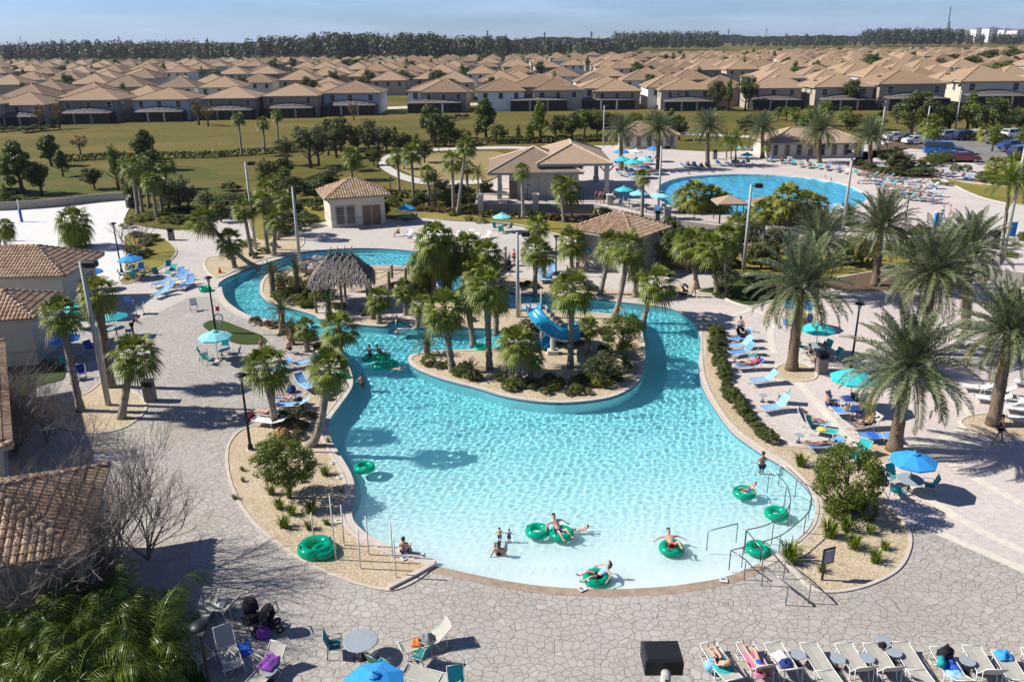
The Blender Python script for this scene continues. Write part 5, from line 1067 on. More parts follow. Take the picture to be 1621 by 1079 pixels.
POSE={
'stand':figure('stand'),
'walk':figure('walk',thigh=((0,-.35,-1),(0,.3,-1)),shin=((0,-.05,-1),(0,.55,-1)),uarm=((.15,.3,-1),(-.15,-.3,-1)),farm=((.05,.1,-1),(-.05,-.6,-1)),pelvis=(0,0,.9)),
'sit':figure('sit',torso=(0,.22,1),thigh=((.15,-1,.02),(-.15,-1,.02)),shin=((0,-.1,-1),)*2,uarm=((.2,-.3,-1),(-.2,-.3,-1)),farm=((0,-1,-.1),(0,-1,-.1)),pelvis=(0,.05,.50)),
'recline':figure('recline',torso=(0,.8,.62),thigh=((.1,-1,.22),(-.06,-1,.05)),shin=((0,-1,-.30),(0,-1,-.05)),foot=((0,-.3,1),)*2,uarm=((.3,-.5,-.45),(-.3,-.5,-.4)),farm=((-.2,-1,.1),(.2,-1,.15)),pelvis=(0,0,.46),head=(0,.55,.85)),
'lie':figure('lie',torso=(0,1,.06),face=(0,-.05,1),thigh=((.08,-1,.0),(-.08,-1,.35)),shin=((0,-1,0),(0,-1,-.5)),foot=((0,-.3,1),)*2,uarm=((.6,-.3,.0),(-.5,.6,.1)),farm=((0,-1,.05),(.6,.5,.3)),pelvis=(0,0,.44),head=(0,1,.15)),
'prone':figure('prone',torso=(0,1,.04),face=(0,-.02,-1),thigh=((.08,-1,.0),(-.08,-1,.0)),shin=((0,-1,.02),(0,-1,.02)),foot=((0,-1,-.1),)*2,uarm=((.8,.5,0),(-.8,.5,0)),farm=((-.6,.9,0),(.6,.9,0)),pelvis=(0,0,.45),head=(0,1,.1)),
'tube':figure('tube',torso=(0,.75,.62),thigh=((.25,-.9,.35),(-.25,-.9,.35)),shin=((.1,-1,-.45),(-.1,-1,-.45)),foot=((0,-.7,.7),)*2,uarm=((.8,.1,-.25),(-.8,.1,-.25)),farm=((.5,-.7,-.4),(-.5,-.7,-.4)),pelvis=(0,.1,.10),head=(0,.35,.95)),
'splay':figure('splay',torso=(0,.85,.35),thigh=((.3,-.55,.75),(-.25,-.45,.8)),shin=((.1,-.9,-.2),(-.1,-.8,.35)),foot=((0,-.3,1),)*2,uarm=((.9,.1,-.15),(-.9,.1,-.15)),farm=((.8,-.5,-.2),(-.8,-.5,-.2)),pelvis=(0,.1,.10),head=(0,.6,.8)),
'wade':figure('wade',uarm=((.5,0,-.8),(-.5,-.2,-.8)),farm=((.4,-.6,-.3),(-.4,-.7,-.2)),pelvis=(0,0,.93)),
'swim':figure('swim',torso=(0,-1,.2),face=(0,-.3,-1),thigh=((.1,1,-.05),(-.1,1,-.15)),shin=((0,1,-.1),(0,1,.1)),foot=((0,1,.2),)*2,uarm=((.5,-1,.1),(-.6,-.8,0)),farm=((-.1,-1,0),(.2,-1,.0)),pelvis=(0,.1,.02),head=(0,-.7,.8)),
'bend':figure('bend',torso=(0,-.7,.75),thigh=((.1,-.1,-1),(-.1,.1,-1)),uarm=((.1,-.6,-.8),(-.1,-.6,-.8)),farm=((0,-.8,-.5),(0,-.8,-.5)),pelvis=(0,.05,.92)),
'crouch':figure('crouch',torso=(0,.1,1),thigh=((.3,-1,.1),(-.3,-1,.1)),shin=((.1,-1,-.25),(-.1,-1,-.25)),uarm=((.5,.3,-.9),(-.5,.3,-.9)),farm=((.3,.2,-1),(-.3,.2,-1)),pelvis=(0,0,.10)),
}
def person(pose,loc,heading,label,skin='light',hair='brown',long=False,top=None,bottom='navy',suit=None,s=1.0,wet=False,px=None,group=None):
    Q=POSE[pose]; me=Q['body']; o=link('person',me,None,loc); s*=.95; o.scale=(s,s,s); o.rotation_euler=(0,0,heading)
    o.material_slots[0].link='OBJECT'; o.material_slots[0].material=MATS['skin_'+skin]; objs=[o]
    def part(n,k,m):
        c=link(n,Q[k],o); c.material_slots[0].link='OBJECT'; c.material_slots[0].material=MATS[m]; objs.append(c)
    part('hair','hairl' if long else 'hair','hair_'+hair); part('eyes','eyes','hair_black')
    if suit: part('swimsuit','suit','cloth_'+suit)
    else:
        if bottom: part('shorts','shorts','cloth_'+bottom)
        if top: part('top','top','cloth_'+top)
    if wet:
        for q in objs: q.cycles.is_caustics_receiver=True
    tag(o,label,'person',group or 'people at the pools',px=px or PR(loc)); return o
# ---------------- furniture ----------------
def fab(name,c): mat(name,c,.75,.10,3)
for k,v in {'blue':(.10,.30,.66),'lightblue':(.22,.46,.78),'teal':(.02,.36,.36),'tan':(.40,.385,.33),'white':(.72,.72,.71),'navy':(.02,.05,.3),'green':(.02,.24,.22)}.items(): fab('sling_'+k,v)
for k,v in {'blue':(.035,.30,.68),'teal':(.05,.50,.52),'pale':(.24,.64,.68),'white':(.7,.69,.64),'deep':(.02,.22,.62)}.items(): fab('canopy_'+k,v)
mat('frame_white',(.66,.65,.60),.4,.03); mat('frame_grey',(.35,.36,.36),.4,.03,metal=.3); mat('table_top',(.30,.34,.37),.5,.1); mat('steel',(.24,.25,.26),.3,.03,metal=.8)
def lounger_parts(back):
    """foot end at -y, head end at +y"""
    fr=MB(); sl=MB(); L_=1.28; b=Vector((0,math.cos(back),math.sin(back)))*.72; y0=-.95; y1=y0+L_; z=.36
    e=Vector((0,y1,z))+b
    for s in(-1,1):
        x=s*.31; fr.tube([(x,y0,z+.05),(x,y0+.12,z),(x,y1,z),(x,y1+b.y,z+b.z)],.019,6); fr.tube([(x,y0+.2,z),(x*1.05,y0+.12,0)],.018,5); fr.tube([(x,y1-.1,z),(x*1.05,y1+.05,0)],.018,5)
        fr.tube([(x*1.05,y0+.12,.02),(x*1.05,y0+.42,.02)],.016,5); fr.tube([(x*1.02,y1-.12,.02),(x*1.02,y1+.2,.02)],.016,5)
    for y,zz in ((y0,z+.05),(y1,z),(e.y,e.z)): fr.tube([(-.31,y,zz),(.31,y,zz)],.018,6)
    fr.tube([(-.3,y0+.42,.02),(.3,y0+.42,.02)],.015,5)
    if back>.3:
        for s in(-1,1): fr.tube([(s*.31,y1+b.y*.55,z+b.z*.55),(s*.31,y1+.32,.04)],.014,5)
    n=6; vs=[]
    P_=[(y0+.02,z+.045),(y0+.14,z-.005),(y0+.6,z-.03),(y1-.02,z-.005),(y1+b.y*.5,z+b.z*.5-.02),(y1+b.y*.98,z+b.z*.98)]
    for y,zz in P_:
        for x in(-.29,0,.29): vs.append((x,y,zz-(.02 if x==0 else 0)))
    for y,zz in P_:
        for x in(-.29,0,.29): vs.append((x,y+.002,zz-.018-(.02 if x==0 else 0)))
    k=18; fs=[(3*i+j,3*i+j+1,3*i+j+4,3*i+j+3) for i in range(5) for j in range(2)]+[(k+3*i+j+3,k+3*i+j+4,k+3*i+j+1,k+3*i+j) for i in range(5) for j in range(2)]
    sl.add(vs,fs); return fr,sl
LM={}
def lounger(loc,head,back,fabk,framek,label,px=None,group=None,s=1.0):
    bk=round(back,1); 
    if (bk,fabk,framek) not in LM:
        fr,sl=lounger_parts(bk); LM[(bk,fabk,framek)]=(fr.mesh('lounger_frame_mesh','frame_'+framek,True),sl.mesh('lounger_sling_mesh','sling_'+fabk))
    a,b=LM[(bk,fabk,framek)]; e=empty('sun_lounger',loc,head,s); link('frame',a,e); link('sling',b,e)
    tag(e,label,'sun lounger',group or 'sun loungers on the decks',px=px or PR(loc)); return e
def hd(a,b): d=b-a; return math.atan2(d.y,d.x)-pi/2
def LG(fx,fy,hx,hy,back,fabk,label,framek='white',z=0,group=None):
    a=P(fx,fy,z+.3); b=P(hx,hy,z+.3); h=hd(a,b); c=a+(b-a).normalized()*.95; c.z=z; return lounger(c,h,back,fabk,framek,label,group=group),c,h
def on_lounger(c,h,**k): # recliner pose sits with hips 0.25 behind centre
    pass
def chair_mesh(fabk):
    fr=MB(); sl=MB()
    for s in(-1,1):
        x=s*.27; fr.tube([(x,-.26,0),(x,-.24,.62),(x,.18,.62),(x*.95,.30,.0)],.017,6); fr.tube([(x,-.22,.42),(x,.18,.40),(x,.36,.92)],.017,6)
    for y,z in ((-.22,.42),(.36,.92),(.3,.03)): fr.tube([(-.27,y,z),(.27,y,z)],.016,6)
    P_=[(-.23,.42),(0,.395),(.18,.40),(.27,.66),(.36,.92)]; vs=[(x,y,z) for y,z in P_ for x in(-.25,.25)]+[(x,y+.008,z-.018) for y,z in P_ for x in(-.25,.25)]
    sl.add(vs,[(2*i,2*i+1,2*i+3,2*i+2) for i in range(4)]+[(10+2*i+2,10+2*i+3,10+2*i+1,10+2*i) for i in range(4)])
    return fr.mesh('chair_frame_mesh','frame_grey',True),sl.mesh('chair_sling_mesh','sling_'+fabk)
CM={}
def chair(x,y,ang,fabk='teal',label=None,z=0,loc=None):
    if fabk not in CM: CM[fabk]=chair_mesh(fabk)
    B=loc if loc is not None else P(x,y,z); e=empty('patio_chair',B,ang); link('frame',CM[fabk][0],e); link('sling',CM[fabk][1],e)
    tag(e,label or '~%s sling patio chair with arms'%fabk,'chair','sling chairs around the tables',px=PR(B)); return e
tb=MB(); tb.lathe([(0,.74),(.58,.74),(.60,.725),(.58,.705),(0,.70)],24); TT=tb.mesh('table_top_mesh','table_top',False)
tb=MB(); tb.lathe([(0,.70),(.04,.70),(.04,.05),(.24,.03),(.24,0)],14); 
for k in range(4): a=k*pi/2+.4; tb.tube([(0,0,.35),(.33*math.cos(a),.33*math.sin(a),.02)],.015,5)
TL=tb.mesh('table_leg_mesh','dark_metal',True)
def table(B,label=None,s=1.0):
    e=empty('patio_table',B,0,s); link('table_top',TT,e); link('pedestal',TL,e); tag(e,label or '~round grey patio table','table','round patio tables',px=PR(B)); return e
def side_table(x,y,z=0,label=None):
    B=P(x,y,z); e=empty('side_table',B); a=link('table_top',TT,e); a.scale=(.42,.42,.6); b=link('pedestal',TL,e); b.scale=(.55,.55,.6); tag(e,label or '~small round grey side table','side table','small side tables by the loungers',px=PR(B))
UM={}
def umbrella_mesh(c):
    mb=MB(); n=8; A=Vector((0,0,2.62)); rim=[Vector((1.32*math.cos(2*pi*k/n+.39),1.32*math.sin(2*pi*k/n+.39),2.12)) for k in range(n)]
    for k in range(n):
        a,b=rim[k],rim[(k+1)%n]; m=(a+b)/2+Vector((0,0,-.0)); ma,mb_=A*.5+a*.5+Vector((0,0,.04)),A*.5+b*.5+Vector((0,0,.04))
        mb.add([A,ma,mb_],[(0,1,2)]); mb.add([ma,a,b,mb_],[(0,1,2,3)]); mb.add([a,b,b-Vector((0,0,.1)),a-Vector((0,0,.1))],[(3,2,1,0)])
    q=MB(); q.lathe([(0,2.72),(.16,2.66),(.27,2.6)],8); 
    r=MB(); 
    for k in range(n): r.tube([A-Vector((0,0,.08)),rim[k]-Vector((0,0,.03))],.012,4); r.tube([(0,0,1.9),(A+rim[k])/2-Vector((0,0,.03))],.010,4)
    p=MB(); p.tube([(0,0,0),(0,0,2.66)],.025,8); p.ell((0,0,2.76),(.04,.04,.06)); b=MB(); b.lathe([(0,.12),(.1,.12),(.27,.05),(.27,0)],16)
    return [('canopy',mb.mesh('canopy_mesh','canopy_'+c)),('vent',q.mesh('vent_mesh','canopy_'+c)),('ribs',r.mesh('rib_mesh','frame_grey')),('pole',p.mesh('pole_mesh','frame_grey',True)),('base',b.mesh('base_mesh','concrete',True))]
def umbrella(bx,by,wpx,c,label=None,z=0,rot=None):
    if c not in UM: UM[c]=umbrella_mesh(c)
    B=P(bx,by,z); s=wpx/ppm(B+Vector((0,0,2.1)))/2.6; s=min(max(s,.75),1.15); e=empty('umbrella',B,rot if rot is not None else bx*.37,s)
    for n_,me in UM[c]: link(n_,me,e)
    tag(e,label or '~%s patio umbrella'%{'blue':'bright blue','teal':'turquoise','pale':'pale turquoise','white':'white','deep':'deep blue'}[c],'umbrella','patio umbrellas on the decks',px=(bx,by)); return B
def umb_set(bx,by,wpx,c,chairs='teal',n=4,label=None,z=0,r0=.4):
    B=umbrella(bx,by,wpx,c,label,z); table(B+Vector((0,0,0)),None)
    for k in range(n):
        a=r0+k*2*pi/n; q=B+Vector((math.cos(a),math.sin(a),0))*.85; chair(0,0,a-pi/2,chairs,None,z,q)
    return B
# ---- umbrella groups ----
B=umbrella(1437,780,72,'blue','big bright blue umbrella over the table beside the biggest date palm',rot=.2); table(B,'grey round table beneath the big bright blue umbrella')
chair(0,0,-.9+pi,'teal','teal chair on the front left of the blue umbrella table',loc=B+V3(-.75,-.55,0)); chair(0,0,0.3,'teal','teal chair with pink towel behind the blue umbrella table',loc=B+V3(-.35,.85,0)); chair(0,0,-pi/2-.3,'teal','teal chair on the right of the blue umbrella table',loc=B+V3(.95,.0,0))
umb_set(1343,650,70,'teal','blue',3,'turquoise umbrella partly under the big date palm fronds'); umb_set(1290,562,54,'teal','teal',3,'turquoise umbrella behind the tall date palm trunk'); umb_set(1261,520,50,'blue','blue',2,'blue umbrella behind the date palm trunk at the oval bed')
B=umbrella(346,572,52,'pale','pale turquoise umbrella by the grass patch and lamp post'); table(B+V3(.1,.5,0),'round table with four chairs near the pale turquoise umbrella')
for (dx,dy,a,c) in ((-1.1,.4,pi/2+.3,'teal'),(-.5,-.5,pi-.5,'teal'),(0,1.4,0,'teal'),(1.1,.3,-pi/2,'blue')): chair(0,0,a,c,None,loc=B+V3(dx,dy,0))
for a in [(211,440,38,'blue',4),(107,575,52,'deep',4),(150,458,34,'blue',3),(166,502,36,'teal',3),(186,534,36,'teal',2),(645,352,28,'blue',2),(795,367,30,'pale',3),(938,420,28,'blue',1),(597,1146,92,'blue',0),(128,520,36,'teal',2)]: umb_set(a[0],a[1],a[2],a[3],'teal' if a[0]%2 else 'blue',a[4])
for a in [(983,262,26,'blue'),(1034,256,24,'blue'),(1006,260,24,'white'),(984,276,28,'teal'),(1002,282,30,'teal'),(1020,276,28,'pale'),(987,325,30,'teal'),(1010,331,30,'pale'),(1046,336,32,'pale'),(1181,262,18,'teal')]:
    B=umbrella(*a,z=H1); 
    for k in range(2): chair(0,0,k*3+a[0],'blue' if k else 'teal',None,H1,B+V3(math.cos(k*3+1)*.9,math.sin(k*3+1)*.9,0))
umb_set(595,362,1,'pale') if False else None
B=P(550,352); table(B,'round table with turquoise top in front of the shop')
for k in range(4): chair(0,0,k*pi/2+.4-pi/2,'teal',None,loc=B+V3(math.cos(k*pi/2+.4)*.9,math.sin(k*pi/2+.4)*.9,0))
# ---- loungers near the bottom edge ----
TL_=['tan lounger with woman in black trousers, leftmost of the bottom row','tan lounger with sunbather in blue, second in the bottom row','tan lounger with white and blue towel, third in the bottom row','flat empty tan lounger, fourth in the bottom row','empty tan lounger with raised back, fifth in the bottom row','empty tan lounger beside two side tables, sixth in the bottom row','flat empty tan lounger, seventh in the bottom row','tan lounger with backpack and towels, eighth in the bottom row','empty tan lounger with raised back, ninth in the bottom row','tan lounger with blue bag at its foot, tenth in the bottom row','tan lounger cut by the right edge of the bottom row']
BL=[]
for i,((x,y),b) in enumerate(zip(((1121,1020),(1178,1019),(1223,1020),(1279,1020),(1335,1021),(1379,1021),(1424,1019),(1485,1027),(1537,1025),(1584,1034),(1630,1030)),(.3,.9,.8,.1,.9,.9,.1,.5,.9,.5,.3))):
    BL.append(LG(x,y,x+46,y+74,b,'tan',TL_[i],group='tan loungers along the bottom edge'))
def lie(L,pose,label,**k):
    _,c,h=L; d=Vector((-math.sin(h),math.cos(h),0)); off=k.pop('off',.05); p=c+d*off; p.z+=k.pop('dz',0); return person(pose,p,h,label,**k)
lie(BL[0],'recline','person with blond hair in black trousers reading on the leftmost bottom lounger',hair='blond',top='beige',bottom='black',off=.1)
lie(BL[1],'lie','sunbather in a blue swimsuit on the second bottom lounger',suit='blue',hair='brown',off=.05)
for x,y,l in ((1262,1052,'side table between the third and fourth bottom loungers'),(1324,1058,'side table between the fourth and fifth bottom loungers'),(1370,1057,'side table between the fifth and sixth bottom loungers'),(1413,1048,'side table between the sixth and seventh bottom loungers'),(1395,1028,'side table with a dark bag near the foot of the seventh bottom lounger'),(1528,1062,'side table between the eighth and ninth bottom loungers')): side_table(x,y,0,l)
def cloth_heap(loc,w,l,h,m,label,seed=1,rot=0,name='towel',cat='towel',dome=True):
    mb=MB(); n=9; vs=[]; 
    for j in range(n):
        for i in range(n):
            u=i/(n-1)-.5; v=j/(n-1)-.5; r=max(abs(u),abs(v))*2; z=h*(1-r**3)*(.55+.7*noise.noise(Vector((u*4+seed,v*4,seed)))) if dome else h*.3*noise.noise(Vector((u*5+seed,v*5,seed)))
            vs.append((u*w*(1+.12*noise.noise(Vector((v*3,seed,0)))),v*l*(1+.12*noise.noise(Vector((u*3,seed,4)))),max(0,z)+.01))
    mb.add(vs,[(j*n+i,j*n+i+1,(j+1)*n+i+1,(j+1)*n+i) for j in range(n-1) for i in range(n-1)])
    b=len(vs); mb.add([(-w/2,-l/2,0),(w/2,-l/2,0),(w/2,l/2,0),(-w/2,l/2,0)],[(3,2,1,0)])
    o=mb.build(name,m,None,True,loc); o.rotation_euler=(0,0,rot); tag(o,label,cat,'towels and bags on the furniture',px=PR(loc)); return o
def bag(loc,m,label,s=1.0,rot=0):
    mb=MB(); mb.box((0,0,.17),(.42,.24,.32),bev=.07); o=mb.build('bag',m,None,True,loc); o.scale=(s,s,s); o.rotation_euler=(0,0,rot)
    h=MB(); h.tube([(-.1,0,.32),(-.07,0,.43),(.07,0,.43),(.1,0,.32)],.014,6); h.build('handle',m,o,True); q=MB(); q.box((0,-.14,.13),(.28,.06,.17),bev=.03); q.build('pocket',m,o,True)
    tag(o,label,'bag','towels and bags on the furniture',px=PR(loc)); return o
def onL(L,off,dz=.36,dx=0):
    _,c,h=L; return c+Vector((-math.sin(h),math.cos(h),0))*off+Vector((math.cos(h),math.sin(h),0))*dx+V3(0,0,dz)
cloth_heap(onL(BL[0],.25,.37),.62,1.0,.06,'cloth_teal','turquoise patterned towel under the woman in black trousers',2,BL[0][2]); bag(onL(BL[0],-.1,.36,.45)+V3(.2,0,-.3),'cloth_lightblue','pale blue cool bag right of the leftmost bottom lounger',1.2,.4)
cloth_heap(onL(BL[1],.1,.36),.6,1.2,.05,'cloth_pink','pink towel under the sunbather in blue',3,BL[1][2]); cloth_heap(onL(BL[2],-.3,.36),.5,.5,.2,'cloth_white','white crumpled towel on the third bottom lounger',4,.4); cloth_heap(onL(BL[2],0.05,.36),.42,.4,.2,'cloth_navy','navy clothes heap on the third bottom lounger',5)
bag(onL(BL[7],-.5,.36),'cloth_black','black backpack on the eighth bottom lounger',1.2,.5); cloth_heap(onL(BL[7],-.15,.36),.55,.6,.15,'cloth_blue','blue white-striped towel on the eighth bottom lounger',6); bag(onL(BL[7],-.1,.36,.3),'cloth_teal','green bag beside the black backpack',.9,1); cloth_heap(onL(BL[7],.35,.36),.5,.5,.12,'cloth_lightblue','light blue towel on the back of the eighth bottom lounger',8)
cloth_heap(onL(BL[9],-.75,.38),.5,.42,.3,'canopy_blue','shiny blue beach bag on the tenth bottom lounger',9); bag(P(1396,1024,.42),'cloth_black','small dark bag on the side table by the seventh lounger',.6)
# ---- bottom left group ----
L1=LG(318,952,386,968,.9,'tan','tan lounger nearest the stroller at the bottom left',group='loungers at the bottom left'); LG(300,1000,330,960,.8,'tan','mesh lounger left of the near black lamp'); LG(372,1060,352,1005,1.0,'tan','mesh lounger with high back right of the near black lamp'); LG(330,1046,300,1020,.6,'tan','lounger partly behind the near black lamp')
L2=LG(392,1095,432,1050,.8,'tan','lounger with purple towel at the bottom edge'); cloth_heap(onL(L2,.3,.5),.55,.8,.18,'cloth_purple','purple and violet towel at the bottom edge',3,L2[2]); cloth_heap(onL(L1,-.1,.36),.35,.35,.22,'cloth_white','white and blue bundle on the lounger by the stroller',11)
side_table(428,1078,0,'small white side table beside the purple towel'); cloth_heap(P(376,1030,.02),.9,.7,.12,'cloth_blue','blue towel dropped on the paving behind the near lamp',5,.5); bag(P(418,1008),'cloth_purple','dark purple bag on the paving below the stroller',1.1,.4)
def stroller(x,y,rot,label,col='cloth_black'):
    B=P(x,y); e=empty('stroller',B,rot); f=MB()
    for s in(-1,1): f.tube([(s*.24,.45,1.02),(s*.24,.1,.62),(s*.24,-.35,.25)],.016,6); f.tube([(s*.24,.38,.16),(s*.24,.0,.6)],.014,6)
    f.tube([(-.24,.45,1.02),(.24,.45,1.02)],.02,6); f.build('frame','dark_metal',e,True)
    s_=MB(); s_.box((0,.02,.52),(.42,.42,.1),bev=.04); s_.box((0,.22,.74),(.42,.1,.44),M=Matrix.Rotation(-.35,3,'X'),bev=.04); s_.box((0,.1,.24),(.4,.4,.16),bev=.05); s_.build('seat',col,e,True)
    h=MB(); n=8; vs=[]
    for i in range(7):
        a=.2+1.5*i/6
        for k in range(n+1): t=-1+2*k/n; vs.append((.25*t,.2-.42*math.cos(a)*math.sqrt(max(0.05,1-.35*t*t)),.72+.42*math.sin(a)*math.sqrt(max(.05,1-.45*t*t))))
    h.add(vs,[(i*(n+1)+k,i*(n+1)+k+1,(i+1)*(n+1)+k+1,(i+1)*(n+1)+k) for i in range(6) for k in range(n)]); h.build('hood',col,e,True)
    for sx,sy,r in ((-.27,.4,.15),(.27,.4,.15),(-.2,-.38,.1),(.2,-.38,.1)):
        w_=MB(); n=18; w_.tube([(-.02,0,0),(.02,0,0)],[r,r],n); q=w_.build('wheel','dark_metal',e,loc=(sx,sy,r)); u=MB(); u.tube([(-.026,0,0),(.026,0,0)],r*.45,10); u.build('hub','frame_grey',q)
    tag(e,label,'stroller','baby strollers',px=(x,y))
stroller(402,992,.6,'black stroller among the loungers at the bottom left'); stroller(424,1000,-1.1,'black stroller with dark seat right of the other bottom-left stroller'); stroller(1085,470,1.3,'black stroller beside the standing person north of the river'); stroller(805,430,.4,'dark stroller on the deck left of the light pole',); stroller(1172,540,1.0,'stroller draped with clothes at the top of the blue lounger row')
B=P(573,1040); table(B,'round grey table next to the bottom blue umbrella',1.0); chair(0,0,pi/2+.2,'green','dark teal chair left of the bottom grey table',loc=B+V3(-.95,.2,0)); chair(0,0,-.6+pi,'green','dark teal chair behind the bottom blue umbrella',loc=B+V3(.75,-.75,0)); chair(0,0,-pi/2-.5,'green','dark teal chair with arms below the draped bottom lounger',loc=P(668,1050)); chair(0,0,.2,'teal','teal chair cut by the bottom edge',loc=P(724,1100))
L3=LG(634,1028,700,1006,.7,'tan','tan lounger with clothes heap above the dark teal chair'); cloth_heap(onL(L3,0.0,.36),.5,.5,.28,'cloth_grey','grey and black clothes heap on the draped bottom lounger',4); cloth_heap(onL(L3,-.35,.36),.4,.35,.2,'cloth_orange','orange and red towel on the draped bottom lounger',6); LG(640,1062,702,1078,.1,'tan','flat lounger beneath the dark teal chair')
# ---- right hand row ----
R1=[LG(1155,538,1195,531,.8,'blue','top blue lounger of the hedge row, in palm shade'),LG(1153,549,1195,543,.8,'lightblue','second lounger of the hedge row, striped light blue'),LG(1154,559,1195,554,.8,'blue','third blue lounger of the hedge row, beside the teal chair'),LG(1163,580,1210,577,.6,'blue','blue lounger with pink and purple towels in the hedge row'),LG(1186,604,1231,598,.7,'lightblue','empty light blue lounger left of the round gravel bed'),LG(1204,648,1250,640,.9,'lightblue','light blue lounger near the end of the river hedge')]
chair(1190,572,-1.9,'teal','teal chair among the hedge row loungers'); chair(1238,638,-1.9,'teal','teal chair behind the light blue lounger'); side_table(1163,573,0,'side table in the hedge row of loungers'); side_table(1207,636,0,'side table above the light blue lounger'); side_table(1264,700,0,'side table beside the sunbather nearest the round shrub')
cloth_heap(onL(R1[3],.55,.6),.55,.5,.25,'cloth_magenta','magenta and blue towel draped on a hedge row lounger',4); cloth_heap(onL(R1[0],.5,.6),.5,.4,.3,'cloth_grey','grey towel on the topmost blue lounger',5)
lie(R1[3],'recline','person in red under the magenta towel on a hedge row lounger',skin='tan',suit='red',off=.15)
person('sit',P(1172,524),2.6,'person wrapped in blue towels at the top of the hedge row',top='lightblue',bottom='black',hair='black')
L_=[LG(1313,672,1268,664,1.0,'lightblue','pale blue lounger with person sitting up, left of the family table'),LG(1326,686,1288,678,1.0,'teal','teal lounger with yellow towel left of the family table'),LG(1277,706,1335,702,.5,'blue','blue lounger with prone sunbather above the round shrub'),LG(1346,728,1366,712,.6,'teal','teal striped lounger left of the small gravel bed'),LG(1358,690,1410,691,.1,'blue','flat blue lounger with royal blue towel beside the big date palm'),LG(1345,676,1395,668,.7,'tan','lounger with man lying beside the family table'),LG(1318,640,1345,668,.4,'blue','blue lounger in front of the family table'),LG(1272,556,1305,548,.5,'tan','grey lounger beneath the turquoise umbrella'),LG(1276,566,1312,560,.5,'tan','second grey lounger beneath the turquoise umbrella'),LG(1385,760,1372,730,.3,'white','lounger with white towel and baby by the small gravel bed')]
lie(L_[0],'recline','person with brown hair sitting up on the pale blue lounger',hair='brown',suit='black',skin='tan'); cloth_heap(onL(L_[1],-.1,.36),.5,.5,.08,'cloth_yellow','yellow and red towel on the teal lounger',7)
lie(L_[2],'prone','sunbather in a black bikini lying face down above the round shrub',suit='black',skin='tan',off=-.1); lie(L_[5],'recline','man in black shorts lying on his back beside the family table',skin='tan',hair='black',bottom='black'); cloth_heap(onL(L_[5],.65,.55),.55,.5,.2,'cloth_white','white patterned towel behind the lying man',8); cloth_heap(onL(L_[4],-.2,.36),.5,.9,.03,'cloth_blue','royal blue towel on the flat blue lounger',9); lie(L_[9],'lie','person under a white towel by the small gravel bed',suit='white',skin='light')
cloth_heap(onL(L_[9],0,.42),.6,1.0,.12,'cloth_white','white and pink towel by the small gravel bed',3,L_[9][2]); cloth_heap(P(1413,771,.45),.35,.3,.25,'cloth_pink','pink towel hung on the chair at the blue umbrella table',2)
U=P(1343,650)
for dx,dy,a,lb,k in ((-1.1,.1,pi/2,'bare-backed man leaning in at the family table, left side',dict(skin='tan',bottom='navy')),(1.0,.0,-pi/2,'man in white leaning in at the family table, right side',dict(skin='tan',top='white',bottom='grey')),(.1,-.95,pi-.1,'person in yellow-green top in front of the family table',dict(top='green',bottom='purple',hair='black')),(-.5,-.8,2.6,'child in blue in front of the family table',dict(suit='blue',s=.75))): person('sit',U+V3(dx,dy,0),a,lb,**k)
cloth_heap(U+V3(0,0,.74),.8,.7,.25,'cloth_navy','pile of dark towels on the family table',3); bag(U+V3(.3,.2,.74),'cloth_grey','grey bag on the family table',.9)
person('sit',P(1300,570),-.8,'person in maroon at the turquoise umbrella behind the date palm',top='maroon',bottom='black',skin='brown',hair='black'); person('sit',P(1283,573),.5,'person in grey at the turquoise umbrella behind the date palm',top='grey',bottom='grey'); chair(1322,572,-1.3,'teal','teal chair on the right of the turquoise umbrella by the trash can'); person('sit',P(1274,524),.3,'person in dark clothes under the blue umbrella behind the oval bed',top='maroon',bottom='black')
for i,(fx,fy,hx,hy) in enumerate(((1520,610,1548,613),(1548,613,1574,617),(1540,627,1568,631),(1566,631,1592,636),(1586,643,1614,647),(1592,660,1624,664),(1600,602,1630,606),(1610,632,1640,636))): LG(fx,fy,hx,hy,.5,'white','~white plastic lounger by the right-hand date palm',group='white loungers at the right')
person('walk',P(1580,700),1.2,'person in dark clothes walking in the palm shade at the right',top='black',bottom='black',skin='tan')
# ---- left deck ----
for fx,fy,hx,hy,b,c in ((242,469,266,460,.7,'lightblue'),(250,461,274,453,.7,'blue'),(282,456,300,449,.6,'blue'),(285,445,305,430,.8,'lightblue'),(276,440,296,427,.8,'blue'),(262,449,288,446,.1,'white'),(290,452,308,440,.8,'blue'),(240,452,262,446,.5,'blue'),(262,434,280,424,.6,'teal')): LG(fx,fy,hx,hy,b,c,'~%s lounger in the cluster on the left deck'%c)
cloth_heap(P(275,448,.37),.9,.5,.05,'cloth_yellow','yellow towel on a lounger in the left deck cluster',4,.3)
for x,y,a,c in ((268,428,.3,'teal'),(250,440,1,'green'),(242,436,2,'blue'),(206,488,.8,'lightblue'),(222,497,-1.2,'green'),(168,490,1.4,'teal'),(308,492,.5,'white'),(188,500,2,'blue'),(225,432,.4,'blue'),(218,436,2,'navy'),(130,600,.4,'navy'),(120,600,2,'blue'),(145,560,1,'navy'),(1255,1,0,'x'))[:13]: chair(x,y,a,c if c not in('lightblue','white','navy') else c)
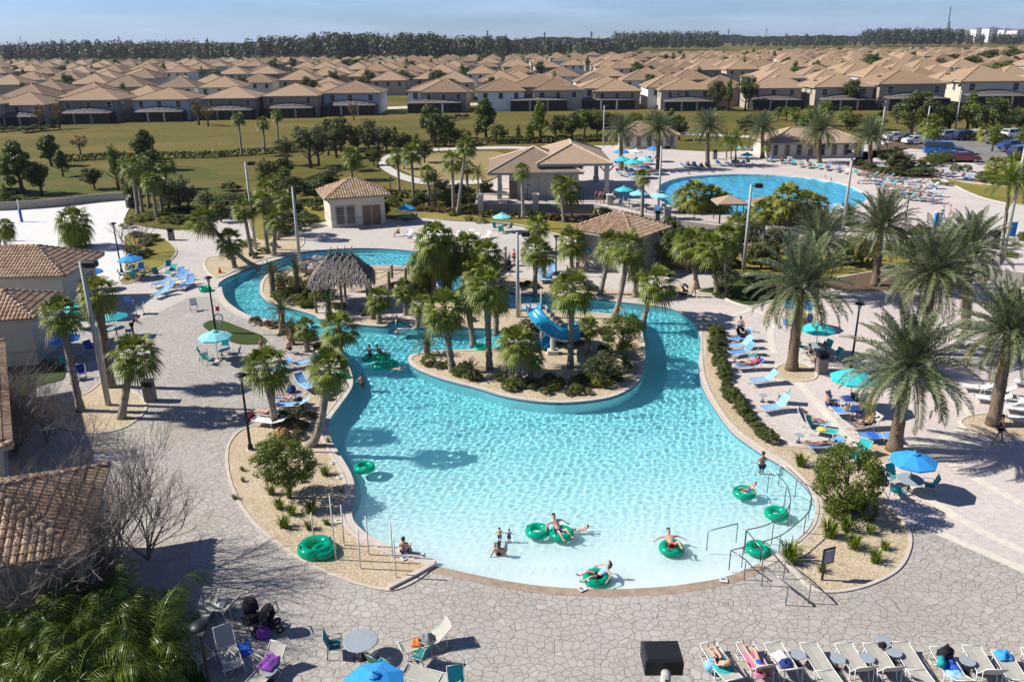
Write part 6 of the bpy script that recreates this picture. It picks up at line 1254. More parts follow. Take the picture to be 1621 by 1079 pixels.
person('bend',P(213,530),1.9,'man bending over the turquoise umbrella table on the left deck',skin='tan',top='black',bottom='black',hair='black'); person('sit',P(205,440),.4,'person in white under the blue umbrella beside the sand court',top='white',bottom='navy'); person('sit',P(222,446),-.6,'child in dark blue under the blue umbrella beside the sand court',top='navy',s=.8); person('sit',P(155,548),.3,'person in white beside the thick golden palm',top='white',bottom='blue'); person('sit',P(118,588),1,'person in purple shade under the deep blue umbrella',top='purple',bottom='black',skin='tan')
for fx,fy,hx,hy,b,c,l in ((494,616,470,600,.7,'lightblue','light blue lounger with navy towel on the left bank'),(430,628,472,634,.4,'blue','blue lounger with sunbather on the left bank'),(438,642,478,640,.5,'lightblue','light blue lounger behind the straight sabal palm'),(398,652,432,656,.6,'tan','lounger with pink towel next to the left lamp post'),(465,578,485,572,.5,'lightblue','light blue lounger behind the leaning shore palm'),(420,588,446,580,.5,'blue','blue lounger half hidden by the straight sabal palm crown'),(402,664,436,668,.3,'white','white-framed lounger beside the dark purple bag')):
    Lx=LG(fx,fy,hx,hy,b,c,l,group='loungers on the left bank')
    if 'sunbather' in l: lie(Lx,'lie','sunbather with dark hair hanging over on the left bank',hair='black',suit='pink')
    if 'pink' in l: lie(Lx,'recline','person in pink on the lounger by the left lamp post',suit='pink')
cloth_heap(P(461,618,.1),.5,.6,.6,'cloth_navy','navy towel hanging off the light blue lounger',3); bag(P(397,664),'cloth_maroon','dark maroon bag beside the left lamp post',1.3); person('sit',P(416,560),.3,'person seated near the small grass patch by the river',skin='tan',top=None,bottom='black'); person('sit',P(459,560),-2.6,'red-haired person seated beside the river palms',hair='red',top='grey',bottom='black')
# ---- north deck ----
for i in range(14):
    x=642+i*9.5; y=372+((i*7)%5)*3
    if 690<x<700: continue
    LG(x,y+2,x+11,y-5,.5,'white','~white lounger on the north deck behind the fan palms',group='white loungers on the north deck')
person('sit',P(630,374),-1,'person in black on the north deck left of the white loungers',top='black',bottom='black')
for x,y,a,l,k in ((806,418,3,'small child standing near the stroller on the north deck',dict(s=.7,top='grey',hair='brown')),(814,420,2.7,'person in a red shirt walking on the north deck',dict(top='red',bottom='black')),(828,417,2.9,'person in pale pink top carrying a child on the north deck',dict(top='pink',bottom='navy')),(1098,470,1.4,'bare-chested person pushing the stroller north of the river',dict(skin='tan',bottom='beige'))): person('walk',P(x,y),a,l,**k)
for x,y in ((853,432),(873,432),(868,445),(858,445)): LG(x,y,x+1,y-9,.6,'lightblue','~light blue lounger on the deck behind the slide')
person('sit',P(915,430),.5,'person seated on the deck behind the tall sabal palm',skin='tan',top='orange'); person('sit',P(956,412),-1.2,'person seated under the blue umbrella beside the kiosk',top='black'); chair(948,416,1,'blue')
# ---- upper plaza crowd (z = H1) ----
ur=random.Random(31); cols=['blue','teal','lightblue','teal','white','tan','blue']
def crowd(pts,n,spread,hdg,what,pp=.5,cc=None):
    for i in range(n):
        t=i/max(1,n-1)*(len(pts)-1); k=min(int(t),len(pts)-2); f=t-k; x=pts[k][0]*(1-f)+pts[k+1][0]*f+ur.uniform(-spread,spread); y=pts[k][1]*(1-f)+pts[k+1][1]*f+ur.uniform(-spread,spread)*.25
        B=P(x,y,H1); h=hdg+ur.uniform(-.3,.3); c=(cc or ur.choice(cols)); b=ur.choice((.3,.5,.8)); Lq=(lounger(B,h,b,c,'white','~%s lounger %s'%(c,what),group='loungers around the upper pool'),B,h)
        if ur.random()<pp:
            st=ur.choice(['black','red','blue','pink','purple','navy','white','orange']); lie(Lq,ur.choice(['recline','lie','recline']),'~sunbather in %s %s'%(st,what),suit=st,skin=ur.choice(['light','tan','tan','brown']),hair=ur.choice(['brown','black','blond']),long=ur.random()<.5,group='sunbathers around the upper pool')
        elif ur.random()<.4: st=ur.choice(['pink','blue','purple','white','teal','red']); cloth_heap(onL(Lq,.1),.55,.8,.12,'cloth_'+st,'~%s towel %s'%(st,what),i)
crowd([(1372,280),(1400,284),(1440,292),(1478,300)],16,6,-1.9,'in the crowd east of the upper pool',.6); crowd([(1375,290),(1410,297),(1440,306),(1480,312)],16,6,-1.9,'in the second rank east of the upper pool',.6); crowd([(1395,306),(1430,314),(1476,322)],10,5,-1.7,'in the near rank east of the upper pool',.5)
crowd([(1218,256),(1260,262),(1300,268),(1350,275)],18,7,-.6,'on the deck north of the upper pool',.5); crowd([(1078,265),(1120,268)],7,5,.2,'in the group by the middle date palm'); crowd([(1143,262),(1175,264)],5,5,.2,'behind the middle of the upper pool')
crowd([(975,264),(1000,268),(1032,262)],14,7,.6,'among the umbrellas west of the upper pool',.5); crowd([(985,278),(1030,270)],8,7,.4,'in front of the umbrellas west of the upper pool',.4); crowd([(1155,235),(1215,240)],8,6,.2,'on the far deck by the cabanas',.2); crowd([(1300,336),(1345,332)],4,5,.3,'on the near rim of the upper pool',.3); crowd([(1488,278),(1530,284)],5,4,-.8,'on the upper walk near the parked cars',.6)
for i,(x,y) in enumerate(((944,322),(950,323),(956,321),(963,323),(971,322),(1491,345),(1501,348),(1237,262),(1164,262),(1345,272))):
    person('walk' if i%2 else 'stand',P(x,y,H1),ur.uniform(0,6),'~person in %s standing on the upper plaza'%['maroon','black','pink','navy','grey','white','lightblue','red','black','teal'][i],top=[ 'maroon','black','pink',None,'grey','white',None,'red','black','teal'][i],bottom=['black','navy','black','beige','white','navy','lightblue','black','navy','white'][i],skin=['tan','light','brown','tan','light'][i%5],hair=['black','brown','blond'][i%3])
for x,y in ((1214,293),(1305,293),(1314,297),(1357,303),(1090,287),(1250,310)): person('wade',P(x,y,0)+V3(0,0,0) if False else P(x,y,H1-1.0),x,'~bather in the upper pool',skin='tan',hair='black',wet=True,s=.85,group='bathers in the upper pool')
# ---- floats, bathers ----
N=NT('float_green'); N.b.inputs['Base Color'].default_value=(.0,.46,.29,1); N.b.inputs['Roughness'].default_value=.12; N.b.inputs['Coat Weight'].default_value=.5
t=N.n('BsdfTransparent'); t.inputs[0].default_value=(.12,.80,.52,1); m=N.n('MixShader'); m.inputs[0].default_value=.45; N.l(N.b.outputs[0],m.inputs[1]); N.l(t.outputs[0],m.inputs[2]); N.l(m.outputs[0],N.o.inputs[0]); MATS['float_green']=N.m
tbm=MB(); n1,n2=36,14; vs=[]
for i in range(n1):
    a=2*pi*i/n1
    for k in range(n2):
        b=2*pi*k/n2; r=.36+.155*math.cos(b)*(1+.03*math.cos(12*a)); vs.append((r*math.cos(a),r*math.sin(a),.15*math.sin(b)))
tbm.add(vs,[(i*n2+k,((i+1)%n1)*n2+k,((i+1)%n1)*n2+(k+1)%n2,i*n2+(k+1)%n2) for i in range(n1) for k in range(n2)]); FLM=tbm.mesh('float_ring_mesh','float_green',True)
hm=MB()
for s in(-1,1): hm.tube([(s*.42,-.08,.13),(s*.44,0,.19),(s*.42,.08,.13)],.014,6)
FHM=hm.mesh('float_handle_mesh','cloth_black',True)
def ring(x,y,label,z=-.03,s=1.12,tilt=(0,0)):
    B=P(x,y,z); o=link('float_ring',FLM,None,B+V3(0,0,.05)); o.scale=(s,s,s*1.1); o.rotation_euler=(tilt[0],tilt[1],x); h=link('handles',FHM,o); tag(o,label,'swim ring','green inflatable swim rings',px=(x,y)); return B
for x,y,l,*k in ((577,741,'empty green swim ring floating off the orange boulder'),(851,842,'empty green swim ring touching the one with a man in it'),(889,846,'green swim ring carrying a man, middle of the wading pool'),(944,916,'green swim ring carrying a woman at the beach edge'),(1063,869,'green swim ring with a person whose feet stick up'),(1178,781,'green swim ring carrying a child in purple'),(1229,814,'empty green swim ring inside the curved handrail'),(1200,870,'green swim ring behind the entry handrails'),(586,568,'green swim ring carrying a person in the river mouth, left one'),(606,566,'green swim ring carrying a person in the river mouth, middle one'),(618,577,'empty green swim ring in the river mouth, right one'),(602,580,'green swim ring in front of the pair in the river mouth'),(761,552,'green swim ring in the cove behind the slide island'),(789,478,'green swim ring carrying a child on the upper river'),(325,458,'green swim ring lying on the deck left of the river bend'),(500,868,'big green swim ring lying in the left gravel bed by the white poles'),(513,873,'green swim ring lying behind the big one in the left gravel bed'),(543,597,'green swim ring leaning on the left shore behind the palm')):
    zz=.13 if 'deck' in l or 'bed' in l else 0; ring(x,y,l,zz if zz else -.03,1.5 if 'big green' in l else 1.06,(.9,.3) if 'leaning' in l else (0,0))
for x,y,p,h,l,k in ((886,842,'tube',.5,'man in navy shorts lounging on a green ring, mid pool',dict(skin='light',bottom='navy',hair='brown')),(945,913,'tube',-1.35,'woman in blue top and black shorts on the ring at the beach edge',dict(top='lightblue',bottom='black',hair='brown',long=True)),(1064,866,'splay',.1,'person with legs up in the swim ring left of the handrails',dict(skin='light',bottom='red')),(1182,778,'tube',-1.5,'child in purple on the swim ring by the curved handrail',dict(suit='purple',hair='black',s=.75)),(586,564,'tube',.2,'man with legs in the water on the left river-mouth ring',dict(skin='tan',bottom='black',hair='black')),(606,562,'tube',.9,'person in grey on the middle river-mouth ring',dict(skin='tan',suit='grey')),(790,476,'tube',1.5,'child in black on the swim ring in the upper river',dict(suit='black',hair='black',s=.8))):
    person(p,P(x,y,.04),h,l,wet=True,**k)
def wader(x,y,h,l,depthz=None,pose='wade',s=1.0,**k):
    B=P(x,y,-.08); d=min(1.0,depth(B.x,B.y))+.03; person(pose,V3(B.x,B.y,-d+(.0 if pose in('wade','stand','crouch') else d-.12)),h,l,wet=True,s=s,**k)
wader(573,606,3.1,'person with bare back standing waist-deep in the river mouth',skin='tan',bottom='black',hair='black'); wader(626,584,1.5,'child swimming with dark hair near the slide island tip',pose='swim',s=.8,suit='navy',hair='black'); wader(628,526,2.8,'child in a neon green shirt at the river steps',top='green',s=.8); wader(1206,740,3.4,'person with dark hair standing waist-deep at the right shore',skin='tan',bottom='navy',hair='black')
wader(790,874,3.1,'bare-backed woman crouching in the shallows with two children',pose='crouch',skin='tan',suit='black',hair='brown',long=True); wader(791,852,3.0,'toddler in a yellow-green shirt standing in the shallows',s=.55,top='yellow',bottom='navy',hair='brown'); wader(806,852,3.0,'toddler in a blue swim shirt in the shallows',s=.5,top='blue',bottom='navy',hair='black'); wader(918,838,1.6,'child in purple stretched out in the shallows beside the man',pose='swim',s=.7,suit='purple',hair='black'); wader(660,415,1.0,'bather beyond the thatched hut in the river loop',s=.9,skin='tan',hair='black'); wader(577,424,1.0,'bather right behind the thatched hut roof',s=.9,skin='tan',hair='black'); wader(975,492,2,'swimmer in the upper river beneath the leaning palms',pose='swim',suit='blue',hair='brown')
person('sit',P(642,884,-.33),3.05,'woman in red top and blue shorts sitting on the pool edge',top='red',bottom='navy',hair='brown')
# ---------------- street furniture ----------------
mat('pole_concrete',(.42,.42,.38),.8,.08,2); mat('bin_grey',(.22,.2,.17),.8,.15,4)
def light_pole(bx,by,tx,ty,label,z=0,side=1,h=None,B=None,head=1):
    B=B or P(bx,by,z); 
    if h is None: h=hsolve(B,ty)
    e=empty('light_pole',B); m=MB(); m.tube([(0,0,0),(0,0,h)],[.17,.10],10); m.build('pole','pole_concrete',e,True)
    a=MB(); a.tube([(0,0,h-.15),(side*.35,-.1,h-.1)],.04,6); a.build('arm','dark_metal',e)
    f=MB(); f.box((side*.62,-.12 if head==1 else .5,h-.08),(.62*head,.5*head,.34*head),bev=.05); fx=f.build('floodlight','dark_metal',e); g=MB(); g.box((side*.62,-.12 if head==1 else .5,h-.30 if head>1 else h-.262),(.5,.38,.02)); g.build('lens','window_glass',fx)
    tag(e,label,'light pole','tall concrete light poles',px=PR(B))
for a in ((172,641,130,415,'tallest concrete light pole at the left, standing in the round gravel bed',0,1),(405,395,393,257,'concrete light pole between the palms left of the shop',0,1),(476,425,463,296,'concrete light pole beside the river bend, left of the thatched hut',0,1),(820,502,823,368,'concrete light pole beside the blue water slide',0,1),(1041,353,1047,232,'concrete light pole between kiosk and upper pool',0,1),(1177,430,1189,292,'concrete light pole right of the kiosk palms',0,1),(1334,366,1348,238,'concrete light pole at the near rim of the upper pool',H1,-1),(1582,438,1617,188,'concrete light pole by the white walk at the right edge',0,1),(955,232,958,167,'light pole behind the pavilion',0,1),(1391,240,1392,160,'light pole right of the pool house',H1,-1),(1462,232,1468,168,'light pole beside the car park',H1,1),(1512,205,1515,135,'thin light pole at the far end of the car park',H1,-1)): light_pole(*a)
Bt=P(1047,1018,8.3); light_pole(0,0,0,0,'nearest light pole, only its black square lamp head in view at the bottom',h=8.1,B=V3(Bt.x,Bt.y-.6,0),side=0.001,head=1.25)
def lamp_post(bx,by,ty,label,z=0):
    B=P(bx,by,z); h=min(hsolve(B,ty),5.2); e=empty('lamp_post',B); m=MB(); m.lathe([(.14,0),(.14,.25),(.075,.4),(.055,h-.5),(.05,h-.45)],10); m.build('pole','dark_metal',e,True)
    l=MB(); l.lathe([(.09,h-.45),(.11,h-.42),(.14,h-.12)],8); g=l.build('lantern','frame_grey',e,True); c=MB(); c.lathe([(0,h),(.16,h-.02),(.30,h-.1),(.31,h-.14),(0,h-.13)],16); c.build('cap','dark_metal',e,True)
    b=MB(); b.lathe([(0,.06),(.22,.06),(.25,0)],14); b.build('footing','concrete',e)
    tag(e,label,'lamp post','black lamp posts',px=(bx,by))
for a in ((397,712,590,'black lamp post at the top of the left gravel bed'),(1347,582,478,'black lamp post between turquoise umbrella and big date palm'),(342,528,437,'black lamp post on the small grass patch at the river bend'),(193,432,352,'black lamp post beside the sand court'),(336,1110,985,'nearest black lamp post, with dome cap, at the bottom left'),(880,437,372,'black lamp post on the north deck behind the slide'),(620,325,280,'black lamp post right of the shop'),(599,268,226,'black lamp post on the middle lawn'),(695,242,205,'black lamp post beside the lawn path'),(1222,426,392,'black lamp post beneath the round pool terrace'),(1538,400,340,'black lamp post on the white walk'),(1430,370,305,'green-black lamp post on the right terrace'),(131,600,560,'x'))[:12]: lamp_post(*a)
lamp_post(835,318,291,'black lamp post before the pavilion wing',H1); lamp_post(1474,284,236,'black lamp post on the upper right walk',H1); lamp_post(1278,257,232,'black lamp post between the pool houses',H1)
def bin_(x,y,label,z=0,s=1.0):
    B=P(x,y,z); e=empty('trash_can',B,.1,s); m=MB(); m.box((0,0,.42),(.5,.5,.84),bev=.03); m.build('body','bin_grey',e)
    t=MB(); t.box((0,0,.92),(.52,.52,.05)); 
    for sx in(-1,1): t.box((sx*.22,0,1.02),(.05,.46,.16))
    t.box((0,0,1.13),(.54,.5,.07),bev=.02); t.build('lid','dark_metal',e); o=MB(); o.box((0,-.0,.98),(.38,.3,.07)); o.build('opening','cloth_black',e)
    tag(e,label,'trash can','stone trash cans',px=(x,y))
for a in ((239,634,'trash can right of the round gravel bed at the left',0,1.15),(272,380,'trash can on the path left of the river',0,1.1),(1299,590,'trash can between the date palm and the turquoise umbrella',0,1.2),(1131,252,'dark trash can north of the upper pool',H1,1.3),(1571,394,'trash can pair on the white walk',H1,1.4),(1040,350,'trash can at the corner of the upper fence',H1,1)): bin_(*a)
# blue upright lockers / float stands on right walk
for x,y,l in ((1483,358,'blue folding sign board on the upper right walk'),(1600,374,'blue bin beside the white walk')):
    m=MB(); m.box((0,0,.7),(.7,.35,1.4),bev=.05); e=m.build('sign_board','canopy_deep',None,False,P(x,y,H1)); t=MB(); t.box((0,0,1.46),(.76,.42,.1)); t.build('lid','frame_white',e); tag(e,l,'board',px=(x,y))
# white pipes in gravel bed
for i,(bx,by,tx,ty) in enumerate(((498,866,493,811),(532,886,521,784),(545,863,541,799),(571,900,567,839),(584,878,579,817),(622,882,617,827),(627,914,623,854))):
    B=P(bx,by); dx,h=topsolve(B,tx,ty); h=min(h,3.2); m=MB(); m.tube([(0,0,0),(dx*.3,0,h)],.03,8); m.lathe([(.05,0),(.05,.04),(.03,.05)],8); o=m.build('white_pole','frame_white',None,True,B); tag(o,'~thin white pole standing in the left gravel bed','pole','white poles in the gravel bed',px=(bx,by))
# low pool wall at the gravel bed corner
q=[P(684,893),P(650,912),P(612,931)]; 
strip('low_wall',q,.22,-.02,.16,'coping',False,None); o=COL.objects['low_wall']; tag(o,'low pale wall closing the corner of the left gravel bed','wall',px=(650,912))
for i,(x,y) in enumerate(((527,733),(538,756),(536,826),(640,884),(921,933),(1145,919))):
    m=MB(); m.box((0,0,.03),(.3,.3,.02)); m.box((0,0,.045),(.05,.18,.006),1); m.box((.08,0,.045),(.03,.18,.006),1); o=m.build('depth_marker',['frame_white','cloth_navy'],None,False,P(x,y)+V3(0,0,.03)); o.rotation_euler=(0,0,x); tag(o,'~white depth marker tile at the pool edge','marker','depth markers',px=(x,y))
# handrails
def rail(top,label,z=0,h=.92,posts=None,ground_end=None,dropz=None):
    """top: rail pixels at height h; posts: indices with a post"""
    B0=P(*top[0],z+h); pts=[P(x,y,z+h)-V3(B0.x,B0.y,0) for x,y in top]; e=empty('handrail',(B0.x,B0.y,0)); m=MB(); sp=smooth(pts,5,False) if len(pts)>2 else pts
    if ground_end: g=P(*ground_end,z+.03)-V3(B0.x,B0.y,0); sp=sp+[g]
    m.tube(sp,.024,7); m.build('rail','steel',e,True)
    for i in (posts or range(len(pts))): p=pts[i]; m=MB(); m.tube([(p.x,p.y,z-(.35 if dropz else .02)),(p.x,p.y,p.z)],.021,6); m.build('post','steel',e,True)
    tag(e,label,'handrail','steel handrails at the pool entry',px=top[0]); return e
rail([(1182,838),(1205,833),(1225,825),(1242,811),(1251,796),(1250,782),(1245,768),(1234,754),(1218,746)],'inner curved steel handrail in the wading pool at the right',posts=[0,2,4,6,8],dropz=1)
rail([(1207,857),(1236,847),(1258,831),(1276,815),(1284,800),(1284,785),(1276,768),(1262,754),(1248,741),(1236,735)],'outer curved steel handrail following the right shore',posts=[0,1,3,5,7,9],dropz=1)
rail([(1121,840),(1168,828)],'small rectangular rail furthest left at the beach entry'); rail([(1157,870),(1177,866)],'short rectangular rail in the middle of the beach entry'); rail([(1157,870),(1181,886)],'slanting rail from the short entry frame',ground_end=(1194,900))
rail([(1207,857),(1244,884),(1284,922)],'long straight steel handrail along the right gravel bed',ground_end=(1316,945)); rail([(1209,895),(1248,925)],'long straight steel handrail nearest the stone paving',ground_end=(1288,955)); rail([(1181,838),(1209,872)],'slanting steel rail behind the entry swim ring')
# low base rails of entry frames
# sign
B=P(1301,918); e=empty('pool_rules_sign',B,.35); m=MB(); m.box((0,0,.5),(.07,.07,1.0)); m.build('post','dark_metal',e); m=MB(); m.box((.12,-.04,1.12),(.56,.04,.72)); pb=m.build('board','dark_metal',e); m=MB(); m.box((.12,-.065,1.12),(.48,.012,.64)); fc=m.build('panel','cloth_grey',pb)
m=MB(); m.box((.12,-.074,1.38),(.36,.006,.05)); 
for k in range(9): m.box((.12+(-.02 if k%3==2 else 0),-.074,1.29-.052*k),(.38-(.08 if k%3==2 else 0),.006,.014))
m.build('lettering','frame_white',fc); tag(e,'dark framed pool rules sign on a post in the right gravel bed','sign',px=(1301,918))
# volleyball
mat('pad_blue',(.02,.12,.42),.5,.05)
for i,(bx,by,tx,ty) in enumerate(((35,352,29,316),(15,382,11,346),(9,390,4,352))):
    B=P(bx,by); h=hsolve(B,ty); e=empty('volleyball_post',B); m=MB(); m.tube([(0,0,0),(0,0,h)],.06,8); m.build('pole','frame_white',e,True); m=MB(); m.tube([(0,0,.05),(0,0,h*.6)],.16,10); m.build('pad','pad_blue',e,True); tag(e,'~blue padded volleyball post on the sand court','post','volleyball posts',px=(bx,by))
m=MB(); m.box((0,0,.65),(.5,.4,.6),bev=.05); m.tube([(0,0,0),(0,0,.5)],.05,6); o=m.build('ball_box','bin_grey',None,False,P(113,384)); tag(o,'grey box on a post beside the sand court palm','box',px=(113,384))
# plaza fence
def fence(pts,z,label,pillars):
    w_=[P(x,y,z)+V3(0,.25,0) for x,y in pts]; e=empty('metal_fence',w_[0]); o0=w_[0]; m=MB(); 
    for i in range(len(w_)-1):
        a,b=w_[i]-o0,w_[i+1]-o0; n=max(1,int((b-a).length/.14)); m.tube([a+V3(0,0,1.05),b+V3(0,0,1.05)],.022,4); m.tube([a+V3(0,0,.12),b+V3(0,0,.12)],.018,4)
        for k in range(n): p=a+(b-a)*k/n; m.tube([p+V3(0,0,.12),p+V3(0,0,1.05)],.009,3,cap=False)
    m.build('bars','dark_metal',e)
    for i in range(len(w_)-1):
        a,b=w_[i]-o0,w_[i+1]-o0; n=max(1,int((b-a).length/2.4))
        for k in range(n): p=a+(b-a)*k/n; q=MB(); q.box((p.x,p.y,.55),(.07,.07,1.15)); q.build('post','dark_metal',e)
    tag(e,label,'fence',px=pts[0])
fence([(765,322),(845,322)],H1,'black metal fence left of the pavilion wing pillar',0); fence([(851,322),(960,322)],H1,'black metal fence below the open pavilion',0); fence([(970,326),(1052,344)],H1,'black metal fence below the upper umbrellas',0); fence([(1060,346),(1140,356),(1200,359),(1270,371),(1335,378)],H1,'black metal fence along the round pool terrace',0)
for x,y in ((761,323),(848,323),(965,324),(1056,346)):
    B=P(x,y,0)-V3(0,0,0); B=P(x,y,H1); e=empty('pillar',(B.x,B.y-.05,0)); m=MB(); m.box((0,0,1.15),(.7,.7,2.3)); m.build('shaft','stucco_resort',e); m=MB(); m.box((0,0,2.38),(.86,.86,.16),bev=.03); m.build('cap','frame_white',e); tag(e,'~pale stucco fence pillar on the plaza wall','pillar','plaza wall pillars',px=(x,y))
# white life ring post at river bend
B=P(350,527); e=empty('life_ring_stand',B); m=MB(); m.tube([(0,0,0),(0,0,2.2)],.04,8); m.build('post','frame_white',e,True); m=MB(); vs=[]; 
for i in range(20):
    a=2*pi*i/20
    for k in range(8): b=2*pi*k/8; r=.3+.06*math.cos(b); vs.append((r*math.cos(a),-.08+.05*math.sin(b),1.2+r*math.sin(a)))
m.add(vs,[(i*8+k,((i+1)%20)*8+k,((i+1)%20)*8+(k+1)%8,i*8+(k+1)%8) for i in range(20) for k in range(8)]); m.build('life_ring','frame_white',e,True); m=MB(); m.box((0,-.05,1.9),(.22,.15,.3)); m.build('box','cloth_red',e); tag(e,'white life ring stand with a red box beside the river bend lamp','life ring',px=(350,527))
m=MB(); m.lathe([(.2,0),(.2,.03),(.05,.55),(.0,.56)],10); o=m.build('traffic_cone','cloth_orange',None,True,P(348,432)); tag(o,'orange cone on the north gravel bed','cone',px=(348,432))
# ---------------- water slide ----------------
N=NT('slide_blue'); N.b.inputs['Base Color'].default_value=(.02,.33,.56,1); N.b.inputs['Roughness'].default_value=.22; N.b.inputs['Coat Weight'].default_value=.3; MATS['slide_blue']=N.m
key=[(843,478,3.3),(846,492,3.1),(856,507,2.75),(872,521,2.3),(892,529,1.95),(910,527,1.6),(918,520,1.3),(905,520,1.0),(884,528,.75),(866,538,.5),(852,548,.28)]
pp=[P(*k) for k in key]; B0=P(860,545,0); pth=smooth([p-B0 for p in pp],5,False)
e=empty('water_slide',B0)
def flume(pts,r,closed0,closed1,name):
    m=MB(); n=18; vs=[]; K=[]
    for i,p in enumerate(pts):
        t=(pts[min(i+1,len(pts)-1)]-pts[max(i-1,0)]).normalized(); a=t.cross(V3(0,0,1)).normalized(); b=a.cross(t)
        f=i/(len(pts)-1); full=closed0<f<closed1
        for k in range(n+1):
            q=(-pi*.95+2*pi*.95*k/n) if full else (-pi*.52+2*pi*.52*k/n); d=-b*math.cos(q)+a*math.sin(q); vs.append(p+d*r)
    for i,p in enumerate(pts):
        for k in range(n+1): v=vs[i*(n+1)+k]; vs.append(p+(v-p)*1.07)
    N0=len(pts)*(n+1)
    fs=[(i*(n+1)+k,i*(n+1)+k+1,(i+1)*(n+1)+k+1,(i+1)*(n+1)+k) for i in range(len(pts)-1) for k in range(n)]+[(N0+(i+1)*(n+1)+k,N0+(i+1)*(n+1)+k+1,N0+i*(n+1)+k+1,N0+i*(n+1)+k) for i in range(len(pts)-1) for k in range(n)]
    for i in range(len(pts)-1):
        for k in (0,n): fs.append((i*(n+1)+k,(i+1)*(n+1)+k,N0+(i+1)*(n+1)+k,N0+i*(n+1)+k))
    m.add(vs,fs); return m
flume(pth,.46,.12,.9,'f').build('flume','slide_blue',e,True)
for i in range(4,len(pth)-2,7):
    t=(pth[i+1]-pth[i-1]).normalized(); a=t.cross(V3(0,0,1)).normalized(); b=a.cross(t); m=MB(); ring_=[pth[i]+(-b*math.cos(q)+a*math.sin(q))*.51 for q in [(-1.9+3.8*k/16) for k in range(17)]]; m.tube(ring_,.035,5); m.build('joint_flange','slide_blue',e,True)
pc=P(875,560,0)-B0; m=MB(); m.tube([(pc.x,pc.y,0),(pc.x,pc.y,2.0)],[.2,.15],10); m.box((pc.x,pc.y,.15),(.7,.7,.3)); m.build('support_column','concrete',e)
top=pth[0]; m=MB(); m.box((top.x-.1,top.y+.55,2.75),(1.5,1.4,.14)); 
for sx,sy in ((-.8,0),(.6,0),(-.8,1.2),(.6,1.2)): m.tube([(top.x+sx,top.y+sy,0),(top.x+sx,top.y+sy,3.9)],.05,6)
for s in(-.8,.6): m.tube([(top.x+s,top.y,3.85),(top.x+s,top.y+1.2,3.85)],.03,5); m.tube([(top.x+s,top.y,3.4),(top.x+s,top.y+1.2,3.4)],.03,5)
m.build('platform','pole_concrete',e); m=MB()
for k in range(10): m.box((top.x+.9+.26*k,top.y+1.0,2.6-.27*k),(.3,.8,.05))
m.tube([(top.x+.8,top.y+.6,3.6),(top.x+3.4,top.y+.6,1.0)],.025,5); m.tube([(top.x+.8,top.y+1.4,3.6),(top.x+3.4,top.y+1.4,1.0)],.025,5); m.build('stairs','pole_concrete',e)
tag(e,'blue spiral water slide on the island in the lagoon','water slide',px=(870,520))
# ---------------- thatched hut ----------------
leafmat('thatch',(.10,.085,.07),(.19,.165,.14),(.30,.265,.23),rough=.9,tr=0)
mat('thatch_core',(.07,.055,.045),.95,.2); mat('wood_pile',(.21,.18,.13),.85,.25,4); mat('wood_deck',(.34,.27,.21),.85,.2,4)
c=P(545,484,0); e=empty('thatched_hut',c,.12); W2,D2=2.35,2.2; ez=2.4; rz_=4.25; rl=.85
core=MB(); A=[V3(-W2,-D2,ez),V3(W2,-D2,ez),V3(W2,D2,ez),V3(-W2,D2,ez)]; r0_,r1_=V3(-rl,0,rz_),V3(rl,0,rz_)
faces=[(A[0],A[1],r1_,r0_),(A[1],A[2],r1_,r1_),(A[2],A[3],r0_,r1_),(A[3],A[0],r0_,r0_)]
for q in faces: core.add(list(q) if (q[2]-q[3]).length>.01 else list(q[:3]),[(0,1,2,3)] if (q[2]-q[3]).length>.01 else [(0,1,2)])
tr_=core.build('roof_core','thatch_core',e); th=MB(); hr=random.Random(4)
for q in faces:
    for row in range(13):
        v=row/13; a=q[0].lerp(q[3],v); b=q[1].lerp(q[2],v); L__=(b-a).length; n=int(L__/.07)+1; up=((q[3]+q[2])/2-(q[0]+q[1])/2).normalized(); nor=(q[1]-q[0]).cross(up).normalized(); al=(q[1]-q[0]).normalized()
        for k in range(n):
            p=a.lerp(b,(k+hr.random())/n)+up*hr.uniform(0,.2)+nor*.05; d=(-up+nor*hr.uniform(.02,.28)+al*hr.uniform(-.25,.25)).normalized(); l=hr.uniform(.3,.5); w_=hr.uniform(.03,.06)
            th.add([p-al*w_,p+al*w_,p+al*w_*.6+d*l-V3(0,0,.04 if row else .12),p-al*w_*.6+d*l-V3(0,0,.04 if row else .12)],[(0,1,2,3)])
th.build('thatch','thatch',tr_)
m=MB()
for k in range(4): x=-rl+.55*k+.05; m.tube([(x-.25,-.55,rz_-.35),(x+.12,.25,rz_+.55)],.045,5); m.tube([(x+.25,.55,rz_-.35),(x-.12,-.1,rz_+.35)],.045,5)
m.build('ridge_poles','wood_pile',tr_)
for x in(-2.0,0,2.0):
    for y in(-1.8,1.8): m=MB(); m.tube([(x,y,0),(x,y,ez+.5)],.1,8); m.build('post','wood_pile',e,True)
tag(e,'grey thatched tiki hut on wooden posts on the left island','hut',px=(548,480))
zone('hut_deck',[(500,503),(520,470),(590,462),(660,470),(668,500),(660,514),(645,512),(630,505),(590,503),(550,508)],'paver_pink',.05,None)
